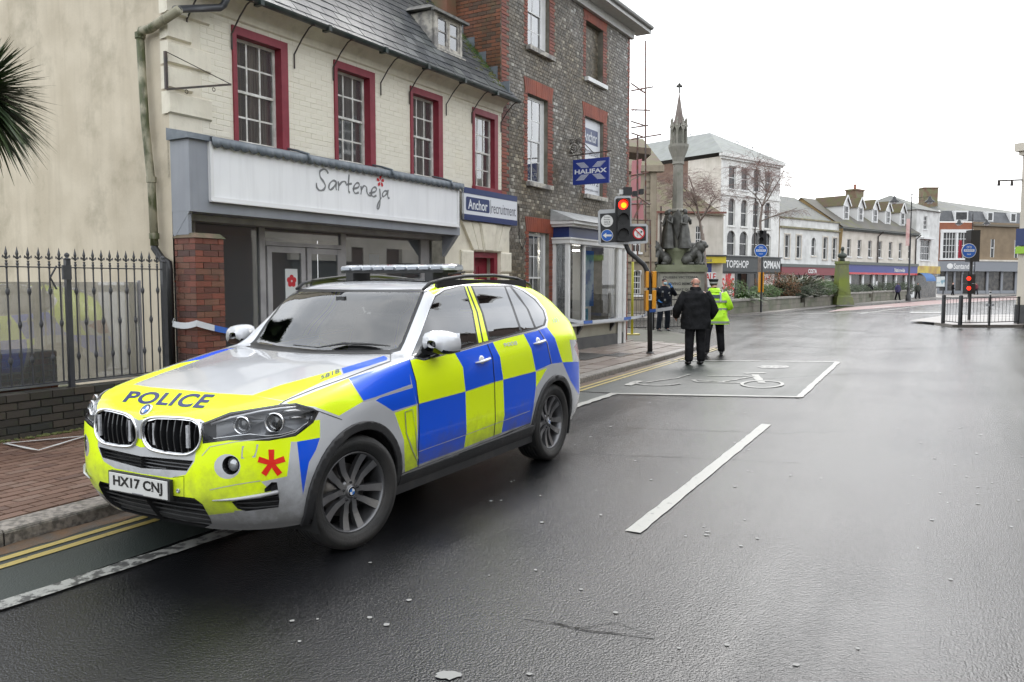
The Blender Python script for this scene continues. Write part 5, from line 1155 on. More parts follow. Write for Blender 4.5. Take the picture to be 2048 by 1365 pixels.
# right hand wing
aw=R(64);P1=Vector((kw,0));L_w=24.0
def wq(s,n=0):return(P1.x+math.sin(aw)*s*1.0-math.cos(aw)*0-n*math.cos(aw)*-0,0)
wing=bpy.data.objects.new('side_wing',None);link(wing,bb);wing.location=(kw,0,0);wing.rotation_euler=(0,0,R(22))
WH=[(x,x+.85,zk(512)-.2,zk(478))for x in(4.2,9.8,15.6)]
mb=MB();holed_wall(mb,0,L_w,zf1,zk(452),WH,depth=.15);mb.build('wing_wall',M_BKB,wing)
for h in WH:mb=MB();a,b,c,d=h;mb.box((a,.05,c),(b,.1,d));mb.build('window',M_FG,wing);mb=MB();mb.box((a,.0,c),(a+.1,.05,d));mb.box((b-.1,.0,c),(b,.05,d));mb.box((a+.1,.0,(c+d)/2),(b-.1,.045,(c+d)/2+.12));mb.build('window_frame',M_FW,wing)
MB().box((0,-.7,zf0),(L_w,0,zf1)).build('wing_fascia',MATS['bank_grey'],wing);MB().box((0,-.8,zf1),(L_w,.0,zf1+.25)).build('wing_cornice',M_WALLC,wing);MB().box((0,-.4,zk(452)),(L_w,0,zk(448))).build('wing_parapet',mat('wing_stone',(.15,.13,.1),.7),wing)
mb=MB();mb.box((0,-.1,0),(L_w,.0,.6))
for q in np.linspace(0,L_w-.5,8):mb.box((q,-.15,0),(q+.5,0,zf0))
mb.build('wing_shopfront',MATS['bank_grey'],wing);MB().box((0,.05,0),(L_w,.12,zf0)).build('wing_shop_window',M_DKG,wing)
mb=MB();mb.poly([(0,0,zm0),(L_w,0,zm0),(L_w,1.0,zm1),(0,1.0,zm1)]);mb.build('wing_mansard',M_MAN,wing);MB().box((0,-.05,zk(452)),(L_w,.0,zm0)).build('wing_upper_wall',M_BKB,wing)
for x in(3.2,8.6,14.2,19.6):MB().box((x,.1,zm0+.1),(x+1.5,1.2,zm1-.1)).build('mansard_window',M_FW,wing);
for x in(3.2,8.6,14.2,19.6):MB().box((x+.3,.08,zm0+.35),(x+1.2,.098,zm1-.3)).build('pane',M_FG,wing)
mb=MB();mb.poly([(0,0,zm0),(kw,0,zm0),(kw,1.0,zm1),(.6,1.0,zm1)]);mb.build('mansard',M_MAN,bb);mb=MB();mb.box((kw*.45,.05,zm0+.1),(kw*.85,1.0,zm1-.05));mw=mb.build('mansard_window',M_FW,bb);MB().box((kw*.49,.03,zm0+.35),(kw*.81,.048,zm1-.3)).build('pane',M_FG,mw)
mb=MB();zt=at(1900,404,137).z;rr_=Vector((L_w*math.cos(R(22)),L_w*math.sin(R(22))));mb.add([(.6,1,zm1),(kw,1.0,zm1),(kw+rr_.x,1+rr_.y,zm1),(kw+rr_.x-5,9+rr_.y,zt-.8),(kw-1.5,7.5,zt),(-3,9,zt-.6),(-6,1,zm1+1)],[(0,1,4,5),(1,2,3,4),(6,0,5)]);mb.build('roof',M_FSL,bb)
chimney(bb,pxm(1880)-pxm(1872),5,zt-1.5,2.4,1.6,3.2,M_CHB,0)
# ---- buildings behind: brick block and red roof with rooflight, grey roof beyond
b2=thing('brick_tower_block','brown brick block with roof plant seen behind the white corner building','building',S.o,S.rz)
MB().box((-.5,16,0),(4.5,22,S.sz(1575,348,16)[1])).build('wall',mat('block_brown',(.15,.115,.1),.8,c2=(.12,.095,.085),nscale=1),b2);MB().box((.2,17,S.sz(1575,348,16)[1]),(2.6,20,S.sz(1575,336,16)[1])).build('roof_plant',mat('plant_grey',(.17,.19,.2),.6),b2)
b3=thing('red_brick_rear_building','red brick rear building with sloping roof and rooflight behind the coffee shop','building',S.o,S.rz)
zr=S.sz(1570,400,9)[1]
mb=MB();mb.box((-.05,9,0),(6.8,15,zr-.3));mb.build('wall',mat('rear_red_brick',(.24,.075,.045),.8,c2=(.2,.08,.05),nscale=1),b3);mb=MB();mb.poly([(-.2,8.6,zr+1.2),(-.2,15,zr+3),(8.5,15,zr+.8),(7.2,8.6,zr-.9)]);mb.build('roof',M_FSL,b3);MB().prism([(2.6,9.6,zr+.95),(4.4,9.6,zr+.48),(4.4,11,zr+.9),(2.6,11,zr+1.4)],(0,0,.12)).build('rooflight',M_FW,b3)
b4=thing('flat_roofed_block','low grey flat roof block showing above the mossy ridge','building',S.o,S.rz);zq=S.sz(1660,385,20)[1];MB().box((13,20,0),(21,26,zq)).box((14,20.5,zq),(20.5,25.5,zq+.5)).build('wall',mat('flat_block_grey',(.17,.17,.17),.7,c2=(.1,.1,.1),nscale=2),b4)
# ---- cream building with mossy roof, behind the monument
Cf=Facade((at(1314,568,62).x,62.0),R(84));cb=thing('cream_gabled_building','cream building with mossy tiled roof behind the monument, blue and yellow shopfront','building',Cf.o,Cf.rz)
cw_,_=Cf.sz(1446,500);zw0,zw1=Cf.sz(1400,512)[1],Cf.sz(1330,424)[1]
wA=(Cf.sz(1391,480)[0],Cf.sz(1406,480)[0],Cf.sz(1398,506)[1],Cf.sz(1398,452)[1])
mb=MB();holed_wall(mb,0,cw_,zw0,zw1,[wA],depth=.15);mb.build('wall',M_WALLC,cb);fwin(cb,*wA,rows=4,cols=3)
mb=MB();zr1=Cf.sz(1330,352,5)[1];mb.poly([(-.3,-.3,zw1),(cw_+.1,-.3,zw1-.3),(cw_-1.6,5,zr1-.9),(-.3,5,zr1)]);mb.build('roof',M_MTILE,cb)
mb=MB();mb.box((-.2,-.36,zw1-.12),(cw_+.1,-.2,zw1+.02));mb.build('eaves',mat('red_eaves',(.2,.08,.06),.7),cb)
MB().box((Cf.sz(1380,515)[0],-.7,Cf.sz(1400,527)[1]),(cw_,-.003,Cf.sz(1400,514)[1])).build('yellow_fascia',MATS['yellow_fascia']if False else mat('bright_yellow_fascia',(.62,.50,.03),.5),cb)
MB().box((Cf.sz(1375,515)[0],-.8,Cf.sz(1400,514)[1]),(cw_,-.003,Cf.sz(1400,511)[1])).build('fascia_capping',M_DKP,cb)
put_text('web_lettering','orts.co.uk',M_GT,cb,Cf.sz(1396,515)[0],Cf.sz(1418,515)[0],Cf.sz(1400,525)[1],Cf.sz(1400,517)[1],-.71,.01)
MB().box((Cf.sz(1380,515)[0],-.3,0),(cw_-1.0,-.003,Cf.sz(1400,527)[1]-.01)).build('blue_shopfront',mat('shop_blue',(.015,.03,.17),.4),cb)
so_=MB().box((Cf.sz(1402,560)[0],-.34,Cf.sz(1400,575)[1]),(Cf.sz(1429,560)[0],-.305,Cf.sz(1400,545)[1])).build('sale_poster',M_FW,cb);put_text('sale_lettering','SALE',MATS['sale_red'],cb,Cf.sz(1403,560)[0],Cf.sz(1428,560)[0],Cf.sz(1400,561)[1],Cf.sz(1400,547)[1],-.345,.02)
MB().box((0,0,0),(cw_,.1,zw0)).build('lower_wall',M_WALLC,cb);mb=MB();x=Cf.sz(1321,450)[0];mb.tube([(x,-.1,zw1+.4),(x,-.1,0)],.07,6);mb.build('drainpipe',M_IRON,cb)
# ---- stone hall left of it (behind scaffolding)
Hf=Facade((at(1236,568,47).x,47.0),R(88));M_ST=mat('guildhall_stone',(.33,.28,.21),.8,c2=(.25,.21,.155),nscale=1.2,bump=.3,bscale=6,streak=((.13,.115,.09),.5))
hb=thing('stone_hall','weathered stone building with arched ground floor window behind the yellow post','building',Hf.o,Hf.rz)
hw_=Hf.sz(1310,500)[0];zh=Hf.sz(1300,345)[1];hw1=(Hf.sz(1266,560)[0],Hf.sz(1283,560)[0],Hf.sz(1275,590)[1],Hf.sz(1275,541)[1]);hw2=(Hf.sz(1262,500)[0],Hf.sz(1282,500)[0],Hf.sz(1275,505)[1],Hf.sz(1275,458)[1])
mb=MB();holed_wall(mb,-1,hw_,0,zh,[hw1,hw2],depth=.3);mb.poly([(hw_,0,0),(hw_,10,0),(hw_,10,zh),(hw_,0,zh)]);mb.build('wall',M_ST,hb)
fwin(hb,*hw1,n=.2,rows=4,cols=3,arch=True,fm=M_FW);fwin(hb,*hw2,n=.2,rows=3,cols=2)
z=.1
while z<zh-.3:
 mb=MB();q=random.uniform(-.01,.01)
 for(a,b)in((-1,hw1[0]-.15),(hw1[1]+.15,hw_+.05)):
  if z>hw2[2]-.5 and z<hw2[3]+.1:pass
  mb.box((a,-.06+q,z),(b,-.003,z+.30))
 mb.build('stone_course',M_ST,hb);z+=.36
mb=MB();mb.box((-1,-.4,zh),(hw_+.4,.2,zh+.35));mb.box((hw_-.35,-.16,0),(hw_,-.07,zh));mb.box((-1,-.25,hw1[3]+.5),(hw_+.1,-.07,hw1[3]+.75));mb.build('cornice',M_ST,hb)
mb=MB();mb.poly([(-1,-.3,zh+.35),(hw_+.4,-.3,zh+.35),(hw_+.4,6,zh+3),(-1,6,zh+3)]);mb.build('roof',M_MTILE,hb)
# ---- scaffolding beside the tall brick building
sc=thing('scaffolding','steel tube scaffolding with torn pink netting at the end of the speckled brick building','scaffolding')
M_SCF=mat('scaffold_steel',(.20,.185,.18),.45,.6,c2=(.22,.10,.07),nscale=6);M_NET=mat('pink_netting',(.62,.28,.30),.9)
Yq=27.0
def sp(px,py,Y=Yq):return at(px,py,Y)
for(x,y0_,y1_)in((1291,82,505),(1300,440,600),(1275,270,520)):MB().tube([sp(x,y0_),sp(x+(2 if y1_>520 else 0),y1_)],.03,6).build('standard',M_SCF,sc)
for(a,b)in[((1262,167),(1291,187)),((1262,182),(1307,174)),((1262,220),(1301,221)),((1262,243),(1291,252)),((1262,256),(1297,251)),((1262,279),(1323,269)),((1262,266),(1291,276)),((1262,385),(1300,410)),((1262,408),(1302,408)),((1262,440),(1302,441)),((1260,352),(1297,345))]:MB().tube([sp(*a),sp(*b)],.026,6).build('ledger',M_SCF,sc)
MB().prism([sp(1250,292),sp(1302,297),sp(1302,310),sp(1250,303)],(0,1.4,0)).build('scaffold_board',mat('scaffold_board',(.20,.15,.11),.8),sc)
mb=MB();g0=[(1264,322),(1284,318),(1286,380),(1262,392)]
for q in([(1264,322),(1284,318),(1281,350),(1262,360)],[(1262,362),(1282,352),(1280,392),(1262,398)],[(1262,402),(1286,400),(1288,440),(1264,436)]):mb.poly([sp(*p)for p in q])
mb.build('netting',M_NET,sc)
mb=MB();mb.tube([sp(1262,232),sp(1272,205),sp(1283,176)],.012,4);mb.tube([sp(1264,240),sp(1280,200),sp(1285,176)],.01,4);mb.build('torn_netting',M_NET,sc)
MB().obox(sp(1267,440),sp(1284,400),.05,.05).build('brace',M_SCF,sc)
# ---- pale building edge on the right
RB=Vector((at(2034,568,32.5).x,32.5));rbt=thing('cream_corner_building','cream building corner with black plinth and cornice at the right edge of the picture','building',(RB.x,RB.y,0),R(-62))
ztp=at(2040,287,32.5).z;M_RC=mat('right_cream_paint',(.62,.57,.48),.6,c2=(.55,.5,.42),nscale=1)
mb=MB();mb.box((0,0,.85),(16,6,ztp));mb.build('wall',M_RC,rbt);MB().box((-.04,-.04,.05),(16,6,.85)).build('plinth',M_PL,rbt)
mb=MB();mb.box((-.22,-.22,ztp-.32),(16,6.2,ztp));mb.box((-.10,-.10,ztp-.48),(16,6.1,ztp-.32));mb.build('cornice',M_RC,rbt)
for(y0_,y1_,m_)in((458,492,M_NAVY),(494,508,mat('lime_sign',(.32,.55,.05),.5))):za_,zb4=at(2040,y1_,32.5).z,at(2040,y0_,32.5).z;MB().box((-.05,-.14,za_),(.9,-.045,zb4)).build('wall_sign',m_,rbt)
ar=thing('wire_bracket','black bracket arm with insulators projecting from the cream building at the right edge','bracket')
p0_=at(2050,360,32.6);p1_=at(1996,362,31.9);MB().tube([p0_,p1_],.035,6).build('arm',M_IRON,ar)
for px in(1998,2024):q=at(px,361,32.1);MB().tube([q,q+Vector((0,0,-.22))],[.04,.06],6).build('insulator',M_IRON,ar)
MB().tube([at(2003,357,32.1),at(2030,320,36),at(2048,280,42)],.008,4).build('wire',M_IRON,ar)
# ================================================================== opposite terrace: shows in the car's windows, paint and the wet road edge
def terrace(name,label,a0,a1,b,H,m,roofm,ww,seed,par=2.6):
 o0=W(a1,b);d=W(a0,b)-o0;L_=d.length;rz=math.atan2(d.y,d.x);t=thing(name,label,'building',(o0.x,o0.y,0),rz)
 # local x runs back towards the camera, local y away from the street
 holes=[];n=int(L_/par);st=[(1.1,2.6)]
 for i in range(n):
  x=(i+.5)*L_/n
  for(c,d_)in((4.0,5.8),(6.9,8.4))if H>8 else((3.8,5.4),):holes.append((x-ww/2,x+ww/2,c,d_))
 mb=MB();holed_wall(mb,0,L_,0,H,holes,depth=.12);mb.poly([(0,0,0),(0,0,H),(0,8,H),(0,8,0)]);mb.poly([(L_,0,0),(L_,8,0),(L_,8,H),(L_,0,H)]);mb.build('wall',m,t)
 for h in holes:fwin(t,*h,n=.08,rows=4,cols=3)
 MB().poly([(0,-.3,H),(L_,-.3,H),(L_,4,H+2.6),(0,4,H+2.6)]).build('roof',roofm,t);MB().box((0,-.3,H-.2),(L_,0,H-.003)).build('eaves',M_FW,t)
 for i in range(n//2):
  x=(i+.5)*L_/(n//2);MB().box((x-1.4,-.06,.5),(x+1.4,-.01,2.5)).build('shop_window',M_DKG,t);MB().box((x-1.6,-.2,2.6),(x+1.6,-.004,3.2)).build('shop_fascia',M_WALLC,t)
 MB().box((-.02,-.05,0),(L_+.02,-.003,.5)).box((-.02,-.05,3.2),(L_+.02,-.003,3.6)).build('reflection_band',M_WALLC,t)  # added pale band and piers brighten what the shop glass mirrors
 for i in range(n//2+1):x=i*L_/(n//2);MB().box((max(0,x-.7),-.05,.5),(min(L_,x+.7),-.004,3.2)).build('reflection_pier',M_WALLC,t)
 for x in(.8,L_/2,L_-.8):chimney(t,x,4,H+1.6,1.2,.8,2.0,M_CHB,2)
 return t
M_OPB=mat('opposite_red_brick',(.12,.075,.06),.8,c2=(.09,.06,.05),nscale=1.5)
terrace('brick_terrace','dark red brick terrace across the road, seen mirrored in the car side windows',19.5,32,5.9,11.8,M_OPB,M_FSL,1.5,1)
terrace('rendered_terrace','lower pale rendered terrace across the road nearer than the brick terrace',-16,15,8.6,6.2,M_WALLC,M_MTILE,1.0,2)
# ================================================================== STREET FURNITURE
M_POLE=mat('black_pole_paint',(.014,.014,.015),.38,c2=(.03,.03,.03),nscale=4)
M_AMB=mat('amber_push_button_box',(.62,.26,.01),.4);M_SIGW=mat('sign_face_white',(.68,.68,.66),.4);M_SIGB=mat('sign_face_blue',(.01,.10,.42),.4);M_SIGR=mat('sign_face_red',(.5,.015,.02),.4);M_BORD=mat('signal_border_grey',(.42,.43,.44),.45)
M_REDL=mat('lit_red_lamp',(.8,.02,.0),.3,emit=(1,.015,.005),estr=1.6);M_ORL=mat('lit_lamp_core',(1,.4,.0),.3,emit=(1,.10,.0),estr=3);M_SGB=mat('signal_black',(.012,.012,.013),.45)
# ---- traffic light
tp=G(1300,707,.11);Yt=tp.y
tl=thing('traffic_light','traffic light on cranked black pole showing red, with blue arrow sign','traffic light',(0,0,0))
q=lambda x,y,dy=0:at(x,y,Yt+dy)
MB().tube([Vector((tp.x,Yt,.1)),q(1299.5,620),q(1300,572),q(1297,548),q(1288,530),q(1272,516),q(1258,504),q(1252,490),q(1251,470,.1)],[.058]*2+[.056]*7,12).build('pole',M_POLE,tl,True)
MB().lathe([(.10,0),(.10,.02),(.065,.05)],14,c=(tp.x,Yt,.1)).build('pole_base',M_POLE,tl)
# backing board with pale border: stepped outline
Yb_=Yt-.16
def outl(pts,Y):return[at(x,y,Y)for x,y in pts]
O1=[(1196,424),(1199.5,420),(1229,419),(1229,397),(1232,393),(1260,392),(1263,395),(1263,448),(1292,448),(1296,452),(1296,484),(1293,487),(1202,491),(1197,488)]
O2=[(1200,428),(1230,426),(1231,400),(1234,397),(1259,396),(1260,453),(1292,453),(1292,482),(1202,486)]
MB().prism(outl(O1,Yb_),(0,.02,0)).build('border',M_BORD,tl);MB().prism(outl(O2,Yb_-.006),(0,.03,0)).build('backing_board',M_SGB,tl)
c0=at(1247,430,Yb_);w_=at(1259,430,Yb_).x-at(1234,430,Yb_).x;MB().box((at(1234,430,Yb_).x,Yb_-.10,at(1247,483,Yb_).z),(at(1259,430,Yb_).x,Yb_+.15,at(1247,398,Yb_).z)).build('signal_housing',M_SGB,tl)
def disc(name,x,y,r,m,par,Y,k=28,d=.012):c=at(x,y,Y);return MB().lathe([(r,0),(r,d)],k,Matrix.Rotation(R(90),3,'X'),c).build(name,m,par)
for i,y in enumerate((410,438,468)):
 c=at(1246,y,Yb_-.10)
 mb=MB();k=16;vs=[]
 for d in(0,-.17):
  for j in range(k+1):a=R(-15+210*j/k);rr=.115;vs.append((c.x+rr*math.cos(a),c.y+d*(.55+.45*math.sin(max(0,a))),c.z+rr*math.sin(a)))
 mb.add(vs,[(j,j+1,k+2+j,k+1+j)for j in range(k)]);mb.build('visor',M_SGB,tl)
 if i==0:disc('red_lamp',1246,y,.105,M_REDL,tl,Yb_-.103);disc('lamp_core',1247.5,y+1,.062,M_ORL,tl,Yb_-.117,d=.004)
 else:disc('dark_lamp',1246,y,.10,M_SGB,tl,Yb_-.103)
disc('exception_plate',1214,442.5,.135,M_SIGW,tl,Yb_-.012)
for i,s_ in enumerate(('Except','buses,','taxis &','cycles')):
 c=at(1214,435.5+i*4.6,Yb_);me=text_fit(s_,c.x-.07,c.x+.07,c.z-.014,c.z+.024,.01,0)
 for v in me.vertices:v.co=Vector((v.co.x,Yb_-.0265,v.co.y))
 me.materials.append(M_BLK);link(bpy.data.objects.new('plate_text',me),tl)
disc('arrow_sign_rim',1214,471.5,.135,M_SIGW,tl,Yb_-.012);disc('arrow_sign',1214,471.5,.125,M_SIGB,tl,Yb_-.017,d=.01)
c=at(1214,471.5,Yb_);e=Yb_-.031
MB().poly([(c.x-.10,e,c.z),(c.x-.02,e,c.z+.06),(c.x-.02,e,c.z+.022),(c.x+.10,e,c.z+.022),(c.x+.10,e,c.z-.022),(c.x-.02,e,c.z-.022),(c.x-.02,e,c.z-.06)]).build('white_arrow',M_SIGW,tl)
disc('turn_sign_rim',1277.5,467,.135,M_SIGR,tl,Yb_-.012);disc('turn_sign',1277.5,467,.105,M_SIGW,tl,Yb_-.017,d=.01)
c=at(1277.5,467,Yb_);mb=MB();mb.tube([(c.x-.03,e+.002,c.z-.07),(c.x-.03,e+.002,c.z),(c.x,e+.002,c.z+.03),(c.x+.05,e+.002,c.z+.03)],.012,4,flat=.2);mb.poly([(c.x+.04,e,c.z+.065),(c.x+.085,e,c.z+.03),(c.x+.04,e,c.z-.005)]);mb.build('black_arrow',M_BLK,tl)
MB().obox((c.x-.085,e-.003,c.z+.085),(c.x+.085,e-.003,c.z-.085),.003,.024).build('red_bar',M_SIGR,tl)
# camera box and small sign above
mb=MB();a=at(1246,391,Yt);MB().box((a.x,Yt-.1,a.z),(a.x+.19,Yt+.1,a.z+.17)).build('detector_box',M_SGB,tl);a=at(1238,389,Yt);MB().box((a.x,Yt-.04,a.z),(a.x+.14,Yt-.02,a.z+.10)).build('detector_label',M_SIGW,tl)
for(x,y)in((1266,388),(1279,384)):a=at(x,y,Yt+.2);MB().box((a.x,Yt+.15,a.z-.05),(a.x+.09,Yt+.35,a.z+.06)).build('camera',M_SGB,tl)
# amber push button boxes and sticker
for(y0_,y1_)in((543,576),(581,622)):
 za_,zb_4=at(1300,y1_,Yt).z,at(1300,y0_,Yt).z
 for x0_,x1_ in((1290,1296),(1303,1311)):bx=MB().box((at(x0_,600,Yt).x,Yt-.10,za_),(at(x1_,600,Yt).x,Yt+.14,zb_4)).build('push_button_box',M_AMB,tl);bevel(bx,.01,2)
a,b=at(1295.5,601,Yt-.06),at(1303.5,589,Yt-.06);MB().box((a.x,Yt-.068,a.z),(b.x,Yt-.060,b.z)).build('sticker',M_SIGW,tl);MB().box((a.x+.03,Yt-.071,a.z+.03),(b.x-.03,Yt-.068,b.z-.03)).build('sticker_mark',M_BLK,tl)
# ---- yellow post
yp=G(1264,671,.12);yt_=thing('yellow_post','yellow scaffold base post by the side street guard rail','post',yp)
MB().tube([(0,0,0),(0,0,2.25)],.038,10).build('post_shaft',mat('yellow_foam',(.55,.50,.03),.5,c2=(.45,.42,.05),nscale=4),yt_,True);MB().tube([(0,0,2.25),(-.05,0,3.4)],.026,8).build('upper_tube',M_SCF,yt_);MB().box((-.22,-.18,0),(.22,.18,.05)).build('base_board',mat('yellow_board',(.50,.42,.12),.6),yt_)
# ---- guard rails
M_GR=mat('black_guard_rail',(.012,.012,.013),.4)
def guard(label,A_,B_,nb,h=1.05,name='guard_rail',z=.1,group=None,posts=2):
 A_,B_=Vector((A_[0],A_[1],z)),Vector((B_[0],B_[1],z));d=B_-A_;L_=d.length;t=thing(name,label,'railing',A_,math.atan2(d.y,d.x),group)
 for zz in(.10,h):MB().box((0,-.02,zz-.015),(L_,.02,zz+.015)).build('rail',M_GR,t)
 for i in range(posts):x=L_*i/(posts-1);MB().box((x-.03,-.03,0),(x+.03,.03,h+.04)).build('rail_post',M_GR,t)
 me=bpy.data.meshes.new('bar');m_=MB().tube([(0,0,.10),(0,0,h)],.008,5);me.from_pydata(m_.v,[],m_.f);me.materials.append(M_GR)
 for i in range(nb):o=bpy.data.objects.new('bar',me);link(o,t);o.location=(L_*(i+.5)/nb,0,0)
 return t
gl=[G(1246,662,.1),G(1306,660.5,.1),G(1366,659.5,.1)]
guard('black guard rail along the side street behind the yellow post',gl[0],gl[1],8,group=None);guard('black guard rail behind the masked officer',gl[1],gl[2],8)
gl2=[at(1250,618,40),at(1395,618,40)]
guard('far guard rail in front of the monument steps',(gl2[0].x,40.5),(gl2[1].x,40.5),22,posts=4)
g_=[G(1885,647,.1),G(1920,651,.1),G(1978,650,.1),G(2036,648,.1)]
guard('short angled guard rail at the left end of the traffic island',g_[0],g_[1],6);guard('guard rail on the island between the thick corner post and the studded post',g_[1],g_[2],8);guard('guard rail on the island running to the cream building corner',g_[2],g_[3],8)
for i,(x,lb)in enumerate(((1886,'thick black post at the left end of the island guard rail'),(1920,'thick black corner post of the island guard rail'))):
 p=G(x,(647,651)[i],.1);t=thing('bollard',lb,'bollard',p);MB().lathe([(.075,0),(.075,1.12),(.05,1.16),(0,1.17)],12,caps=False).build('body',M_GR,t,True)
p=G(1978,652,.1);t=thing('marker_post','slim black post with white bands rising above the island guard rail','post',p);MB().tube([(0,0,0),(0,0,1.35)],.03,8).build('post_shaft',M_GR,t);MB().tube([(0,0,1.18),(0,0,1.24)],.034,8).tube([(0,0,1.29),(0,0,1.34)],.034,8).build('white_band',M_SIGW,t);MB().box((-.16,-.02,.75),(.16,.01,.84)).build('name_tag',M_BORD,t)
bpy.data.objects['white_band']['kind']='stuff'
# ---- blue bus and cycle signs with signals
def bus_sign(par,c,r):
 MB().lathe([(r,0),(r,.02)],28,Matrix.Rotation(R(90),3,'X'),c).build('sign_rim',M_SIGW,par);MB().lathe([(r*.93,0),(r*.93,.028)],28,Matrix.Rotation(R(90),3,'X'),c).build('sign_face',M_SIGB,par)
 y=c.y-.031;b=MB().box((c.x-r*.72,y,c.z-r*.12),(c.x+r*.72,y+.002,c.z+r*.2)).build('bus_symbol',M_SIGW,par);mb=MB()
 for i in range(5):x=c.x-r*.6+i*r*.25;mb.box((x,y-.002,c.z+r*.02),(x+r*.18,y-.0005,c.z+r*.13))
 mb.build('bus_windows',M_SIGB,par)
 mb=MB()
 for s_ in(-1,1):mb.tube([(c.x+s_*r*.2+r*.13*math.cos(a_),y,c.z+r*.48+r*.13*math.sin(a_))for a_ in[i*.7 for i in range(10)]],r*.025,4)
 mb.tube([(c.x-r*.2,y,c.z+r*.48),(c.x,y,c.z+r*.66),(c.x+r*.2,y,c.z+r*.48)],r*.02,4);mb.build('cycle_symbol',M_SIGW,par)
 me=text_fit('local',c.x-r*.25,c.x+r*.25,c.z-r*.55,c.z-r*.35,.01,0)
 for v in me.vertices:v.co=Vector((v.co.x,y,v.co.y))
 me.materials.append(M_SIGW);link(bpy.data.objects.new('sign_lettering',me),par)
def signal_post(label,px,by,sy_,sr,heads,ambers,back=None):
 p=G(px,by,.1);Y=p.y;t=thing('signal_post',label,'traffic light',(0,0,0));k=Y/FPX
 MB().tube([(p.x,Y,.1),(p.x,Y,at(px,470,Y).z)],.065,10).build('pole',M_POLE,t);bus_sign(t,at(px-.5,sy_,Y-.25),sr*k)
 for(x0_,x1_,y0_,y1_)in heads:a,b=at(x0_,y1_,Y),at(x1_,y0_,Y);MB().box((a.x,Y-.2,a.z),(b.x,Y+.2,b.z)).build('signal_head',M_SGB,t)
 for(x0_,x1_,y0_,y1_)in ambers:a,b=at(x0_,y1_,Y),at(x1_,y0_,Y);MB().box((a.x,Y-.1,a.z),(b.x,Y+.12,b.z)).build('push_button_box',M_AMB,t)
 return t,Y
t,Y=signal_post('signal post with round blue bus and cycle sign in front of the TOPMAN shop',1522,625,502,13,[(1516,1531,462,492)],[(1517,1520.5,545,585),(1524,1527,545,585)])
for z_ in(0,14):mb=MB();a=at(1520,466+z_,Y-.2);mb.lathe([(.14,0),(.14,.22)],10,Matrix.Rotation(R(90),3,'X'),a,caps=False);mb.build('visor',M_SGB,t)
t,Y=signal_post('signal post with round blue sign and two red lights behind the island guard rail',1938,640,502,14.5,[(1935,1956,461,524),(1930,1946,549,567),(1930,1946,568,588)],[])
for y in(557.5,577):c=at(1937.5,y,Y-.21);MB().lathe([(.085,0),(.085,.02)],14,Matrix.Rotation(R(90),3,'X'),c).build('red_man_lamp',M_REDL,t)
MB().box((at(1925,516,Y).x,Y+.3,at(1925,516,Y).z),(at(1932,475,Y).x,Y+.34,at(1932,480,Y).z)).build('red_banner',mat('banner_red',(.55,.05,.08),.6),t)
# ---- ornate lamp posts
def lamp_post(label,px,ytop,Y,arms,ya,banner=False):
 x=at(px,500,Y).x;zt=at(px,ytop,Y).z;t=thing('street_lamp',label,'street lamp',(x,Y,.1));zt-=.1
 MB().lathe([(.24,0),(.24,.5),(.16,.6),(.12,1.2),(.13,1.25),(.09,1.3),(.07,zt*.6),(.09,zt*.6+.05),(.055,zt*.62),(.045,zt-.4),(.08,zt-.35),(.03,zt-.2),(.05,zt-.12),(.005,zt)],12,caps=False).build('pole',M_POLE,t,True)
 za_=at(px,ya,Y).z-.1
 for ax in arms:
  dx=at(ax,500,Y).x-x;MB().tube([(0,0,za_-.02),(dx,0,za_+.1)],.022,6).build('arm',M_POLE,t);mb=MB()
  for f in(.2,.45,.7):mb.tube([(dx*f+.16*math.cos(a_)*(1-a_/9),0,za_-.18+.16*math.sin(a_)*(1-a_/9))for a_ in[i*.6 for i in range(12)]],.012,4)
  mb.build('scroll',M_POLE,t);zl=at(ax,ya,Y).z-.1-.0
  ln=MB().lathe([(.02,.25),(.05,.12),(.14,.06),(.17,-.10),(.42,-.34),(.44,-.40)],14,c=(dx,0,zl),caps=False).build('lantern_hood',M_POLE,t,True);MB().ball((dx,0,zl-.40),(.27,.27,.20),12,6).build('lantern_bowl',mat('lamp_bowl',(.55,.56,.58),.15,coat=.5),t,True)
 if banner:MB().box((-.42,-.02,at(px,492,Y).z-.1),(-.10,.02,at(px,438,Y).z-.1)).build('banner',mat('faded_pink_banner',(.50,.27,.25),.7,c2=(.62,.45,.42),nscale=2),t)
lamp_post('tall black lamp post with two lanterns and a faded pink banner',1820,382,74,(1785,1856),396,True)
lamp_post('black lamp post with two lanterns standing behind the right blue sign',1943,425,96,(1916,1971),442)
# ---- map board, planter boxes, bust
t=thing('map_board','white town map board in a black frame below the bank window','notice board',G(1876,590,.1));k=t.location.y/FPX
MB().box((-13*k,-.05,at(0,577,t.location.y).z),(13*k,.05,at(0,553,t.location.y).z)).build('frame',M_SGB,t);MB().box((-12*k,-.08,at(0,575,t.location.y).z),(12*k,-.052,at(0,555,t.location.y).z)).build('map_panel',mat('map_print',(.6,.63,.62),.4,c2=(.2,.33,.4),nscale=1.3,lo=.55,hi=.6),t)
for s_ in(-1,1):MB().box((s_*10*k-.08,-.04,0),(s_*10*k+.08,.04,2)).build('leg',M_SGB,t)
M_PS=mat('mossy_planter_stone',(.20,.18,.15),.85,c2=(.12,.125,.09),nscale=1.2,c3=(.08,.11,.035),n3=1.6,c3amt=.6,bump=.4,bscale=9)
M_CAP=mat('planter_capping',(.30,.28,.25),.7,c2=(.2,.19,.16),nscale=2)
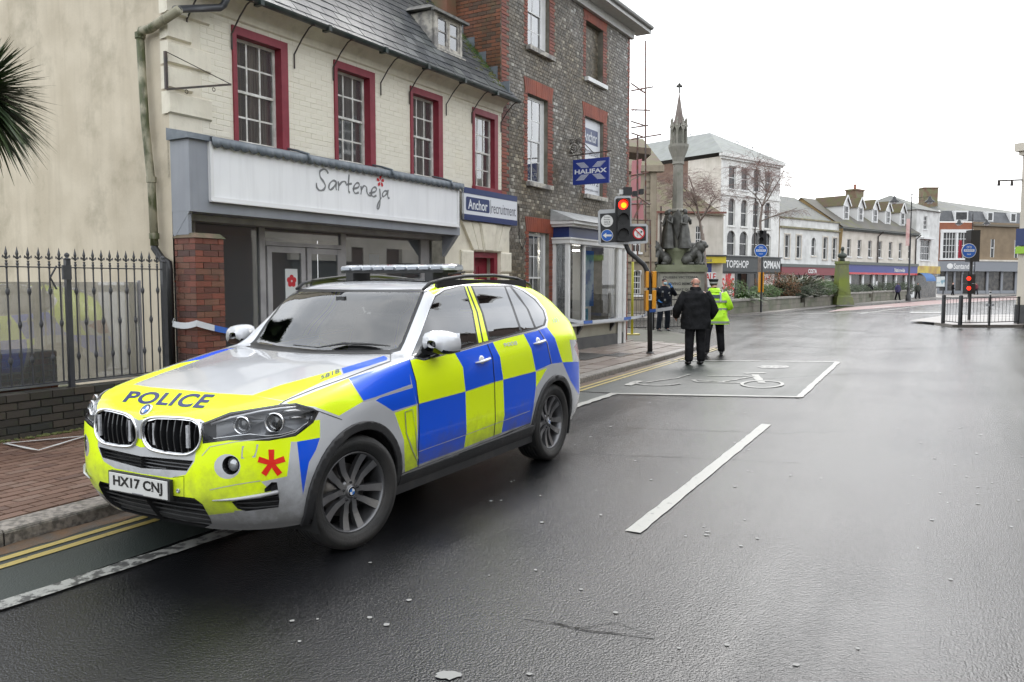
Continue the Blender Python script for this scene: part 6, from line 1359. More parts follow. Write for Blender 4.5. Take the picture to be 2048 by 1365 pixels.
def planter(label,x0_,y0_,x1_,y1_,ht,dep=2.4,nst=8):
 a,b=G(x0_,y0_,.1),G(x1_,y1_,.1);d=b-a;L_=d.length;t=thing('stone_planter',label,'planter',a,math.atan2(d.y,d.x),'stone planters along the square');
 for i in range(nst):
  for r_ in range(2):
   off=.5 if r_ else 0;s0_,s1_=max(0,(i-off)*L_/nst),min(L_,(i+1-off)*L_/nst);MB().box((s0_+.01,random.uniform(0,.02),ht*r_/2*.85),(s1_-.01,.25,ht*(r_+1)/2*.85-.01)).build('stone',M_PS,t)
 MB().box((.02,.25,0),(L_-.02,dep,ht*.8)).build('soil',mat('soil',(.03,.024,.018),.95),t);MB().box((-.05,-.05,ht*.85),(L_+.05,.3,ht)).build('capping',M_CAP,t);MB().box((L_-.2,.3,0),(L_,dep,ht)).build('end_wall',M_PS,t);MB().box((0,.3,0),(.2,dep,ht)).build('end_wall',M_PS,t)
 return t,L_,ht
P1_,L1,h1=planter('nearest long stone planter with the big spiky plants',1462,629,1608,615,.78)
P2_,L2,h2=planter('short middle stone planter left of the bust pedestal',1610,614.5,1677,609,.78,nst=6)
P3_,L3,h3=planter('stone planter right of the bust pedestal',1679,609.5,1742,604,.9,nst=6)
P4_,L4,h4=planter('furthest stone planter with clipped dark shrubs',1746,603.5,1822,598,.95,nst=6)
bu=thing('bust_monument','dark bust on a tall green mossy tapering pedestal','monument',at(1683,568,61)+Vector((0,0,-1.6)));bk=61/FPX
zT=at(1683,523,61).z-.1
mb=MB();mb.lathe([(21*bk*1.25,0),(20*bk*1.1,.6),(14.5*bk*1.3,.7),(11*bk*1.38,zT*.55),(10*bk*1.3,zT-.25),(11*bk*1.35,zT-.2),(11*bk*1.3,zT)],4,Matrix.Rotation(R(50),3,'Z'));mb.build('pedestal',mat('green_algae_stone',(.16,.20,.03),.8,c2=(.13,.13,.09),nscale=.8,c3=(.24,.28,.04),n3=1.2,c3amt=.7,bump=.3,bscale=6),bu)
mb=MB();mb.lathe([(.22,zT),(.18,zT+.15),(.2,zT+.2)],12);mb.ball((0,0,zT+.42),(.36,.2,.24),12,8);mb.tube([(0,0,zT+.5),(0,-.02,zT+.78)],[.12,.09],8);mb.ball((0,-.02,zT+.93),(.13,.15,.19),10,8);mb.ball((0,-.16,zT+.91),(.03,.05,.04),6,4);mb.build('bust',mat('dark_bronze',(.045,.05,.045),.45,.5,c2=(.07,.085,.07),nscale=3),bu,True)
# ---- plants
def blades(name,label,cat,c,n,L_,w_,droop,m,up=.6,group=None,spread=1.0,kind=None):
 t=thing(name,label,cat,c,0,group);mb=MB()
 for i in range(n):
  th=random.uniform(0,6.283);el=random.uniform(up,1.45);l=L_*random.uniform(.65,1.1);d=Vector((math.cos(th)*math.cos(el),math.sin(th)*math.cos(el),math.sin(el)));sd=Vector((-math.sin(th),math.cos(th),0));b=Vector((random.gauss(0,.12),random.gauss(0,.12),0))*spread
  pts=[b+d*l*f+Vector((math.cos(th),math.sin(th),0))*droop*l*f*f*.6-Vector((0,0,droop*l*f*f))for f in(0,.35,.7,1)];vs=[]
  for p,ww in zip(pts,(w_*.6,w_,w_*.8,w_*.1)):vs+=[p-sd*ww,p+sd*ww]
  mb.add(vs,[(0,1,3,2),(2,3,5,4),(4,5,7,6)])
 o=mb.build('leaves',m,t);o['kind']='stuff';return t
M_PH=mat('phormium_leaf',(1,1,1),.5,island=[(0,(.035,.06,.018)),(.35,(.055,.08,.028)),(.6,(.10,.11,.05)),(.8,(.11,.06,.025)),(.92,(.20,.20,.12))]);M_AG=mat('agapanthus_leaf',(1,1,1),.45,island=[(0,(.035,.09,.012)),(.5,(.07,.14,.025)),(1,(.10,.17,.04))])
M_ORG=mat('rusty_bush_leaf',(1,1,1),.8,island=[(0,(.17,.07,.025)),(.4,(.11,.055,.025)),(.7,(.06,.06,.025)),(1,(.2,.09,.035))]);M_DSH=mat('dark_shrub_leaf',(1,1,1),.7,island=[(0,(.025,.04,.02)),(.5,(.05,.07,.03)),(1,(.04,.045,.03))]);M_GSH=mat('green_shrub_leaf',(1,1,1),.6,island=[(0,(.04,.085,.015)),(.5,(.07,.13,.025)),(1,(.035,.06,.015))])
def inpl(P,s,d,z):return P.matrix_basis@Vector((s,d,z))if False else(P.location+Matrix.Rotation(P.rotation_euler.z,3,'Z')@Vector((s,d,z)))
def atp(px,P,d=1.1):
# point in the planter row under a sight line
 lo,hi=-5,60
 for _ in range(40):
  mid=(lo+hi)/2
  if pix(inpl(P,mid,d,.7))[0]<px:lo=mid
  else:hi=mid
 return inpl(P,lo,d,.66)
AGL=['leafy strap plant at the left end of the near planter','leafy strap plant beside the signal post, spilling over the near planter wall']
for i,px in enumerate((1484,1505)):blades('agapanthus',AGL[i],'plant',atp(px,P1_,.55),190,1.05,.035,.55,M_AG,.3)
PHL=['tall bronze edged spiky flax, left of the big clump','largest spiky flax clump in the middle of the planters','arching flax with pale stripes right of the big clump','smaller flax near the end of the near planter']
for i,(px,L_)in enumerate(((1583,2.5),(1603,2.9),(1628,2.5),(1566,2.2))):blades('flax_plant',PHL[i],'plant',atp(px,P1_ if px<1605 else P2_,1.3),420,L_,.045,.42,M_PH,.45,'flax plants in the stone planters')
def bush(name,label,cat,c,r,n,m,ls=.09,trunkless=True):
 t=thing(name,label,cat,c);mb=MB()
 for i in range(n):
  d=Vector((random.gauss(0,1),random.gauss(0,1),random.gauss(0,1))).normalized();f=random.uniform(.45,1)**.5*(1+.22*noise.noise(d*2.2+Vector((c.x,0,0))));p=Vector((d.x*r[0],d.y*r[1],r[2]*(.75+d.z*.8)))*f;a=Vector((random.gauss(0,1),random.gauss(0,1),random.gauss(0,1))).normalized();b=a.orthogonal().normalized();s_=ls*random.uniform(.6,1.3);mb.poly([p-a*s_,p+b*s_*.5,p+a*s_,p-b*s_*.5])
 o=mb.build('foliage',m,t);o['kind']='stuff';MB().tube([(0,0,-.1),(0,0,r[2]*.8)],.05,5).build('stem',MATS['palm_bark'],t);return t
bush('rusty_bush','rust coloured twiggy bush beside the left signal post in the near planter','bush',atp(1556,P1_,1.2),(1.6,1.1,1.15),3000,M_ORG,.055)
bush('green_bush','low green bush behind the strap plants at the left end','bush',atp(1470,P1_,1.6),(.8,.8,.8),900,M_GSH,.06);bush('green_bush','bright green bush just left of the bust pedestal','bush',atp(1655,P2_,1.2),(1.2,1.0,.85),1500,M_GSH,.07)
for px,d_,r_,lb in((1528,.7,(1.0,.8,.6),'low green bush trailing over the near planter right of the signal post'),(1590,.35,(1.3,.6,.55),'dark green bush spilling over the middle of the near planter wall'),(1618,.3,(1.2,.6,.6),'dark green bush at the join of the near and middle planters'),(1640,.5,(1.3,.8,.8),'mid green bush in the middle planter')):
 P=P1_ if px<1605 else P2_;bush('green_bush',lb,'bush',atp(px,P,d_),r_,1500,M_GSH if px in(1528,1640)else M_DSH,.07)
for px,P,lb in((1690,P3_,'dark shrub at the foot of the bust pedestal'),(1713,P3_,'dark rounded shrub in the middle of the third planter'),(1735,P3_,'dark spreading shrub at the right end of the third planter'),(1775,P4_,'clipped dark shrub at the left end of the furthest planter'),(1793,P4_,'clipped dark shrub in the middle of the furthest planter'),(1812,P4_,'clipped dark shrub at the right end of the furthest planter')):bush('dark_shrub',lb,'bush',atp(px,P,1.1),(1.25,1.1,.62 if P is P3_ else .75),1100,M_DSH,.08)
blades('agapanthus','pale strap leaved plant between the third and furthest planters','plant',atp(1755,P4_,.9),160,1.1,.04,.5,M_AG,.3)
# ---- bare trees
M_BARK=mat('bare_bark',(.16,.12,.10),.85,c2=(.26,.22,.19),nscale=2);M_TWIG=mat('bare_twig',(.20,.13,.115),.85)
def bare_tree(label,base,h,seed,spread=1.0,weep=.35,lean=0,n0=7):
 rnd=random.Random(seed);t=thing('bare_tree',label,'tree',base);br=MB();tw=MB()
 def grow(p,d,l,r,lev):
  k=4;pts=[p];rs=[r];q=p;dd=d
  for i in range(k):dd=(dd+Vector((rnd.gauss(0,.13),rnd.gauss(0,.13),rnd.gauss(0,.08)-(weep*.3*(lev-1)if lev>1 else 0)))).normalized();q=q+dd*l/k;pts.append(q);rs.append(r*(1-.6*(i+1)/k))
  (br if lev<3 else tw).tube(pts,rs,6 if lev<2 else(4 if lev<3 else 3),caps=False)
  if lev>=4:return
  for i in range((n0,6,7,6)[lev]if lev<4 else 0):
   f=rnd.uniform(.3,1);j=min(k,max(1,int(f*k)));a=rnd.uniform(0,6.283);s_=Vector((math.cos(a),math.sin(a),rnd.uniform(-.1,.7))).normalized();nd=(dd*.55+s_*spread*.8).normalized();grow(pts[j],nd,l*rnd.uniform(.5,.72),max(.007,rs[j]*.6),lev+1)
 MB().tube([(0,0,0),(lean*.4,0,h*.25),(lean,0,h*.42)],[h*.016,h*.012,h*.010],9).build('trunk',M_BARK,t,True);grow(Vector((lean,0,h*.40)),Vector((lean*.1,0,1)).normalized(),h*.36,h*.0085,0)
 br.build('branches',M_BARK,t,True);o=tw.build('twigs',M_TWIG,t);o['kind']='stuff'
def fl(px,py,Y):p=at(px,py,Y);return Vector((p.x,Y,.1))
bare_tree('bare winter tree in front of the white arched building',fl(1519,568,58),12.5,3,1.0,.30);bare_tree('bare winter tree rising behind the monument statues',fl(1412,568,55),12.0,11,1.1,.25,-.3)
# ---- Victorian monument
Ym=48.0;km=Ym/FPX;mo=thing('stone_monument','tall stone column monument with gothic lantern spire, bronze statues and inscribed plinth','monument',(at(1353,568,Ym).x,Ym,.1))
M_MST=mat('monument_stone',(.27,.255,.22),.8,c2=(.18,.175,.15),nscale=1.2,c3=(.10,.11,.07),n3=1.5,c3amt=.7,bump=.3,bscale=6,streak=((.09,.09,.07),.5));M_MGR=mat('green_stained_stone',(.20,.21,.14),.8,c2=(.11,.12,.07),nscale=1,c3=(.13,.16,.06),n3=1.2,c3amt=.6,bump=.3,bscale=6)
M_BRZ=mat('dark_statue_bronze',(.05,.048,.044),.5,.3,c2=(.10,.10,.09),nscale=4)
zz=lambda y:at(1353,y,Ym).z-.1
sq8=Matrix.Rotation(R(22.5),3,'Z');sq4=Matrix.Rotation(R(45+20),3,'Z');r2=2**.5
MB().lathe([(58*km*r2,0),(58*km*r2,.3),(52*km*r2,.3),(52*km*r2,.55),(46*km*r2,.55),(46*km*r2,.8)],4,Matrix.Rotation(R(45),3,'Z')).build('steps',M_MST,mo)
mb=MB();mb.box((-45*km,-45*km,.7),(45*km,45*km,zz(545)));mb.build('plinth',M_MST,mo);mb=MB();mb.box((-50*km,-50*km,zz(545)),(50*km,50*km,zz(536)));mb.box((-47*km,-47*km,zz(536)),(47*km,47*km,zz(531)));mb.build('plinth_cornice',M_MGR,mo)
mb=MB();mb.box((-41*km,-46*km,zz(590)),(38*km,-45.01*km,zz(549)));pn=mb.build('inscription_panel',mat('pale_inscription_stone',(.27,.26,.22),.8,c2=(.2,.2,.16),nscale=2),mo)
for i,s_ in enumerate(('QUEEN VICTORIA','IN LOVING MEMORY','OF A GREAT QUEEN')):
 z1_=zz(553+i*12);me=text_fit(s_,-36*km,(32 if i==0 else 30)*km,z1_-.16,z1_,.02,0)
 for v in me.vertices:v.co=Vector((v.co.x,-46*km-.02,v.co.y))
 me.materials.append(M_BRZ);link(bpy.data.objects.new('inscription',me),pn)
mb=MB();mb.lathe([(21*km,zz(531)),(20*km,zz(520)),(23*km,zz(508)),(25*km,zz(503)),(25*km,zz(498)),(22*km,zz(497))],8,sq8);mb.build('pedestal',M_MGR,mo)
mb=MB();mb.lathe([(13*km,zz(498)),(11.5*km,zz(425)),(15*km,zz(424)),(15*km,zz(421)),(10.8*km,zz(418)),(9.6*km,zz(330)),(12*km,zz(329)),(11*km,zz(324)),(12.5*km,zz(316)),(17.5*km,zz(303)),(20*km,zz(295)),(20*km,zz(290)),(14*km,zz(289))],8,sq8);mb.build('column',M_MST,mo)
mb=MB();mb.lathe([(9*km,zz(290)),(9*km,zz(252)),(12*km,zz(250)),(11*km,zz(247))],8,sq8)
for i in range(8):
 a=R(45*i+22.5);cx_,cy_=15*km*math.cos(a),15*km*math.sin(a);mb.lathe([(2.2*km,zz(290)),(2.0*km,zz(256)),(3.2*km,zz(254)),(2.2*km,zz(250)),(1.6*km,zz(244)),(2.2*km,zz(242)),(.2*km,zz(236))],6,c=(cx_,cy_,0))
for i in range(8):
 a,b=R(45*i+22.5),R(45*i+67.5);p_,q_=Vector((15*km*math.cos(a),15*km*math.sin(a),zz(262))),Vector((15*km*math.cos(b),15*km*math.sin(b),zz(262)));m_=(p_+q_)/2+Vector((0,0,.35));mb.obox(p_,m_,.1,.1);mb.obox(m_,q_,.1,.1)
mb.build('lantern',M_MST,mo);MB().lathe([(13*km,zz(250)),(9*km,zz(240)),(7*km,zz(228)),(4.2*km,zz(210)),(2*km,zz(195)),(.8*km,zz(187)),(1.6*km,zz(186)),(.6*km,zz(183))],8,sq8).build('spire',mat('brown_spire_stone',(.15,.12,.105),.8,c2=(.2,.17,.15),nscale=3),mo)
mb=MB();mb.tube([(0,0,zz(186)),(0,0,zz(169))],.05,5);mb.tube([(-3.6*km,0,zz(173)),(3.6*km,0,zz(173))],.05,5)
for(x,z_)in((-3.6*km,zz(173)),(3.6*km,zz(173)),(0,zz(169))):mb.ball((x,0,z_),.09,6,4)
mb.build('cross',M_BRZ,mo)
def robed(ang,hh,rr,wings=False):
 a=R(ang);s_=bpy.data.objects.new('bronze_statue',None);link(s_,mo);s_.location=(rr*math.cos(a),rr*math.sin(a),zz(498));s_.rotation_euler=(0,0,a+math.pi/2);mb=MB();k=18;prof=[(.40,.38,0),(.35,.31,.2),(.29,.26,.42),(.20,.19,.60),(.19,.16,.68),(.24,.17,.78),(.19,.14,.845),(.08,.08,.875)]
 vs=[]
 for wx_,wy_,f in prof:
  for j in range(k):b=6.283*j/k;fo=1+(.13*math.sin(b*7+f*5)if f<.6 else .04*math.sin(b*5));vs.append((wx_*math.cos(b)*fo,wy_*math.sin(b)*fo,f*hh))
 mb.add(vs,[(i*k+j,i*k+(j+1)%k,(i+1)*k+(j+1)%k,(i+1)*k+j)for i in range(len(prof)-1)for j in range(k)]);mb.ball((0,-.03,hh*.93),(.115,.13,.16),10,8);mb.tube([(0,0,hh*.86),(0,-.02,hh*.92)],.07,6);mb.ball((0,.03,hh*.97),(.13,.12,.11),8,6)
 for sg in(1,-1):mb.tube([(sg*.26,0,hh*.80),(sg*.36,-.08,hh*.64),(sg*.16,-.32,hh*.60+(.3 if sg>0 else 0))],[.10,.09,.05],7)
 mb.build('figure',M_BRZ,s_,True)
 if wings:
  for sg in(1,-1):MB().prism([(sg*.1,.16,hh*.80),(sg*.42,.3,hh*1.0),(sg*.62,.36,hh*.84),(sg*.60,.34,hh*.45),(sg*.42,.3,hh*.22),(sg*.2,.22,hh*.5)],(0,.07,0)).build('wing',M_BRZ,s_)
for ang,w_ in((-60,False),(-150,True),(60,False),(150,False)):robed(ang,2.3,.66,w_)
def lion(x,y,rz,label):
 t=bpy.data.objects.new('bronze_lion',None);link(t,mo);t.location=(x,y,zz(531));t.rotation_euler=(0,0,rz);t.scale=(1.12,1.12,1.1);mb=MB()
 mb.tube([(-.42,0,.28),(-.30,0,.40),(-.05,0,.52),(.22,0,.80),(.34,0,1.02)],[.30,.36,.30,.30,.24],10);mb.ball((.36,0,.95),(.30,.29,.36),12,8);mb.ball((.50,0,1.08),(.22,.20,.22),10,8);mb.ball((.68,0,1.0),(.13,.12,.11),8,6);mb.ball((.45,.17,1.25),.06,6,4);mb.ball((.45,-.17,1.25),.06,6,4)
 for sg in(1,-1):mb.tube([(.30,sg*.18,.72),(.42,sg*.19,.40),(.40,sg*.19,.08),(.55,sg*.19,.06)],[.16,.12,.10,.09],8);mb.ball((-.28,sg*.26,.28),(.34,.17,.28),10,6);mb.tube([(-.2,sg*.3,.08),(.12,sg*.3,.07)],[.10,.08],6)
 mb.tube([(-.6,0,.2),(-.8,.2,.08),(-.6,.45,.06)],.05,5);mb.build('body',M_BRZ,t,True)
lion(29*km,-20*km,R(-35),'');lion(-38*km,-18*km,R(180+35),'')
lion(30*km,30*km,R(40),'');lion(-30*km,30*km,R(140),'')
# ---- police tape
M_TAPE=mat('police_tape',(.62,.64,.68),.35,c2=(.02,.05,.30),nscale=1.0,lo=.52,hi=.54)
def tape(label,pts,wd=.075,sag=.05,kn=True):
 t=thing('police_tape',label,'tape');mb=MB();mbb=MB();P_=[]
 for a,b in zip(pts[:-1],pts[1:]):
  n_=max(6,int((b-a).length/.12))
  for i in range(n_):f=i/n_;P_.append(a.lerp(b,f)-Vector((0,0,4*sag*f*(1-f))))
 P_.append(pts[-1]);vs=[]
 for i,p in enumerate(P_):tw_=.14*math.sin(i*.23+1);u_=Vector((math.sin(tw_)*.5,math.sin(tw_)*.5,math.cos(tw_)))*wd/2;vs.append((p-u_,p+u_))
 for i in range(len(P_)-1):mb.poly([vs[i][0],vs[i+1][0],vs[i+1][1],vs[i][1]])
 mb.add([],[]);o=mb.build('white_film',mat('tape_white',(.62,.64,.67),.35),t,merge=True)
 for i0 in range(8,len(P_)-5,20):
  mbb=MB()
  for i in range(i0,i0+4):
   a_,b_,c_,d_=vs[i][0],vs[i+1][0],vs[i+1][1],vs[i][1];n_=(b_-a_).cross(d_-a_).normalized()*.002
   for sg_ in(1,-1):mbb.poly([q_+n_*sg_ for q_ in(a_,b_,c_,d_)])
  mbb.build('blue_print',mat('tape_blue',(.05,.14,.48),.35),t)
 return t
mb=MB()
ta=A.w(-.08,-.04,0);ta.z=at(358,647,ta.y).z;tb=A.w(1.0,-.45,0);tb.z=at(490,670,tb.y).z;tc_=A.w(1.9,-.5,0);tc_.z=tb.z-.1
tm=A.w(-.05,-.47,0);tm.z=ta.z+.01;tt=tape('white and blue police tape tied to the black drainpipe and running behind the car bonnet',[ta,tm,tb,tc_,A.w(9.5,-.55,tc_.z)],sag=.03)
mb=MB();
for d in((.0,.0,.12),(.04,-.02,.06)):mb.tube([ta,ta+Vector((d[0],d[1],d[2]))],.008,4)
mb.build('knot',MATS['tape_white'],tt)
te=A.w(10.6,-.56,0);te.z=at(1130,645,te.y).z;tf=A.w(14.2,-.55,0);tf.z=at(1248,633,tf.y).z;tg=at(1360,613,17.0)
tape('police tape stretched from the bay window to the man in the black coat',[A.w(9.5,-.55,tc_.z),te,tf,at(1299,622,Yt-.07),tg],sag=.015)
# ================================================================== PEOPLE
def skin_mesh(name,V_,E_,Rr,m,parent,sub=1,root=0,flat=None):
 me=bpy.data.meshes.new(name);me.from_pydata([tuple(v)for v in V_],E_,[]);o=bpy.data.objects.new(name,me);COL.objects.link(o)
 sk=o.modifiers.new('skin','SKIN');sk.use_smooth_shade=True;me.skin_vertices or None
 lay_=me.skin_vertices[0].data
 for i,r in enumerate(Rr):lay_[i].radius=r if isinstance(r,tuple)else(r,r)
 for i in range(len(V_)):lay_[i].use_root=(i==root)
 if sub:sb_=o.modifiers.new('sub','SUBSURF');sb_.levels=sub;sb_.render_levels=sub
 dg=bpy.context.evaluated_depsgraph_get();m2=bpy.data.meshes.new_from_object(o.evaluated_get(dg));m2.name=name;bpy.data.objects.remove(o)
 m2.materials.clear();m2.materials.append(m);m2.polygons.foreach_set('use_smooth',[True]*len(m2.polygons));o2=bpy.data.objects.new(name,m2);return link(o2,parent)
M_SKIN=mat('skin',(.50,.27,.20),.5,c2=(.55,.32,.24),nscale=9);M_SKIN2=mat('pink_skin',(.52,.26,.19),.42)
M_BC=mat('black_coat',(.006,.0065,.007),.8,spec=.15,c2=(.018,.018,.02),nscale=6,bump=.9,bscale=9,bdist=.03);M_BT=mat('black_trousers',(.007,.007,.008),.8,spec=.15,c2=(.018,.018,.02),nscale=5,bump=.9,bscale=10,bdist=.03);M_SH=mat('black_boots',(.012,.011,.011),.35)
M_HV=mat('hi_vis_yellow_coat',(.50,.90,.015),.55,c2=(.42,.78,.02),nscale=5,bump=.8,bscale=8,bdist=.03);M_REFL=mat('reflective_tape',(.30,.31,.31),.35,.3);M_GLV=mat('blue_nitrile_glove',(.03,.18,.48),.45);M_MASK=mat('pale_blue_mask',(.42,.62,.66),.7)
M_UNI=mat('dark_navy_uniform',(.008,.010,.016),.8,spec=.15,c2=(.02,.024,.034),nscale=6,bump=.8,bscale=9,bdist=.03)
def head_bits(par,c,m,face=1,ears=True,s=1.0):
 mb=MB()
 return None
def ringloft(name,rings,m,parent,k=22,wr=.012,seed=0,closed=True):
 """rings: (cx,cy,z,rx,ry); slightly wrinkled cloth tube"""
 n=len(rings);vs=[]
 dens=[]
 for a,b in zip(rings[:-1],rings[1:]):
  for j in range(4):f=j/4;dens.append([a[i]+(b[i]-a[i])*(f*f*(3-2*f))for i in range(5)])
 dens.append(list(rings[-1]))
 for r in dens:
  for j in range(k):
   a=6.283*j/k;w=1+wr/max(r[3],.05)*noise.noise(Vector((math.cos(a)*2.2,math.sin(a)*2.2,r[2]*7+seed)))*2;ca,sa=math.cos(a),math.sin(a);e=.85
   vs.append((r[0]+math.copysign(abs(ca)**e,ca)*r[3]*w,r[1]+math.copysign(abs(sa)**e,sa)*r[4]*w,r[2]))
 N_=len(dens);mb=MB();mb.add(vs,[(i*k+j,i*k+(j+1)%k,(i+1)*k+(j+1)%k,(i+1)*k+j)for i in range(N_-1)for j in range(k)]+[list(range((N_-1)*k,N_*k))]);return mb.build(name,m,parent,True)
def hand(par,wrist,d,side,m,curl=.5):
 """palm, four fingers and a thumb, grown as one skin"""
 d=Vector(d).normalized();s_=Vector(side).normalized();u=d.cross(s_).normalized();V_=[Vector(wrist),Vector(wrist)+d*.045,Vector(wrist)+d*.085];E_=[(0,1),(1,2)];Rr=[(.026,.020),(.038,.018),(.036,.015)]
 for i,(off,ln)in enumerate(((-.030,.062),(-.010,.075),(.011,.070),(.031,.055))):
  b=V_[2]+s_*off;p1=b+d*ln*.5+u*.01*curl;p2=b+d*ln*(1-.35*curl)+u*ln*.7*curl;k=len(V_);V_+=[b+d*.008,p1,p2];E_+=[(2,k),(k,k+1),(k+1,k+2)];Rr+=[.0095,.009,.0075]
 k=len(V_);t0=V_[1]-s_*.035;V_+=[t0,t0-s_*.02+d*.03+u*.01,t0-s_*.022+d*.058+u*.02];E_+=[(1,k),(k,k+1),(k+1,k+2)];Rr+=[.013,.011,.009]
 return skin_mesh('hand',V_,E_,Rr,m,par,1)
def person(label,foot,H,rz,feet,hipx=0,lean=(0,0),skin=M_SKIN,trousers=M_BT,hips=.52,head_tilt=(0,0),arms=None,torso=None):
 """local frame: -y is the way the person faces; returns the root"""
 t=thing('person',label,'person',foot,rz);k=H/1.80
 hipz=.93*k;L_,R_=feet;sp=[Vector((hipx,0,hipz)),Vector((hipx+lean[0]*.4,lean[1]*.4,1.15*k)),Vector((hipx+lean[0]*.8,lean[1]*.8,1.38*k)),Vector((hipx+lean[0],lean[1],1.47*k)),Vector((hipx+lean[0]*1.1+head_tilt[0]*.3,lean[1]*1.1+head_tilt[1]*.3,1.555*k)),Vector((hipx+lean[0]*1.1+head_tilt[0]*.7,lean[1]*1.1+head_tilt[1]*.7,1.64*k)),Vector((hipx+lean[0]*1.1+head_tilt[0],lean[1]*1.1+head_tilt[1],1.725*k))]
 V_=list(sp);E_=[(0,1),(1,2),(2,3),(3,4),(4,5),(5,6)];Rr=[(.15*k,.11*k),(.14*k,.10*k),(.155*k,.10*k),.06*k,(.064*k,.075*k),(.076*k,.092*k),(.066*k,.080*k)]
 legs=[]
 for i,(f,sg)in enumerate(((L_,-1),(R_,1))):
  hp=Vector((hipx+sg*.10*k,0,.88*k));an=Vector((f[0],f[1],f[2]+.09*k));kn=hp.lerp(an,.5)+Vector((f[3]if len(f)>3 else 0,(f[4]if len(f)>4 else -.03),.02));to=an+Vector((0,-.13*k,-.055*k));n=len(V_);V_+=[hp,kn,an,to];E_+=[(0,n),(n,n+1),(n+1,n+2),(n+2,n+3)];Rr+=[.085*k,.058*k,.042*k,.035*k];legs.append((hp,kn,an,to))
 arms_=[]
 sh=sp[2]+Vector((0,0,.035*k))
 for i,sg in enumerate((-1,1)):
  el,wr_=arms[i];sp_=sh+Vector((sg*.19*k,0,0));n=len(V_);V_+=[sp_,Vector(el),Vector(wr_)];E_+=[(2,n),(n,n+1),(n+1,n+2)];Rr+=[.052*k,.040*k,.028*k];arms_.append((sp_,Vector(el),Vector(wr_)))
 skin_mesh('body',V_,E_,Rr,skin,t,2)
 # face and ears
 hc=sp[5]+Vector((0,0,.02*k));mb=MB();mb.ball(hc+Vector((0,-.092*k,-.015*k)),(.014,.022,.022),8,6);
 for sg in(1,-1):mb.ball(hc+Vector((sg*.078*k,.005,-.015)),(.012,.022,.033),8,6)
 mb.build('nose_and_ears',skin,t,True);mb=MB()
 for sg in(1,-1):mb.ball(hc+Vector((sg*.03,-.086*k,.012)),(.012,.007,.007),6,4)
 mb.ball(hc+Vector((0,-.083*k,-.055)),(.022,.006,.006),6,4);mb.build('eyes_and_mouth',mat('eye_dark',(.05,.03,.025),.5),t)
 # trousers
 V2=[Vector((hipx,0,.96*k))];E2=[];R2=[(.18*k,.14*k)]
 for hp,kn,an,to in legs:
  n=len(V2);V2+=[hp,hp.lerp(kn,.5),kn,kn.lerp(an,.5)+Vector((0,.015,0)),an+Vector((0,0,.03)),an-Vector((0,0,.03))];E2+=[(0,n)]+[(n+j,n+j+1)for j in range(5)];R2+=[.122*k,.112*k,.098*k,.092*k,.090*k,.088*k]
 skin_mesh('trousers',V2,E2,R2,trousers,t,2)
 for hp,kn,an,to in legs:mb=MB();z0=an.z-.09*k;bt_=MB().tube([(an.x,an.y+.07*k,z0+.045),(an.x,an.y+.02,z0+.055),(an.x,an.y-.09*k,z0+.045),(an.x,an.y-.17*k,z0+.03),(an.x,an.y-.20*k,z0+.025)],[.035,.050,.048,.042,.02],10,flat=.85);bt_.tube([(an.x,an.y+.01,z0+.04),(an.x,an.y+.01,z0+.13)],.050,10);bt_.v=[(x,y,max(z,z0+.002))for x,y,z in bt_.v];bt_.build('boot',M_SH,t,True)
 return t,sp,arms_,legs,k
def sleeves(t,arms_,m,r=(.082,.070,.056),name='sleeve'):
 for a,e,w in arms_:MB().tube([a+Vector((0,0,.02)),a.lerp(e,.4),e.lerp(a,.12),e,e.lerp(w,.5),w.lerp(e,.08)],[r[0]*.9,r[0],r[1],r[1]*1.02,r[2]*1.12,r[2]],14).build(name,m,t,True)
 # --- man in the black coat, back to camera (faces away: rotate by pi)
def foot_at(px,py,z=.0):return G(px,py,z)
f1=foot_at(1390,730);k1=1.0
pt,sp,ar_,lg,k=person('bald man in black padded coat with his back turned, holding the tape',f1,1.90,math.pi-R(-3),[(.14,.02,0),(-.13,-.02,0)][::-1],0,(0,-.03),M_SKIN2,M_BT,head_tilt=(0,-.04),arms=[((-.39,-.02,1.16),(-.36,-.20,.98)),((.39,-.02,1.16),(.36,-.22,1.02))])
ringloft('coat',[(0,0,.76,.30,.22),(0,0,.90,.31,.225),(0,0,1.08,.295,.21),(0,-.01,1.25,.30,.21),(0,-.02,1.40,.29,.20),(0,-.03,1.50,.25,.17),(0,-.03,1.545,.16,.13),(0,-.035,1.58,.10,.10)],M_BC,pt,26,.022,1)
sleeves(pt,ar_,M_BC,(.115,.10,.08));ringloft('collar',[(0,-.03,1.54,.12,.115),(0,-.03,1.60,.112,.112),(0,-.035,1.635,.10,.10)],M_BC,pt,18,.01,4)
for(a,e,w),sg in zip(ar_,(-1,1)):hand(pt,w,(w-e),(0,0,1),M_SKIN2,.7)
hc=sp[5];mb=MB();
for sg in(1,-1):mb.ball(hc+Vector((sg*.070,.02,-.01)),(.010,.045,.03),8,6)
mb.ball(hc+Vector((0,.078,-.035)),(.055,.014,.03),8,6);mb.build('cropped_hair',mat('grey_stubble',(.22,.16,.13),.8),pt,True)
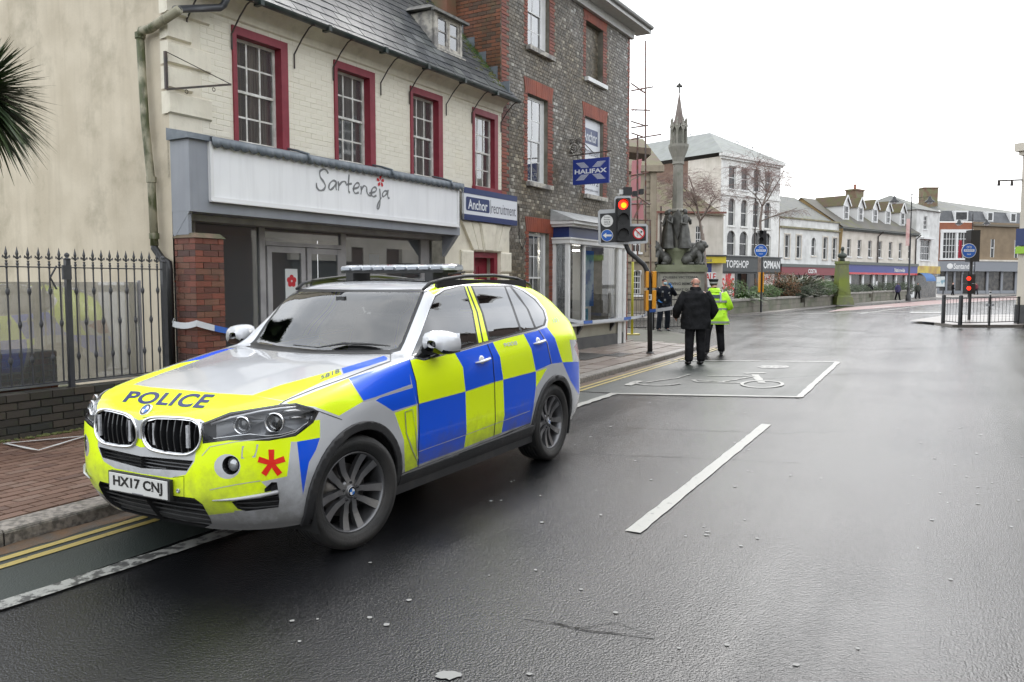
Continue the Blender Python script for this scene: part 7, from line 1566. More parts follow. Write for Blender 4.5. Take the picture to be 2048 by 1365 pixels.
# --- officer in the hi-vis coat
f2=foot_at(1428,710);k2=1
pt,sp,ar_,lg,k=person('police officer in long fluorescent yellow coat and black cap, back turned',f2,1.86,math.pi-R(12),[(-.17,-.06,0,.0,-.03),(.20,.26,0,.03,.04)],0,(.02,-.06),M_SKIN,M_BT,head_tilt=(.02,-.05),arms=[((-.34,-.05,1.16),(-.22,-.30,1.10)),((.34,-.02,1.16),(.26,-.22,1.02))])
ringloft('hi_vis_coat',[(0,0,.74,.33,.25),(0,0,.80,.325,.245),(0,0,.95,.30,.22),(0,-.01,1.12,.265,.19),(0,-.03,1.30,.27,.19),(.01,-.05,1.43,.25,.175),(.02,-.06,1.50,.17,.14),(.02,-.07,1.545,.12,.12)],M_HV,pt,26,.02,7)
sleeves(pt,ar_,M_HV,(.105,.095,.075));ringloft('hood',[(.02,-.04,1.50,.15,.14),(.02,-.04,1.56,.14,.125),(.02,-.07,1.60,.11,.10)],M_HV,pt,18,.012,3)
for z,rx_,ry_,cy_ in((1.10,.272,.197,-.012),(.79,.335,.254,0),(1.28,.277,.197,-.028)):
 mb=MB();kk=28;vs=[]
 for dz in(-.025,.025):
  for j in range(kk):a=6.283*j/kk;ca,sa=math.cos(a),math.sin(a);vs.append((math.copysign(abs(ca)**.85,ca)*(rx_+.012),cy_+math.copysign(abs(sa)**.85,sa)*(ry_+.012),z+dz))
 mb.add(vs,[(j,(j+1)%kk,kk+(j+1)%kk,kk+j)for j in range(kk)]);mb.build('reflective_band',M_REFL,pt,True)
for x in(-.12,.13):MB().prism([(x-.022,.175,1.28),(x+.022,.175,1.28),(x+.028,.11,1.50),(x-.02,.11,1.50)],(0,.012,0)).build('reflective_brace',M_REFL,pt)
MB().box((-.11,.168,1.36),(.11,.176,1.44)).build('back_badge',mat('badge_blue_grey',(.07,.10,.13),.5),pt)
mb=MB()
for z in(.99,):pass
for(a,e,w),sg in zip(ar_,(-1,1)):hand(pt,w,(w-e),(0,0,1),M_GLV,.7);MB().tube([e.lerp(w,.35),e.lerp(w,.5)],.078,14).build('cuff_band',M_REFL,pt,True)
hc=sp[5];mb=MB();mb.lathe([(.092,-.03),(.098,.02),(.115,.055),(.118,.075),(.06,.095),(0,.097)],20,None,hc+Vector((0,0,.035)),caps=False);mb.build('cap',mat('cap_black',(.01,.01,.012),.6),pt,True);MB().lathe([(.096,-.022),(.1,.012)],20,None,hc+Vector((0,0,.035)),caps=False).build('cap_band',mat('cap_check',(.4,.4,.4),.5),pt,True);MB().ball(hc+Vector((0,-.11,.045)),(.075,.05,.008),10,4).build('cap_peak',MATS['cap_black'],pt)
mb=MB();mb.ball(hc+Vector((0,.02,-.01)),(.083,.078,.06),12,8);mb.build('hair',mat('dark_hair',(.03,.022,.018),.7),pt,True)
# --- masked officer facing the camera
f3=foot_at(1327,663,.12)
pt,sp,ar_,lg,k=person('masked police officer in dark uniform with blue gloves beside the guard rail',f3,1.80,R(14),[(.17,.10,0,.02,-.03),(-.20,-.05,0,-.02,-.04)][::-1],0,(0,-.02),M_SKIN,M_UNI,head_tilt=(0,-.02),arms=[((-.40,.02,1.16),(-.27,-.20,1.02)),((.36,-.10,1.22),(.12,-.28,1.50))])
ringloft('stab_vest',[(0,0,.93,.22,.165),(0,0,1.02,.24,.18),(0,0,1.15,.245,.19),(0,-.01,1.30,.255,.19),(0,-.02,1.41,.22,.155),(0,-.02,1.47,.13,.12),(0,-.02,1.51,.085,.085)],M_UNI,pt,24,.016,12)
sleeves(pt,ar_,M_UNI,(.080,.068,.05));MB().lathe([(.19,0),(.20,.02),(.20,.05),(.19,.06)],20,Matrix.Diagonal((1.08,.86,1)),(0,0,.95),caps=False).build('belt',M_SH,pt)
for(x,z,s_)in((-.13,1.32,.03),(.09,1.28,.028),(.13,1.20,.02),(-.05,1.05,.03)):MB().box((x-s_,-.19,z-s_),(x+s_,-.172,z+s_)).build('vest_badge',M_REFL,pt)
MB().box((-.18,-.2,1.14),(-.10,-.16,1.28)).build('radio',M_BLK,pt)
for(a,e,w),sg in zip(ar_,(-1,1)):hand(pt,w,(w-e),(1,0,0),M_GLV,.6);MB().tube([w.lerp(e,.22),w],[.042,.038],12).build('glove_cuff',M_GLV,pt,True)
hc=sp[5];MB().ball(hc+Vector((0,-.055,-.045)),(.062,.052,.052),12,8).build('face_mask',M_MASK,pt,True);mb=MB();mb.ball(hc+Vector((0,.022,.045)),(.085,.088,.072),14,9);mb.build('hair',MATS['dark_hair'],pt,True)
# --- distant passers-by
def walker(label,px,Y,H,m,m2,rz):
 p=at(px,568,Y);t,sp,ar_,lg,k=person(label,Vector((p.x,Y,.1)),H,rz,[(-.12,.16,0),(.12,-.16,0)],0,(0,-.02),M_SKIN,m2,arms=[((-.30,.02,1.12),(-.28,-.08,.92)),((.30,.02,1.12),(.26,-.12,.92))])
 ringloft('coat',[(0,0,.78,.23,.17),(0,0,1.05,.24,.18),(0,0,1.35,.25,.17),(0,-.01,1.46,.18,.13),(0,-.02,1.52,.09,.09)],m,t,16,.015,px);sleeves(t,ar_,m,(.08,.07,.055));MB().ball(sp[5]+Vector((0,.015,.03)),(.088,.088,.085),10,7).build('hair',MATS['dark_hair'],t,True)
walker('pedestrian in a dark coat walking past the bank window',1906,112,1.9,M_BC,M_BT,R(80));walker('pedestrian in dark clothes standing left of the map board',1836,84,1.75,mat('olive_coat',(.04,.045,.035),.8),M_BT,R(0));walker('pedestrian in a purple jacket outside the building society',1796,78,1.7,mat('purple_jacket',(.035,.03,.09),.8),M_BT,R(20));walker('pedestrian in black outside the building society entrance',1739,74,1.7,M_BC,M_BT,R(160));walker('pedestrian in a dark red top by the bank side windows',1953,118,1.8,mat('dark_red_top',(.12,.02,.03),.8),M_BT,R(200))
# ================================================================== POLICE CAR
CYAW=R(-118.05);CO=Vector((-1.815,5.46,0))
car=thing('police_car','silver police estate car in yellow and blue chequers with light bar and red asterisk','police car',CO,CYAW)
CM=Matrix.Translation(CO)@Matrix.Rotation(CYAW,4,'Z');CI=CM.inverted();CAML=CI@Vector((0,0,CAMZ))
def lray(px,py):return(CI.to_3x3()@ray(px,py)).normalized()
WB=-2.933
cols={0:[(.74,0,.25),(.81,0,.35),(.865,0,.48),(.865,0,.62),(.862,0,.77),(.87,0,.885),(.855,0,.918),(.84,0,.932),(.82,0,.942),(.80,0,.95)],1:[(.735,.22,.25),(.805,.22,.35),(.86,.22,.48),(.86,.22,.62),(.857,.22,.77),(.862,.22,.885),(.84,.20,.925),(.80,.16,.945),(.76,.09,.963),(.72,0,.982)],2:[(.72,.42,.25),(.79,.42,.34),(.845,.42,.48),(.845,.43,.62),(.835,.43,.77),(.83,.42,.885),(.795,.40,.932),(.74,.33,.965),(.68,.2,.99),(.62,0,1.012)],3:[(.66,.62,.255),(.73,.62,.34),(.79,.62,.48),(.795,.62,.62),(.79,.62,.77),(.765,.62,.895),(.72,.59,.95),(.65,.48,.995),(.57,.27,1.026),(.50,0,1.045)],4:[(.56,.77,.26),(.62,.785,.34),(.675,.79,.48),(.69,.79,.62),(.69,.785,.77),(.66,.775,.91),(.60,.73,.968),(.52,.58,1.02),(.44,.31,1.052),(.38,0,1.068)],5:[(.46,.85,.265),(.51,.87,.34),(.56,.88,.48),(.57,.885,.62),(.565,.87,.78),(.53,.855,.935),(.47,.78,.995),(.38,.60,1.048),(.30,.33,1.08),(.25,0,1.092)],6:[(.36,.89,.27),(.40,.915,.35),(.42,.93,.48),(.42,.938,.62),(.41,.925,.80),(.37,.90,.962),(.32,.80,1.03),(.24,.60,1.075),(.17,.33,1.105),(.12,0,1.115)]}
cz=lambda x:.94+(-.7-x)*.075
def low(x,f=1.0):return[(x,.885*f,.28),(x,.925*f,.36),(x,.953*f,.54),(x,.962*f,.74),(x,.972*f,cz(x))]
cols[7]=[(.18,.885,.27),(.18,.93,.36),(.18,.955,.50),(.18,.962,.66),(.17,.955,.86),(.17,.915,1.01),(.13,.81,1.068),(.08,.60,1.10),(.03,.33,1.127),(0,0,1.135)]
cols[8]=low(-.04)+[(-.04,.92,1.05),(-.06,.81,1.105),(-.09,.60,1.127),(-.12,.33,1.148),(-.14,0,1.155)]
cols[9]=low(-.25)+[(-.25,.922,1.10),(-.28,.81,1.145),(-.30,.60,1.16),(-.31,.33,1.17),(-.32,0,1.172)]
cols[10]=low(-.50)+[(-.50,.925,1.145),(-.52,.815,1.182),(-.53,.64,1.19),(-.50,.36,1.187),(-.49,0,1.182)]
cols[11]=low(-.66)+[(-.66,.925,1.175),(-.70,.83,1.203),(-.72,.71,1.21),(-.67,.38,1.20),(-.64,0,1.19)]
cols[12]=low(-.92)+[(-.92,.93,1.195),(-.92,.82,1.36),(-.93,.695,1.425),(-.86,.36,1.435),(-.84,0,1.435)]
cols[13]=low(-1.2)+[(-1.2,.93,1.212),(-1.18,.78,1.46),(-1.17,.645,1.64),(-1.12,.33,1.662),(-1.10,0,1.668)]
cols[14]=low(-1.6)+[(-1.6,.93,1.235),(-1.6,.78,1.49),(-1.58,.635,1.70),(-1.55,.34,1.728),(-1.55,0,1.735)]
cols[15]=low(-2.1)+[(-2.1,.93,1.255),(-2.1,.785,1.50),(-2.1,.64,1.722),(-2.1,.34,1.745),(-2.1,0,1.752)]
cols[16]=low(-2.6)+[(-2.6,.925,1.275),(-2.6,.785,1.495),(-2.6,.64,1.705),(-2.6,.34,1.735),(-2.6,0,1.742)]
cols[17]=low(-3.0)+[(-3.0,.91,1.29),(-3.0,.775,1.49),(-3.0,.625,1.67),(-3.05,.33,1.705),(-3.05,0,1.712)]
cols[18]=low(-3.35,.985)+[(-3.33,.885,1.29),(-3.33,.755,1.46),(-3.33,.60,1.605),(-3.42,.32,1.66),(-3.45,0,1.672)]
cols[19]=[(-3.55,.86,.30),(-3.58,.89,.38),(-3.62,.91,.56),(-3.62,.915,.76),(-3.60,.905,1.08),(-3.57,.85,1.27),(-3.57,.73,1.41),(-3.60,.57,1.53),(-3.68,.3,1.60),(-3.70,0,1.62)]
cols[20]=[(-3.72,.80,.32),(-3.78,.82,.40),(-3.83,.83,.58),(-3.82,.83,.76),(-3.78,.80,1.08),(-3.73,.77,1.24),(-3.74,.67,1.36),(-3.78,.52,1.46),(-3.83,.28,1.52),(-3.84,0,1.53)]
cols[21]=[(-3.84,.64,.33),(-3.91,.64,.42),(-3.96,.64,.60),(-3.94,.64,.76),(-3.88,.62,1.08),(-3.84,.60,1.2),(-3.86,.54,1.29),(-3.88,.43,1.36),(-3.89,.24,1.39),(-3.90,0,1.4)]
cols[22]=[(-3.87,.34,.33),(-3.95,.34,.42),(-4.0,.34,.60),(-3.98,.34,.76),(-3.93,.33,1.05),(-3.91,.31,1.13),(-3.92,.27,1.2),(-3.93,.2,1.25),(-3.935,.1,1.27),(-3.94,0,1.28)]
cols[23]=[(-3.88,0,.33),(-3.96,0,.42),(-4.01,0,.60),(-3.99,0,.76),(-3.945,0,1.03),(-3.93,0,1.08),(-3.93,0,1.12),(-3.935,0,1.15),(-3.94,0,1.17),(-3.945,0,1.19)]
CN=np.array([cols[i]for i in range(24)],float)
def pchip(Y,n):
 """monotone resample of Y[k,...] along axis 0 with n steps per interval"""
 k=Y.shape[0];d=Y[1:]-Y[:-1];m=np.zeros_like(Y)
 a,b=d[:-1],d[1:];s_=a*b>0;m[1:-1]=np.where(s_,2*a*b/np.where(np.abs(a+b)<1e-9,1,a+b),0);m[0],m[-1]=d[0],d[-1]
 m[1:-1]=.55*m[1:-1]+.45*np.where(s_,(a+b)/2,0)
 out=[]
 for i in range(k-1):
  for j in range(n):
   t=j/n;out.append((2*t**3-3*t*t+1)*Y[i]+(t**3-2*t*t+t)*m[i]+(-2*t**3+3*t*t)*Y[i+1]+(t**3-t*t)*m[i+1])
 out.append(Y[-1]);return np.array(out)
S1=pchip(CN,9);S2=pchip(np.swapaxes(S1,0,1),8);SG=np.swapaxes(S2,0,1)
NI,NJ=SG.shape[:2]
def V(i,j):return tuple(SG[i,j])
bm=bmesh.new();grid=[[bm.verts.new(V(i,j))for j in range(NJ)]for i in range(NI)]
for i in range(NI-1):
 for j in range(NJ-1):
  q=[grid[i][j],grid[i+1][j],grid[i+1][j+1],grid[i][j+1]]
  try:bm.faces.new(q)
  except Exception:pass
bmesh.ops.remove_doubles(bm,verts=bm.verts,dist=.0004)
# regions
REG=['silver','yellow','blue','glass_w','g1','g2','g2b','g3','chrome','gasket','headlight','kidney','slot','lower','fog','intake','intake2','arch','sill','tail','rearglass','chrome_k','black','pillar_yellow']
RI={n:i for i,n in enumerate(REG)}
for f in bm.faces:f.material_index=0;f.smooth=True
def cutplanes(planes,reg,only=None,side=lambda c:True):
 act=[]
 for f in bm.faces:
  c=f.calc_center_median()
  if not side(c):continue
  if only is not None and REG[f.material_index]not in only:continue
  ok=True
  for co,no in planes:
   if max((v.co-co).dot(no)for v in f.verts)<0:ok=False;break
  if ok:act.append(f)
 for co,no in planes:
  g=set(act);ge=set();gv=set()
  for f in act:ge.update(f.edges);gv.update(f.verts)
  r=bmesh.ops.bisect_plane(bm,geom=list(g)+list(ge)+list(gv),plane_co=co,plane_no=no,dist=1e-5)
  act=[f for f in r['geom']if isinstance(f,bmesh.types.BMFace)and f.is_valid and(f.calc_center_median()-co).dot(no)>0]
 for f in act:f.material_index=RI[reg]
 return act
def convex_parts(pts):
 n=len(pts);sg=set()
 for i in range(n):
  a,b,c=pts[i],pts[(i+1)%n],pts[(i+2)%n];cr=(b[0]-a[0])*(c[1]-b[1])-(b[1]-a[1])*(c[0]-b[0])
  if abs(cr)>1e-6:sg.add(cr>0)
 if len(sg)<2:return[pts]
 from mathutils.geometry import tessellate_polygon
 return[[pts[i]for i in t]for t in tessellate_polygon([[Vector((p[0],p[1],0))for p in pts]])]
def pxpoly(pts,reg,only=None,side=None):
 """region seen through an outline: sight planes through the survey point"""
 cv=convex_parts(pts)
 if len(cv)>1:return[f for q in cv for f in pxpoly(q,reg,only,side)]
 c=Vector((sum(p[0]for p in pts)/len(pts),sum(p[1]for p in pts)/len(pts)));cr=lray(*c);pl=[]
 for a,b in zip(pts,pts[1:]+pts[:1]):
  no=lray(*a).cross(lray(*b));no.normalize()
  if no.dot(cr)<0:no=-no
  pl.append((CAML,no))
 return cutplanes(pl,reg,only,side or(lambda c:c.y>-.01))
def xzpoly(pts,reg,only=None,side=None):
 cx=sum(p[0]for p in pts)/len(pts);cz_=sum(p[1]for p in pts)/len(pts);pl=[]
 for a,b in zip(pts,pts[1:]+pts[:1]):
  no=Vector((-(b[1]-a[1]),0,b[0]-a[0])).normalized()
  if no.dot(Vector((cx-a[0],0,cz_-a[1])))<0:no=-no
  pl.append((Vector((a[0],0,a[1])),no))
 return cutplanes(pl,reg,only,side or(lambda c:c.y>.6))
 # keep a clean surface for decals
_v=[tuple(v.co)for v in bm.verts];bm.verts.index_update();_f=[[v.index for v in f.verts]for f in bm.faces];_n=len(_v)
BVH0=BVHTree.FromPolygons(_v+[(x,-y,z)for x,y,z in _v],_f+[[i+_n for i in f]for f in _f])
def hit(px,py,off=0.0):
 d=lray(px,py);loc,no,idx,dist=BVH0.ray_cast(CAML,d)
 if loc is None:return None
 if no.dot(d)>0:no=-no
 return loc+no*off
 # ---- livery
side_f=lambda c:c.y>.5
front=lambda c:c.x>.2 and c.y>-.02
# front bumper yellow
Pp=pxpoly
Pp([(270,880),(640,840),(640,1010),(560,1040),(270,1045)],'yellow',side=lambda c:c.x>.25 and c.z<.93)
Pp([(270,897),(404,880),(391,908),(389,923),(371,950),(342,956),(270,946)],'silver',side=front)
Pp([(582,884),(596,884),(640,876),(640,1050),(560,1060),(574,955)],'silver',side=lambda c:c.x>.25)
Pp([(522,964),(576,953),(612,1045),(480,1050),(468,1022),(505,1020),(560,1000)],'silver',side=front)
Pp([(415,1031),(470,1025),(640,1006),(640,1090),(420,1090)],'silver',side=lambda c:c.x>.25 and c.y>.3)
Pp([(594,884),(640,876),(632,900),(618,925),(606,990)],'blue',side=lambda c:c.x>.25)
# bonnet
HB=lambda c:c.x>-.7 and c.z>.88
Pp([(240,779),(321,776),(434,787),(505,791),(440,818),(401,839),(300,836),(240,850)],'yellow',side=HB)
Pp([(401,839),(434,818),(505,791),(567,803),(555,810),(459,827),(410,845)],'yellow',side=HB)
Pp([(505,791),(560,771),(638,750),(678,738),(684,749),(646,763),(567,802)],'yellow',side=HB)
Pp([(683,737),(768,712),(775,716),(773,721),(687,748)],'blue',side=HB)
# fender
Pp([(572,806),(697,757),(727,803),(678,832),(630,814),(584,809)],'yellow',side=side_f)
Pp([(697,757),(813,721),(818,740),(822.5,769),(727.5,803)],'blue',side=side_f)
Pp([(751.5,801.5),(760,796),(826,776),(833.5,808),(786,823),(770,812)],'blue',side=side_f)
Pp([(789,826),(833,811),(834.5,870),(835,933),(810,945),(808,880)],'yellow',side=side_f)
Pp([(813,721),(820,719),(834,770),(838,808),(834,808),(826,776),(822,760)],'blue',side=side_f)
# doors and quarter
Pp([(821,721),(850,714),(910,706),(926,735),(931,783),(838.6,808),(832,764)],'yellow',side=side_f)
Pp([(910,707),(974,689),(985,714),(989,764.5),(931,783),(926,735)],'blue',side=side_f)
Pp([(974,689),(985.5,685),(1000,714),(1006.5,760),(989,765),(985,715)],'blue',side=side_f)
Pp([(985.5,685),(1047,667),(1063,700),(1071.5,743),(1006.5,760),(1000,714)],'yellow',side=side_f)
Pp([(1047,668),(1078,659),(1094,685),(1103,728),(1071.5,742),(1063,699)],'blue',side=side_f)
Pp([(1079,660),(1094,655),(1110,677),(1125,725),(1104,728),(1095,685)],'blue',side=side_f)
Pp([(1094,655),(1099,648),(1136,660),(1146,724),(1125,725),(1110,677)],'yellow',side=side_f)
Pp([(1146,724),(1125,725),(1140,760),(1158,790),(1158,724)],'blue',side=side_f)
Pp([(838,809),(931,783.5),(933,864),(928,896),(834,931)],'blue',side=side_f)
Pp([(931,783.5),(989,764.5),(990,846),(987,872),(928,896),(933,864)],'yellow',side=side_f)
Pp([(989,764.5),(1006.5,760),(1009,831),(1003,866),(987,872),(990,846)],'yellow',side=side_f)
Pp([(1006.5,760),(1071.5,743),(1072,771),(1067,814),(1061,846),(1003,866),(1009,831)],'blue',side=side_f)
Pp([(1072,744),(1094,737),(1078,765),(1072,775)],'yellow',side=side_f)
# yellow cant rail and D pillar
Pp([(856,583),(870,566),(917,556),(975,551),(1030,554),(1068,566),(1105,600),(1152,700),(1138,662),(1095,655),(1094,630),(868,590)],'yellow',side=lambda c:c.y>.56 and c.z>1.2 and c.x<-1.12)
xzpoly([(-3.3,1.62),(-3.95,1.35),(-3.95,1.1),(-3.2,1.15),(-2.9,1.3),(-3.0,1.62)],'yellow',only=['silver'],side=lambda c:c.y>.5 and c.x<-2.9)
# window group
Pp([(820,715.5),(838.6,670),(858,617),(868,590),(889,576),(917,569),(1022,568),(1047.6,579),(1073,596),(1091,620),(1096.5,640),(1093,654),(1073,662.5),(975,686.5),(917,704),(848,722)],'chrome',side=side_f)
Pp([(822,713),(841,668),(860,616),(870,592),(890,579.2),(917,572),(1022,571),(1046,581.5),(1070.5,598.5),(1088.5,621.5),(1093.5,640.6),(1090,651.5),(1072,659),(975,682.5),(917,700),(848,717)],'gasket',side=side_f)
Pp([(929.5,572.5),(941,572),(963,627),(976.5,681.5),(957.5,686.5),(946,622)],'pillar_yellow',side=side_f)
Pp([(932,572),(935.5,572),(956,625),(967.5,684),(964.5,685),(952.5,625)],'gasket',side=side_f)
Pp([(825,710),(843,665),(862,615),(872,594.5),(891,581.5),(917,575),(927,574),(943,622),(954,685),(920,695.5),(850,713)],'g1',side=side_f)
Pp([(945,573.5),(1008,573.5),(1022,611),(1040,663),(980,679),(967,627)],'g2',side=side_f)
Pp([(1011.5,574),(1019,574),(1053,618),(1068,656),(1044,661.5),(1028,615)],'g2b',side=side_f)
Pp([(1025,575),(1042,581),(1068,600),(1085.5,622),(1089.5,637),(1086,649.5),(1072,654.5),(1058,620),(1040,594)],'g3',side=side_f)
# windscreen: black band, then glass
WSF=lambda c:c.z>1.15 and -1.3<c.x<-.45
Pp([(500,580),(847,579),(848,588),(809,686),(801,702),(783,706.5),(440,705),(440,640)],'gasket',side=WSF)
Pp([(500,584),(841,585.5),(839,592),(803,684),(795,696),(781,700),(440,701),(440,640)],'glass_w',side=WSF)
# lamps, grille, intakes
Pp([(404,847),(459,825),(560,809),(592,806),(626,816),(638,824.5),(627,846),(592,873),(536,882.5),(457,881.5),(405,888)],'black',side=front)
Pp([(407,850),(459,829),(560,812),(591,809),(623,818.5),(633,825),(624,843),(591,870),(536,879.5),(457,878.5),(408,885)],'headlight',side=front)
KO=[(284,852),(290,840),(311,834.5),(355,835.5),(386,839),(401,849),(404.6,871),(401,892),(389,905.5),(369,911.5),(328,907),(300,899),(288,884),(284,868)]
Pp(KO,'chrome_k',side=lambda c:c.x>.6 and c.y>.0)
kc=(sum(p[0]for p in KO)/len(KO),sum(p[1]for p in KO)/len(KO))
KI=[(kc[0]+(x-kc[0])*.915,kc[1]+(y-kc[1])*.885)for x,y in KO]
Pp(KI,'kidney',side=lambda c:c.x>.6 and c.y>.0)
Pp([(270,912),(386.5,922),(374,942.5),(270,936)],'slot',side=lambda c:c.x>.5)
Pp([(270,984),(341,991),(389,997),(405,1009),(422,1040),(424,1049),(400,1060),(270,1060)],'lower',side=lambda c:c.x>.5)
Pp([(454.5+26.5*math.cos(R(q)),933.5+25*math.sin(R(q)))for q in range(0,360,20)],'silver',side=front)
Pp([(461.7+17.5*math.cos(R(q)),931+19*math.sin(R(q)))for q in range(0,360,20)],'fog',side=front)
Pp([(463,1004),(557,988),(559,1000),(557,1015),(492,1023),(475,1018)],'intake',side=front)
Pp([(529,978),(543,965),(554,965),(556,980),(529,985)],'intake2',side=front)
# tail lamp (wraps the corner)
xzpoly([(-3.42,1.06),(-3.58,1.13),(-4.1,1.15),(-4.1,.93),(-3.62,.92)],'tail',side=lambda c:c.y>.45 and c.x<-3.3)
cutplanes([(Vector((-3.2,0,1.52)),Vector((-.35,0,1)).normalized()*-1),(Vector((0,0,1.17)),Vector((0,0,1))),(Vector((0,.60,0)),Vector((0,-1,0)))],'rearglass',side=lambda c:c.x<-3.72)
# wheel arches and sill
AX=[(0,.368),(WB,.368)]
for(ax,az)in AX:
 for rr,rg in((.458,'arch'),):
  xzpoly([(ax+rr*math.cos(R(q)),az+rr*math.sin(R(q)))for q in range(0,360,8)],rg,side=lambda c:c.y>.6 and abs(c.x-ax)<.6 and c.z<1)
 fs_=xzpoly([(ax+.405*math.cos(R(q)),az+.405*math.sin(R(q)))for q in range(0,360,8)],'black',side=lambda c:c.y>.5 and abs(c.x-ax)<.6 and c.z<1)
 bmesh.ops.delete(bm,geom=fs_,context='FACES')
 bmesh.ops.delete(bm,geom=[f for f in bm.faces if f.calc_center_median().z<.30 and abs(f.calc_center_median().x-ax)<.40 and f.calc_center_median().y>.6],context='FACES')
xzpoly([(-.44,.24),(-.44,.385),(WB+.44,.415),(WB+.44,.24)],'sill',only=['silver','yellow','blue','arch'],side=lambda c:c.y>.7)
# ------------------------------------------------------------------ paint
def paint(name,c,rough=.28,coat=.6,dirt=True,**kw):
 m=mat(name,c,rough,coat=coat,**kw);return m
M_SIL=paint('silver_paint',(.56,.57,.59),.26,.9,metal=.12,c2=(.53,.54,.56),nscale=3,bump=.02,bscale=300)
def road_dirt(m,col=(.11,.10,.085)):
 t=m.node_tree;L=t.links.new;P=t.nodes['Principled BSDF'];co=N(t,'ShaderNodeTexCoord');sx=N(t,'ShaderNodeSeparateXYZ');L(co.outputs['Object'],sx.inputs[0])
 n=N(t,'ShaderNodeTexNoise');n.inputs['Scale'].default_value=7;n.inputs['Detail'].default_value=9;n.inputs['Roughness'].default_value=.7;L(co.outputs['Object'],n.inputs['Vector'])
 a=N(t,'ShaderNodeMath',operation='MULTIPLY_ADD');a.inputs[1].default_value=.55;L(n.outputs[0],a.inputs[0]);L(sx.outputs['Z'],a.inputs[2])
 r=N(t,'ShaderNodeMapRange');r.inputs[1].default_value=.92;r.inputs[2].default_value=.60;r.inputs[3].default_value=0;r.inputs[4].default_value=.7;L(a.outputs[0],r.inputs[0])
 mx=N(t,'ShaderNodeMix',data_type='RGBA');L(r.outputs[0],mx.inputs[0]);ln=P.inputs['Base Color'].links
 if ln:L(ln[0].from_socket,mx.inputs[6])
 else:mx.inputs[6].default_value=P.inputs['Base Color'].default_value
 mx.inputs[7].default_value=hexc(col);L(mx.outputs[2],P.inputs['Base Color'])
 cr=N(t,'ShaderNodeMapRange');cr.inputs[3].default_value=P.inputs['Coat Weight'].default_value;cr.inputs[4].default_value=.1;L(r.outputs[0],cr.inputs[0]);L(cr.outputs[0],P.inputs['Coat Weight'])
M_YEL=paint('fluorescent_yellow_film',(.80,1.0,.0),.34,.3);M_BLU=paint('reflective_blue_film',(.0,.09,.74),.30,.3)
for m_ in(M_SIL,M_YEL,M_BLU):road_dirt(m_)
M_CHR=mat('chrome',(.75,.76,.78),.09,1.0);M_SATIN=mat('satin_aluminium_trim',(.62,.63,.65),.22,.9);M_GASK=mat('black_rubber_gasket',(.008,.008,.009),.35)
M_PLAS=mat('black_textured_plastic',(.018,.018,.019),.55,bump=.2,bscale=200,c3=(.06,.055,.05),n3=8,c3amt=.4)
M_CG=glass('tinted_car_glass',(.004,.005,.005),ior=1.7,boost=2.1,rough=.012,opac=.25,dmix=.08);M_CGR=glass('privacy_glass',(.003,.003,.003),ior=1.8,boost=2.2,rough=.012,opac=.93)
M_HL=glass('headlight_cover',(.02,.02,.02),ior=1.4,boost=1.0,rough=.01,opac=.0,dmix=.02)
M_TAIL=mat('red_lens',(.30,.008,.01),.12,coat=.8);M_BLKW=mat('wheel_well_black',(.010,.010,.010),.8)
BODY={'silver':M_SIL,'yellow':M_YEL,'blue':M_BLU,'pillar_yellow':M_YEL}
sep={'glass_w':('windscreen',M_CG),'g1':('side_window',M_CG),'g2':('side_window',M_CGR),'g2b':('side_window',M_CGR),'g3':('quarter_window',M_CGR),'chrome':('window_trim',M_SATIN),'gasket':('window_gasket',M_GASK),'headlight':('headlight_cover',M_HL),'kidney':None,'slot':None,'lower':None,'fog':None,'intake':None,'intake2':None,'arch':('wheel_arch_trim',M_PLAS),'sill':('sill_trim',M_PLAS),'tail':('tail_lamp',M_TAIL),'rearglass':('rear_window',M_CGR),'chrome_k':('grille_surround',M_CHR),'black':('lamp_surround',M_GLB)}
JOIN={'glass_w','rearglass'}
def outline(faces):
 """ordered boundary loop (longest) of a face set"""
 fs=set(faces);nxt={}
 for f in faces:
  for l in f.loops:
   e=l.edge
   if not any((g in fs)for g in e.link_faces if g is not f):nxt.setdefault(l.vert,[]).append(l.link_loop_next.vert)
 loops=[]
 while nxt:
  s_=next(iter(nxt));lp=[s_];cur=s_
  while True:
   n_=nxt.get(cur)
   if not n_:break
   w=n_.pop();
   if not n_:nxt.pop(cur)
   cur=w
   if cur is s_:break
   lp.append(cur)
  loops.append(lp)
 return max(loops,key=len)
byreg={}
for f in bm.faces:byreg.setdefault(REG[f.material_index],[]).append(f)
def mk(name,m,vs,fs,parent,smooth=True,sy=1):
 me=bpy.data.meshes.new(name);me.from_pydata([(v[0],v[1]*sy,v[2])for v in vs],[],fs if sy==1 else[f[::-1]for f in fs])
 for x in(m if isinstance(m,list)else[m]):me.materials.append(x)
 if smooth:me.polygons.foreach_set('use_smooth',[True]*len(me.polygons))
 o=bpy.data.objects.new(name,me);return link(o,parent)
def facedata(faces):
 idx={};vs=[];fs=[]
 for f in faces:
  l=[]
  for v in f.verts:
   if v not in idx:idx[v]=len(vs);vs.append(tuple(v.co))
   l.append(idx[v])
  fs.append(l)
 return vs,fs
 # body shell
bf=[f for r_ in('silver','yellow','blue','pillar_yellow')for f in byreg.get(r_,[])]
vs,fs=facedata(bf);mi=[{'silver':0,'yellow':1,'pillar_yellow':1,'blue':2}[REG[f.material_index]]for f in bf]
n=len(vs)
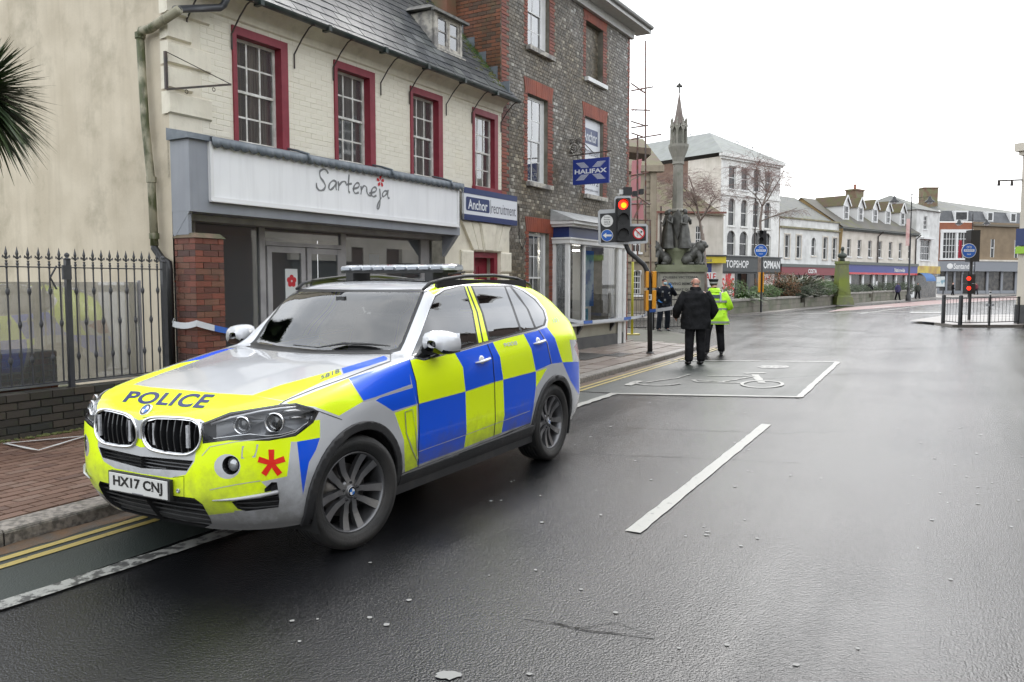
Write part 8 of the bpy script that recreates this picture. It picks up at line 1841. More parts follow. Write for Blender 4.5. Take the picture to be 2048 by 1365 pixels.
# mirrored bonnet livery lacks the car's number only; same chequers on the far side
me=bpy.data.meshes.new('body');me.from_pydata(vs+[(x,-y,z)for x,y,z in vs],[],fs+[[i+n for i in f][::-1]for f in fs])
for m_ in(M_SIL,M_YEL,M_BLU):me.materials.append(m_)
me.polygons.foreach_set('material_index',mi+mi);me.polygons.foreach_set('use_smooth',[True]*len(me.polygons))
b2_=bmesh.new();b2_.from_mesh(me);bmesh.ops.remove_doubles(b2_,verts=[v for v in b2_.verts if abs(v.co.y)<.0005],dist=.0004);bmesh.ops.recalc_face_normals(b2_,faces=b2_.faces)
for e in b2_.edges:
 if len(e.link_faces)==2 and e.calc_face_angle(0)>R(38):e.smooth=False
b2_.to_mesh(me);b2_.free();body=bpy.data.objects.new('body',me);link(body,car)
md=body.modifiers.new('weighted','WEIGHTED_NORMAL');md.keep_sharp=True
def recess(reg,depth,name,m,back_m=None,dirv=Vector((-1,0,0)),scale=1.0,parent=None):
 """the opening's side walls and back, sunk into the body"""
 faces=byreg[reg];lp=[v.co.copy()for v in outline(faces)];c=sum(lp,Vector())/len(lp);n_=len(lp)
 bk=[c+(p-c)*scale+dirv*depth for p in lp]
 vs=lp+bk+[sum(bk,Vector())/n_];fs_=[(i,(i+1)%n_,n_+(i+1)%n_,n_+i)for i in range(n_)]+[(n_+i,n_+(i+1)%n_,2*n_)for i in range(n_)]
 for sy in(1,-1):mk(name,m,[tuple(v)for v in vs],fs_,parent or car,False,sy)
 return lp,bk
for r_,sp in sep.items():
 if sp is None or r_ not in byreg:continue
 vs,fs=facedata(byreg[r_]);nm,mm=sp
 if r_ in JOIN:
  n=len(vs);o=mk(nm,mm,vs+[(x,-y,z)for x,y,z in vs],fs+[[i+n for i in f][::-1]for f in fs],car)
  t_=bmesh.new();t_.from_mesh(o.data);bmesh.ops.remove_doubles(t_,verts=[v for v in t_.verts if abs(v.co.y)<.0005],dist=.0004);bmesh.ops.recalc_face_normals(t_,faces=t_.faces);t_.to_mesh(o.data);t_.free()
 elif r_=='arch':
  for sel in(lambda f:f.calc_center_median().x>-1.4,lambda f:f.calc_center_median().x<=-1.4):
   vs,fs=facedata([f for f in byreg[r_]if sel(f)])
   for sy in(1,-1):mk(nm,mm,vs,fs,car,True,sy)
 else:
  for sy in(1,-1):mk(nm,mm,vs,fs,car,True,sy)
for o in children(car):
 if o.name.startswith(('wheel_arch_trim','sill_trim')):
  md=o.modifiers.new('thick','SOLIDIFY');md.thickness=.03;md.offset=.35 if o.name.startswith('wheel')else .5
for sy in(1,-1):
 cl_=catmull([KO[-1]]+KO+KO[:2],5)[5:-5];P_=[hit(x,y,.004)for x,y in cl_];P_=[Vector((p.x,p.y*sy,p.z))for p in P_ if p is not None];c_=sum(P_,Vector())/len(P_);P_=[c_+(p-c_)*.965 for p in P_]
 MB().tube(P_+P_[:1],.0095,8,caps=False).build('grille_ring',M_CHR,car,True)
 # kidney grilles
lp,bk=recess('kidney',.07,'grille_recess',M_GLB)
ys=sorted([p.y for p in lp]);zs=[p.z for p in lp];y0,y1=ys[0],ys[-1];xs_=sum(p.x for p in lp)/len(lp)
def zrange(lp,y):
 zz=[]
 for a,b in zip(lp,lp[1:]+lp[:1]):
  if(a.y-y)*(b.y-y)<=0 and abs(a.y-b.y)>1e-6:t=(y-a.y)/(b.y-a.y);zz.append((a.z+(b.z-a.z)*t,a.x+(b.x-a.x)*t))
 return min(zz),max(zz)
M_SLAT=mat('grille_slat',(.03,.031,.034),.22,.3)
for k in range(8):
 y=y0+(y1-y0)*(k+.75)/8.5;(za_,xa_),(zb3,xb_)=zrange(lp,y)
 for sy in(1,-1):
  mb=MB();n_=8;vs=[]
  for j in range(n_+1):
   t=j/n_;z=za_+(zb3-za_)*t;x=xa_+(xb_-xa_)*t+.014*math.sin(t*math.pi)-.012
   for dy in(-.0045,.0045):vs+=[(x,(y+dy)*sy,z),(x-.045,(y+dy*1.5)*sy,z)]
  mb.add(vs,[(4*j,4*j+2,4*j+6,4*j+4)for j in range(n_)]+[(4*j+1,4*j,4*j+4,4*j+5)for j in range(n_)]+[(4*j+2,4*j+3,4*j+7,4*j+6)for j in range(n_)]);mb.build('grille_slat',M_SLAT,car)
for f in(.17,.84):
 y=y0+(y1-y0)*f;(za_,xa_),(zb3,xb_)=zrange(lp,y);zm=(za_+zb3)/2
 for sy in(1,-1):MB().box((xs_-.005,min(sy*(y-.011),sy*(y+.011)),zm-.065),(xs_+.008,max(sy*(y-.011),sy*(y+.011)),zm+.065)).build('strobe_lamp',mat('strobe_grey',(.28,.29,.3),.3,c2=(.5,.5,.52),nscale=60),car)
 # slot between grille and plate, lower intake, side intakes
for r_,dp in(('slot',.06),('lower',.10),('intake',.07),('intake2',.05)):
 if r_ in byreg:recess(r_,dp,'air_intake',M_PLAS,scale=.97)
def fins(reg,n_,m,dx=.02):
 lpz=[v.co.copy()for v in outline(byreg[reg])];z0_,z1_=min(p.z for p in lpz),max(p.z for p in lpz)
 for k in range(n_):
  z=z0_+(z1_-z0_)*(k+.6)/(n_+.2);pts=[]
  for a,b in zip(lpz,lpz[1:]+lpz[:1]):
   if(a.z-z)*(b.z-z)<=0 and abs(a.z-b.z)>1e-6:t=(z-a.z)/(b.z-a.z);pts.append(a.lerp(b,t))
  if len(pts)<2:continue
  a,b=min(pts,key=lambda p:p.y),max(pts,key=lambda p:p.y)
  for sy in(1,-1):
   A_,B_=Vector((a.x-dx,a.y*sy,z)),Vector((b.x-dx,b.y*sy,z));mid=(A_+B_)/2+Vector(((.01 if reg!='intake' else .03),0,0));MB().tube([A_,mid,B_],.0055,5).build('intake_bar',m,car)
fins('slot',4,M_SLAT);fins('lower',6,M_PLAS,.03);fins('intake',3,M_PLAS)
# black chin spoiler below the lower intake
pts=[Vector((.67,0,.275)),Vector((.67,.25,.275)),Vector((.645,.42,.28)),Vector((.59,.56,.29)),Vector((.50,.66,.30))]
for sy in(1,-1):
 mb=MB();vs=[]
 for p in pts:vs+=[(p.x+.06,p.y*sy,p.z+.065),(p.x+.085,p.y*sy,p.z+.02),(p.x+.04,p.y*sy,p.z-.02),(p.x-.1,p.y*sy,p.z-.02)]
 mb.add(vs,[(4*i+j,4*i+j+1,4*i+j+5,4*i+j+4)for i in range(len(pts)-1)for j in range(3)]);mb.build('chin_spoiler',M_BLKW,car,True)
 # headlight internals
faces=byreg['headlight'];lp=[v.co.copy()for v in outline(faces)];c=sum(lp,Vector())/len(lp)
M_HLB=mat('headlight_bezel',(.26,.27,.29),.3,.6);M_LENS=mat('projector_lens',(.05,.055,.06),.03,.1,coat=1.0)
for sy in(1,-1):
 n_=len(lp);bk=[c+(p-c)*.9+Vector((-.075,-.03,0))for p in lp];mk('headlight_housing',M_HLB,[tuple(v)for v in lp+bk+[sum(bk,Vector())/n_]],[(i,(i+1)%n_,n_+(i+1)%n_,n_+i)for i in range(n_)]+[(n_+i,n_+(i+1)%n_,2*n_)for i in range(n_)],car,False,sy)
 for(px,py,rad)in((478,853,.052),(543.5,848,.060)):
  h=hit(px,py);p=Vector((h.x-.035,h.y-.01,h.z));dr_=Vector((.93,.30,0)).normalized();q=dr_.to_track_quat('Z','Y').to_matrix()
  lampo=MB().lathe([(rad*.86,-.03),(rad,-.0),(rad,.012),(rad*.90,.014),(rad*.84,.0),(rad*.80,-.02)],24,q,p);lampo.v=[(x,y*sy,z)for x,y,z in lampo.v];lo_=lampo.build('headlight_ring',M_CHR,car,True)
  mb=MB().ball(p-dr_*.02,(rad*.72,rad*.72,rad*.45),16,8,q);mb.v=[(x,y*sy,z)for x,y,z in mb.v];mb.build('projector_lens',M_LENS,lo_,True)
 def strip3(pxs,w_,m,name,back=.02):
  P_=[hit(*q_)for q_ in pxs];P_=[Vector((p.x-back,p.y-back*.3,p.z))for p in P_ if p is not None];mb=MB().tube(P_,w_,6);mb.v=[(x,y*sy,z)for x,y,z in mb.v];mb.build(name,m,car,True)
 strip3([(417,874),(427,878),(457,874),(499,869),(530,873),(560,870),(590,862),(612,848),(622,834)],.0045,M_CHR,'headlight_trim',.008)
 strip3([(420,850),(459,837),(520,824),(560,818),(590,816)],.009,mat('lamp_brow',(.45,.46,.48),.3,.6),'headlight_brow',.012)
 strip3([(560,826),(585,823),(612,826)],.012,mat('reflector_silver',(.6,.6,.6),.25,.9),'indicator_reflector',.03);strip3([(575,838),(592,837),(606,836)],.010,MATS['reflector_silver'],'indicator_reflector',.03)
 # fog lamps
for sy in(1,-1):
 lpz=[v.co.copy()for v in outline(byreg['fog'])];cf=sum(lpz,Vector())/len(lpz);n_=len(lpz);bk=[cf+(p-cf)*.8+Vector((-.05,-.015,0))for p in lpz]
 fo=mk('fog_lamp',M_GLB,[tuple(v)for v in lpz+bk+[sum(bk,Vector())/n_]],[(i,(i+1)%n_,n_+(i+1)%n_,n_+i)for i in range(n_)]+[(n_+i,n_+(i+1)%n_,2*n_)for i in range(n_)],car,False,sy)
 mb=MB().ball(cf+Vector((-.028,-.008,0)),(.022,.042,.042),14,8);mb.v=[(x,y*sy,z)for x,y,z in mb.v];mb.build('fog_lens',mat('fog_glass',(.35,.36,.37),.05,.6,coat=1),fo,True)
 # white blade across the side intake
for sy in(1,-1):
 P_=[hit(427,1000,.012),hit(470,997,.014),hit(520,990,.016),hit(556,983,.012)];mb=MB().tube(P_,[.004,.010,.014,.012],6);mb.v=[(x,y*sy,z)for x,y,z in mb.v];mb.build('intake_blade',M_SIL,car,True)
 # ------------------------------------------------------------------ decals following the skin
def decal_px(name,polys,m,off=.002,parent=None):
 mb=MB()
 for pl in polys:
  h=[hit(x,y,off)for x,y in pl]
  if all(p is not None for p in h):mb.poly(h)
 return mb.build(name,m,parent or body)
def seam(name,pts,w=1.1,m=None,off=.0015,n_=10):
 P_=[]
 for a,b in zip(pts[:-1],pts[1:]):
  k=max(2,int(math.hypot(b[0]-a[0],b[1]-a[1])/4))
  for i in range(k):P_.append((a[0]+(b[0]-a[0])*i/k,a[1]+(b[1]-a[1])*i/k))
 P_.append(pts[-1]);L_=[];mb=MB();H3=[hit(x,y)for x,y in P_]
 for i,(x,y)in enumerate(P_):
  a,b=P_[max(i-1,0)],P_[min(i+1,len(P_)-1)];t=Vector((b[0]-a[0],b[1]-a[1])).normalized();q=Vector((-t.y,t.x))*w/2;L_.append((hit(x+q.x,y+q.y,off),hit(x-q.x,y-q.y,off)))
 for a,b in zip(L_[:-1],L_[1:]):
  if None not in a and None not in b:mb.poly([a[0],a[1],b[1],b[0]])
 if mb.v:mb.build(name,m or M_GASK,body)
for pts,w_ in[([(560,809),(570,802),(630,778),(697,754.5),(740,738),(781,723),(781,706)],1.5),([(591,808),(640,824),(684,840)],1.4),([(819,719),(832,764),(837,810),(838,870),(836,936)],1.5),([(974.5,689),(985,715),(989,765),(990.5,840),(987.5,873)],1.5),([(1077,661),(1093.5,686),(1102.5,728)],1.2),([(404,846),(340,832),(300,834),(285,836)],1.2),([(346,955),(368,953),(368,996)],.8),([(836,936),(900,912),(990,877),(1060,847)],1.3)]:seam('panel_gap',pts,w_)
M_SL=mat('silver_line',(.45,.46,.48),.3,.3)
for pts,w_ in[([(697,757),(727,803)],1.2),([(727,803),(757,794),(825,772)],2.4),([(838,808),(931,783.5),(989,764.5),(1071.5,743)],.9),([(834,905),(932,870),(1060,822)],1.2),([(404,912),(420,894),(470,884),(560,874),(590,865),(610,848)],1.6),([(420,980),(470,970),(521,962)],1.6)]:seam('livery_line',pts,w_,M_SL,.0012)
# lettering
def warp_text(name,body_,quad,m,bold=.0,sub=1,parent=None,off=.003,space=1.0):
 me=text_fit(body_,0,1,0,1,bold,0,space,5);b_=bmesh.new();b_.from_mesh(me)
 bmesh.ops.triangulate(b_,faces=b_.faces)
 for _ in range(sub):bmesh.ops.subdivide_edges(b_,edges=[e for e in b_.edges if e.calc_length()>.08],cuts=1,use_grid_fill=False)
 bl,br,tr,tl=[Vector(q_)for q_ in quad]
 dead=[]
 for v in b_.verts:
  u,w=v.co.x,v.co.y;p=(bl*(1-u)+br*u)*(1-w)+(tl*(1-u)+tr*u)*w;h=hit(p.x,p.y,off)
  if h is None:dead.append(v)
  else:v.co=h
 bmesh.ops.delete(b_,geom=dead,context='VERTS');b_.to_mesh(me);b_.free();me.materials.append(m);o=bpy.data.objects.new(name,me);return link(o,parent or body)
M_DBL=mat('dark_blue_letters',(.012,.022,.13),.35,coat=.3)
warp_text('police_lettering','POLICE',[(244,805),(405,818),(432,790),(262,783)],M_DBL,.03,sub=2,space=1.08)
warp_text('fleet_number','5818',[(640,761),(680,746),(678.5,738),(642,752)],M_GT,.02)
warp_text('door_number','9008',[(1007,695),(1035,690),(1033,682),(1006,687)],mat('silver_print',(.55,.58,.5),.4),.02)
warp_text('rear_lettering','101',[(1107,647),(1118,644),(1113,635),(1104,638)],MATS['silver_print'],.02)
# red asterisk
ac=(543,927);arms=[]
for q in range(5):
 a=R(-91+72*q);ln_=27.5;ux_,uy_=math.cos(a),math.sin(a);wx,wy=-uy_*6,ux_*6
 arms.append([(ac[0]+wx*.8,ac[1]+wy*.8),(ac[0]+ux_*ln_*.5+wx*.9,ac[1]+uy_*ln_*.5+wy*.9),(ac[0]+ux_*ln_+wx,ac[1]+uy_*ln_+wy),(ac[0]+ux_*ln_-wx,ac[1]+uy_*ln_-wy),(ac[0]+ux_*ln_*.5-wx*.9,ac[1]+uy_*ln_*.5-wy*.9),(ac[0]-wx*.8,ac[1]-wy*.8)])
for i,a_ in enumerate(arms):arms[i]=a_
mb=MB()
for i,a_ in enumerate(arms):mb.poly([hit(x,y,.002+.0003*i)for x,y in a_])
mb.build('red_asterisk',mat('red_vinyl',(.75,.02,.008),.35,coat=.3),body)
decal_px('washer_cover',[[(484,893),(517,889),(511,915),(482,918)]],M_SL,.001);decal_px('washer_cover',[[(487,896),(513,892),(508,912),(485,915)]],M_YEL,.002)
# blue reflective marks beside the arch
decal_px('reflector_mark',[[(598,885),(608,884),(607,900),(600,901)]],M_BLU,.002);decal_px('reflector_mark',[[(600,902),(608,902),(605,921),(602,921)]],M_BLU,.002)
# air breather scoop behind the front wheel
mb=MB();P_=[hit(810,822,.006),hit(824,820,.006),hit(832,866,.006),hit(834,920,.006),hit(826,905,.006),hit(812,865,.006)]
c_=sum(P_,Vector())/6;I_=[c_+(p-c_)*.72-Vector((0,.02,0))for p in P_]
mb.add(P_+I_,[(i,(i+1)%6,6+(i+1)%6,6+i)for i in range(6)]+[(6,7,8,9,10,11)]);so=mb.build('air_breather',M_YEL,car)
seam('breather_edge',[(834,922),(826,905),(812,866),(809.5,824),(824,819),(831,862),(835,918)],1.6,M_SL,.004)
# roundels
def roundel(c,nrm,r_,par):
 q=nrm.to_track_quat('Z','Y').to_matrix().to_4x4();Mx=Matrix.Translation(c)@q;t=MB()
 def P3(r2,a,z):return Mx@Vector((r2*math.cos(a),r2*math.sin(a),z))
 k=24;o1=MB().lathe([(r_,-.004),(r_,.003),(r_*.94,.006),(r_*.92,.004)],k,q.to_3x3(),c).build('roundel_rim',M_CHR,par,True)
 mb=MB();mb.poly([P3(r_*.93,2*math.pi*i/k,.0045)for i in range(k)]);mb.build('roundel_ring',M_GLB,par)
 for w_ in range(4):
  mb=MB();mb.poly([P3(0,0,.0055)]+[P3(r_*.62,R(90*w_+90*i/8),.0055)for i in range(9)]);mb.build('roundel_quarter',mat('roundel_blue',(.03,.16,.5),.3)if w_%2 else mat('roundel_white',(.75,.75,.75),.3),par)
hc=hit(293,822,.004);bdg=MB().lathe([(.044,0),(.042,.004)],20,Vector((.75,0,.66)).to_track_quat('Z','Y').to_matrix(),hc).build('badge',M_CHR,car,True);roundel(hc+Vector((.003,0,.003)),Vector((.75,0,.66)).normalized(),.041,bdg)
# number plate
M_PLATE=mat('white_plate',(.60,.60,.58),.35);px_=.895
mb=MB();mb.box((px_-.03,-.275,.435),(px_-.006,.275,.56));mb.build('plate_holder',M_PLAS,car)
plt=MB().box((px_-.006,-.262,.442),(px_,.262,.553)).build('number_plate',M_PLATE,car);bevel(plt,.004,2)
me=text_fit('HX17 CNJ',-.222,.222,.459,.538,.034,0,1.0)
for v in me.vertices:v.co=Vector((px_+.0015,v.co.x,v.co.y))
me.materials.append(M_BLK);link(bpy.data.objects.new('plate_lettering',me),plt)
MB().box((px_,-.05,.4445),(px_+.001,.05,.449)).build('plate_maker_strip',M_GT,plt)
for y in(-.0,.0):pass
MB().ball((px_+.002,.13,.487),(.002,.006,.006),8,5).build('plate_screw',M_PLATE,plt)
h=hit(357,982,.003);MB().lathe([(.013,-.004),(.013,.004),(.008,.005),(.007,.002)],14,Vector((1,0,0)).to_track_quat('Z','Y').to_matrix(),h).build('parking_sensor',M_SL,car,True)
h=hit(195,952,.003)
# ------------------------------------------------------------------ wheels
M_TYRE=mat('tyre_rubber',(.016,.016,.016),.62,bump=.3,bscale=80,c2=(.03,.028,.026),nscale=5,c3=(.05,.045,.04),n3=9,c3amt=.4)
M_RIM=mat('grey_alloy',(.16,.16,.165),.32,.8,c3=(.06,.055,.05),n3=9,c3amt=.35);M_RIMM=mat('machined_alloy',(.30,.30,.31),.28,.85,c3=(.15,.14,.13),n3=12,c3amt=.4);M_DISC=mat('brake_disc',(.22,.21,.2),.35,.8)
def wheel(x,y,rz,sy=1):
 w=bpy.data.objects.new('wheel',None);link(w,car);w.location=(x,y,.368);w.rotation_euler=(0,0,rz)
 Q=Matrix.Rotation(R(-90),3,'X')if sy>0 else Matrix.Rotation(R(90),3,'X')
 ro,rw=.3685,.1275
 prof=[(.262,-.10),(.30,-.118),(.335,-.126),(.357,-.118),(ro-.004,-.098),(ro,-.07)]
 for g in(-.055,-.02,.02,.055):prof+=[(ro,g-.008),(ro-.008,g-.006),(ro-.008,g+.006),(ro,g+.008)]
 prof+=[(ro,.07),(ro-.004,.098),(.357,.118),(.335,.126),(.332,.1285),(.31,.1265),(.306,.1245),(.285,.120),(.262,.104),(.256,.09)]
 MB().lathe(prof,64,Q,caps=False).build('tyre',M_TYRE,w,True)
 MB().lathe([(.235,-.09),(.232,-.02),(.228,.02),(.24,.075),(.248,.096),(.256,.104),(.2615,.102),(.2615,.09),(.2615,-.09)],56,Q,caps=False).build('rim',M_RIM,w,True)
 MB().lathe([(.0,-.05),(.17,-.05),(.172,-.02),(.17,.0),(.09,.002),(.085,.02),(0,.02)],36,Q).build('brake_disc',M_DISC,w,True)
 MB().lathe([(.0,-.095),(.24,-.095)],30,Q).build('wheel_backing',M_BLKW,w)
 for k in range(5):
  for s_ in(-1,1):
   a=R(90+72*k);mb=MB();n_=7;vs=[]
   for j in range(n_+1):
    t=j/n_;r=.045+(.246-.045)*t;da=s_*(.35*(1-t)*.5+.235*(t**.6));da=s_*(.30-.055*t)if r>.12 else s_*(.30+(.12-r)*2.0)
    aa=a+da;wd_=.017+.010*t**1.5 if t<.9 else .027;zf=.068+.024*t-.018*math.sin(t*math.pi)
    dx_=Vector((-math.sin(aa),math.cos(aa),0));pc_=Vector((r*math.cos(aa),r*math.sin(aa),0))
    vs+=[Q@(pc_-dx_*(wd_+.004)+Vector((0,0,zf-.03))),Q@(pc_-dx_*wd_+Vector((0,0,zf))),Q@(pc_+dx_*wd_+Vector((0,0,zf))),Q@(pc_+dx_*(wd_+.004)+Vector((0,0,zf-.03)))]
   for j in range(n_):
    b=4*j;mb.add([],[])
   mb.add(vs,[(4*j+1,4*j+2,4*j+6,4*j+5)for j in range(n_)],1);nb_=len(mb.v)-len(vs)
   mb.f+=[[nb_+4*j+p for p in q_]for j in range(n_)for q_ in((0,1,5,4),(2,3,7,6))];mb.m+=[0]*(2*n_);mb.build('spoke',[M_RIM,M_RIMM],w)
 hb=MB().lathe([(.085,.03),(.082,.055),(.06,.066),(.040,.068),(.038,.074),(0,.075)],30,Q).build('hub',M_RIM,w,True)
 for k in range(5):
  a=R(54+72*k);MB().lathe([(.010,.05),(.010,.070),(.006,.073)],6,Q,Q@Vector((.060*math.cos(a),.060*math.sin(a),0))).build('wheel_bolt',M_BLK,hb)
 roundel(Q@Vector((0,0,.0755)),Q@Vector((0,0,1)),.034,hb)
 return w
wheel(0,.822,R(-10));wheel(WB,.825,0);wheel(0,-.822,R(-10),-1);wheel(WB,-.825,0,-1)
# wheel wells and underbody
for(ax,az)in AX:
 for sy in(1,-1):
  mb=MB();vs=[];k=26
  for yy in(.945,.55):
   for i in range(k+1):a=R(-25+230*i/k);vs.append((ax+.407*math.cos(a),yy*sy,az+.407*math.sin(a)))
  mb.add(vs,[(i,i+1,k+2+i,k+1+i)for i in range(k)]+[tuple(range(k+1,2*k+2))]);mb.build('wheel_well',M_BLKW,car)
mb=MB();mb.box((-.45,-.86,.25),(-2.5,.86,.32));mb.box((.42,-.55,.22),(-3.7,.55,.36));mb.box((.68,-.5,.24),(.42,.5,.5));mb.build('underbody',M_BLKW,car)
mb=MB();mb.box((-.4,-.925,.245),(-2.52,-.80,.34));mb.build('side_skirt',M_PLAS,car);mb=MB();mb.box((-.4,.80,.245),(-2.52,.925,.34));mb.build('side_skirt',M_PLAS,car)
# ------------------------------------------------------------------ mirrors
def solve_y(px,py,X):
 d=lray(px,py);t=(X-CAML.x)/d.x;return CAML+d*t
mc=solve_y(885,688,-.87)
for sy in(1,-1):
 t=bpy.data.objects.new('door_mirror',None);link(t,car);my=mc.y;mz=mc.z
 sec=[(-.0,.0),(.25,.9),(.55,1.0),(.85,.86),(1.0,.5)]
 mb=MB();nj=16;prof=[(0.0,.30,.32),(.10,.74,.72),(.25,.93,.92),(.5,1,1),(.8,.97,1),(1.0,.93,.96)]
 for(tx,wy,wz_)in prof:
  for j in range(nj):
   a=2*math.pi*j/nj;ca,sa=math.cos(a),math.sin(a);e=.72
   yy=math.copysign(abs(ca)**e,ca)*.125*wy;zz=math.copysign(abs(sa)**e,sa)*(.092 if sa>0 else .075)*wz_
   mb.v.append((mc.x+.10-tx*.17,(my+yy-(.03*(1-tx)))*sy,mz+zz+yy*-.10))
 npf=len(prof);F=[(i*nj+j,i*nj+(j+1)%nj,(i+1)*nj+(j+1)%nj,(i+1)*nj+j)for i in range(npf-1)for j in range(nj)]+[list(range(nj))]
 ml=[0 if(f[0]%nj)<nj//2 else(1 if(f[0]%nj)not in(nj//2,nj-1)or True else 0)for f in F]
 ml=[1 if sum(mb.v[i][2]-(mz-.10*(abs(mb.v[i][1])-my))for i in f)/len(f)<-.030 else 0 for f in F]
 mb.f=[list(f)for f in F];mb.m=ml;mb.build('mirror_housing',[M_SIL,M_GLB],t,True)
 MB().box((mc.x-.075,min(sy*(my-.105),sy*(my+.105)),mz-.06),(mc.x-.069,max(sy*(my-.105),sy*(my+.105)),mz+.075)).build('mirror_glass',M_CHR,t)
 MB().tube([(mc.x+.02,.90*sy,mz-.10),(mc.x+.03,(my-.07)*sy,mz-.095),(mc.x+.02,(my-.02)*sy,mz-.07)],[.034,.028,.034],8,flat=.55).build('mirror_arm',M_GLB,t,True)
 hb_=solve_y(884,686,mc.x+.098);roundp=Vector((mc.x+.095,(my-.01)*sy,mz+.0));MB().lathe([(.014,-.01),(.014,.008),(.009,.009),(.008,.006),(0,.006)],14,Vector((1,.15*sy,.1)).to_track_quat('Z','Y').to_matrix(),roundp).build('mirror_camera',M_BLK,t,True)
 # triangle trim in front of door glass
 # ------------------------------------------------------------------ handles
for(px,py)in((964,721),(1077,684)):
 h=hit(px,py)
 for sy in(1,-1):
  t=MB().tube([(h.x+.105,(h.y-.002)*sy,h.z-.012),(h.x+.06,(h.y+.030)*sy,h.z-.006),(h.x,(h.y+.036)*sy,h.z+.001),(h.x-.06,(h.y+.034)*sy,h.z+.008),(h.x-.11,(h.y+.003)*sy,h.z+.014)],[.010,.016,.019,.017,.012],8,flat=.7);t.build('door_handle',M_SIL,car,True)
  MB().ball((h.x,(h.y-.012)*sy,h.z-.002),(.055,.022,.042),12,7).build('handle_recess',M_SIL,car,True)
  # ------------------------------------------------------------------ roof rails, light bar, aerial
for sy in(1,-1):
 P_=[(-1.17,.652,1.655),(-1.26,.655,1.705),(-1.45,.655,1.735),(-1.8,.655,1.765),(-2.3,.65,1.775),(-2.75,.64,1.75),(-3.02,.63,1.70),(-3.10,.625,1.665)]
 MB().tube([(x,y*sy,z)for x,y,z in P_],[.012,.016,.016,.015,.015,.015,.015,.01],8).build('roof_rail',M_PLAS,car,True)
 MB().box((-1.35,min(sy*.64,sy*.665),1.66),(-2.9,max(sy*.64,sy*.665),1.735)).build('rail_base',M_GASK,car)
lb=bpy.data.objects.new('light_bar',None);link(lb,car)
X0,ZB=-1.73,1.815;Yb=.60
mb=MB();k=18;pr=[(-.13,0),(-.14,.018),(-.12,.042),(-.06,.052),(.06,.052),(.12,.042),(.14,.018),(.13,0)]
vs=[];ns=len(pr)
for y,f in[(-Yb,.5),(-Yb+.03,.9),(-Yb+.09,1),(Yb-.09,1),(Yb-.03,.9),(Yb,.5)]:
 for x,z in pr:vs.append((X0+x*f-(.05*(abs(y)/Yb)**2),y,ZB+z*(1 if f>.6 else .8)))
mb.add(vs,[(i*ns+j,i*ns+j+1,(i+1)*ns+j+1,(i+1)*ns+j)for i in range(5)for j in range(ns-1)]+[list(range(ns)),list(range(5*ns,6*ns))[::-1]])
M_LBG=mat('light_bar_lens',(.62,.65,.68),.12,.1,coat=1.0,c2=(.38,.40,.43),nscale=16,lo=.46,hi=.54,stretch=(.4,1,3));mb.build('lens_cover',M_LBG,lb,False)
MB().box((X0-.12,-Yb+.06,ZB-.022),(X0+.11,Yb-.06,ZB)).build('bar_base',M_PLAS,lb)
for y in(-.42,.42):MB().box((X0-.10,y-.04,ZB-.09),(X0+.14,y+.04,ZB-.022)).build('bar_foot',M_PLAS,lb)
for k in range(9):y=-Yb+.12+k*.12;MB().box((X0+.10,y-.045,ZB+.006),(X0+.128,y+.045,ZB+.03)).build('led_module',mat('led_grey',(.3,.32,.36),.25,.4),lb)
MB().tube([(X0+.02,.50,ZB-.06),(X0+.02,.60,ZB-.03),(X0-.05,.66,1.80)],.006,5).build('cable',M_BLK,lb)
MB().tube([(-2.05,.45,1.74),(-2.06,.45,1.98)],[.004,.002],5).build('aerial',M_BLK,car)
# roof seams
for x0,x1 in((-1.3,-1.32),(-2.3,-2.315)):pass
mb=MB();mb.box((-1.36,-.50,1.66),(-1.38,.50,1.7));
# dark gloss strip across the roof, following the skin
cx_=[]
def topz(x,y):r_=BVH0.ray_cast(Vector((x,abs(y),3)),Vector((0,0,-1)));return r_[0].z
for(xa,xb)in((-1.42,-1.58),):
 mb=MB();ny=10
 for i in range(ny):
  ya,yb=-.50+i*.1,-.50+(i+1)*.1;mb.poly([(xa,ya,topz(xa,ya)+.003),(xa,yb,topz(xa,yb)+.003),(xb,yb,topz(xb,yb)+.003),(xb,ya,topz(xb,ya)+.003)])
 mb.build('roof_strip',M_GLB,car)
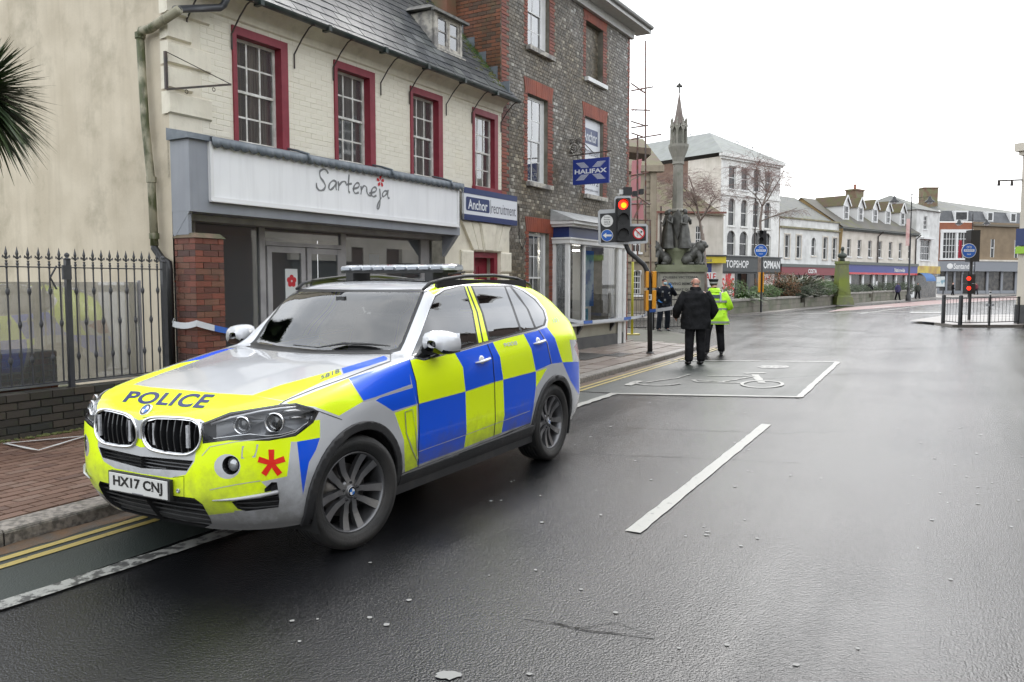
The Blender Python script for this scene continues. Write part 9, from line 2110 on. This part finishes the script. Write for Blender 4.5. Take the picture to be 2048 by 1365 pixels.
 # wipers
for(pts)in([(505,702),(560,694),(640,700)],[(640,702),(700,692),(783,698)]):
 P_=[hit(x,y,.018)for x,y in pts]
 def hitall(x,y,off):
  d=lray(x,y);y_=None;loc,no,i_,_=BVH_W.ray_cast(CAML,d);return loc+(no if no.dot(d)<0 else -no)*off
ws=[o for o in children(car)if o.name.startswith('windscreen')][0];BVH_W=BVHTree.FromPolygons([v.co for v in ws.data.vertices],[list(p.vertices)for p in ws.data.polygons])
for pts in([(492,700),(540,693),(590,694),(637,699)],[(636,700),(690,690.5),(740,692),(782,696.5)]):
 P_=[hitall(x,y,.02)for x,y in pts if BVH_W.ray_cast(CAML,lray(x,y))[0]is not None]
 if len(P_)>1:MB().tube(P_,[.005]+[.010]*(len(P_)-2)+[.004],6).build('wiper',M_BLK,car)
mb=MB();vs=[]
for i in range(13):y=-.72+i*.12;x=-.60-.10*(abs(y)/.72)**2;z=1.183+.018*(abs(y)/.72);vs+=[(x+.05,y,z-.004),(x-.06,y,z+.006)]
mb.add(vs,[(2*i,2*i+1,2*i+3,2*i+2)for i in range(12)]);mb.build('scuttle_panel',M_PLAS,car)
# ------------------------------------------------------------------ interior
M_INT=mat('car_interior',(.035,.035,.038),.7)
mb=MB();mb.box((-.75,-.76,.95),(-1.15,.76,1.13));mb.ball((-.98,-.36,1.15),(.16,.24,.05),12,6);mb.build('dashboard',M_INT,car,True)
mb=MB();cw=Vector((-1.22,-.37,1.06));q=Vector((-.9,0,.45)).to_track_quat('Z','Y').to_matrix()
mb.tube([cw+q@Vector((.185*math.cos(a),.185*math.sin(a),0))for a in[i*math.pi/10 for i in range(21)]],.016,6);mb.tube([cw,cw-q@Vector((0,0,.2))],.03,6);mb.build('steering_wheel',M_INT,car)
def seat(x,y):
 s_=MB();s_.box((x,y-.25,.62),(x-.5,y+.25,.80));s_.prism([(x-.42,y-.24,.75),(x-.68,y-.22,1.42),(x-.78,y-.22,1.42),(x-.58,y-.24,.75)],(0,.46,0));s_.box((x-.68,y-.13,1.44),(x-.77,y+.13,1.60));o=s_.build('seat',M_INT,car);bevel(o,.03,2)
for y in(-.38,.38):seat(-1.2,y)
for y in(-.42,0,.42):seat(-2.15,y)
MB().box((-.5,-.8,.35),(-3.6,.8,.40)).build('cabin_floor',M_INT,car);MB().box((-.96,-.04,1.52),(-.99,.04,1.60)).build('rear_view_mirror',M_GLB,car)
bm.free()
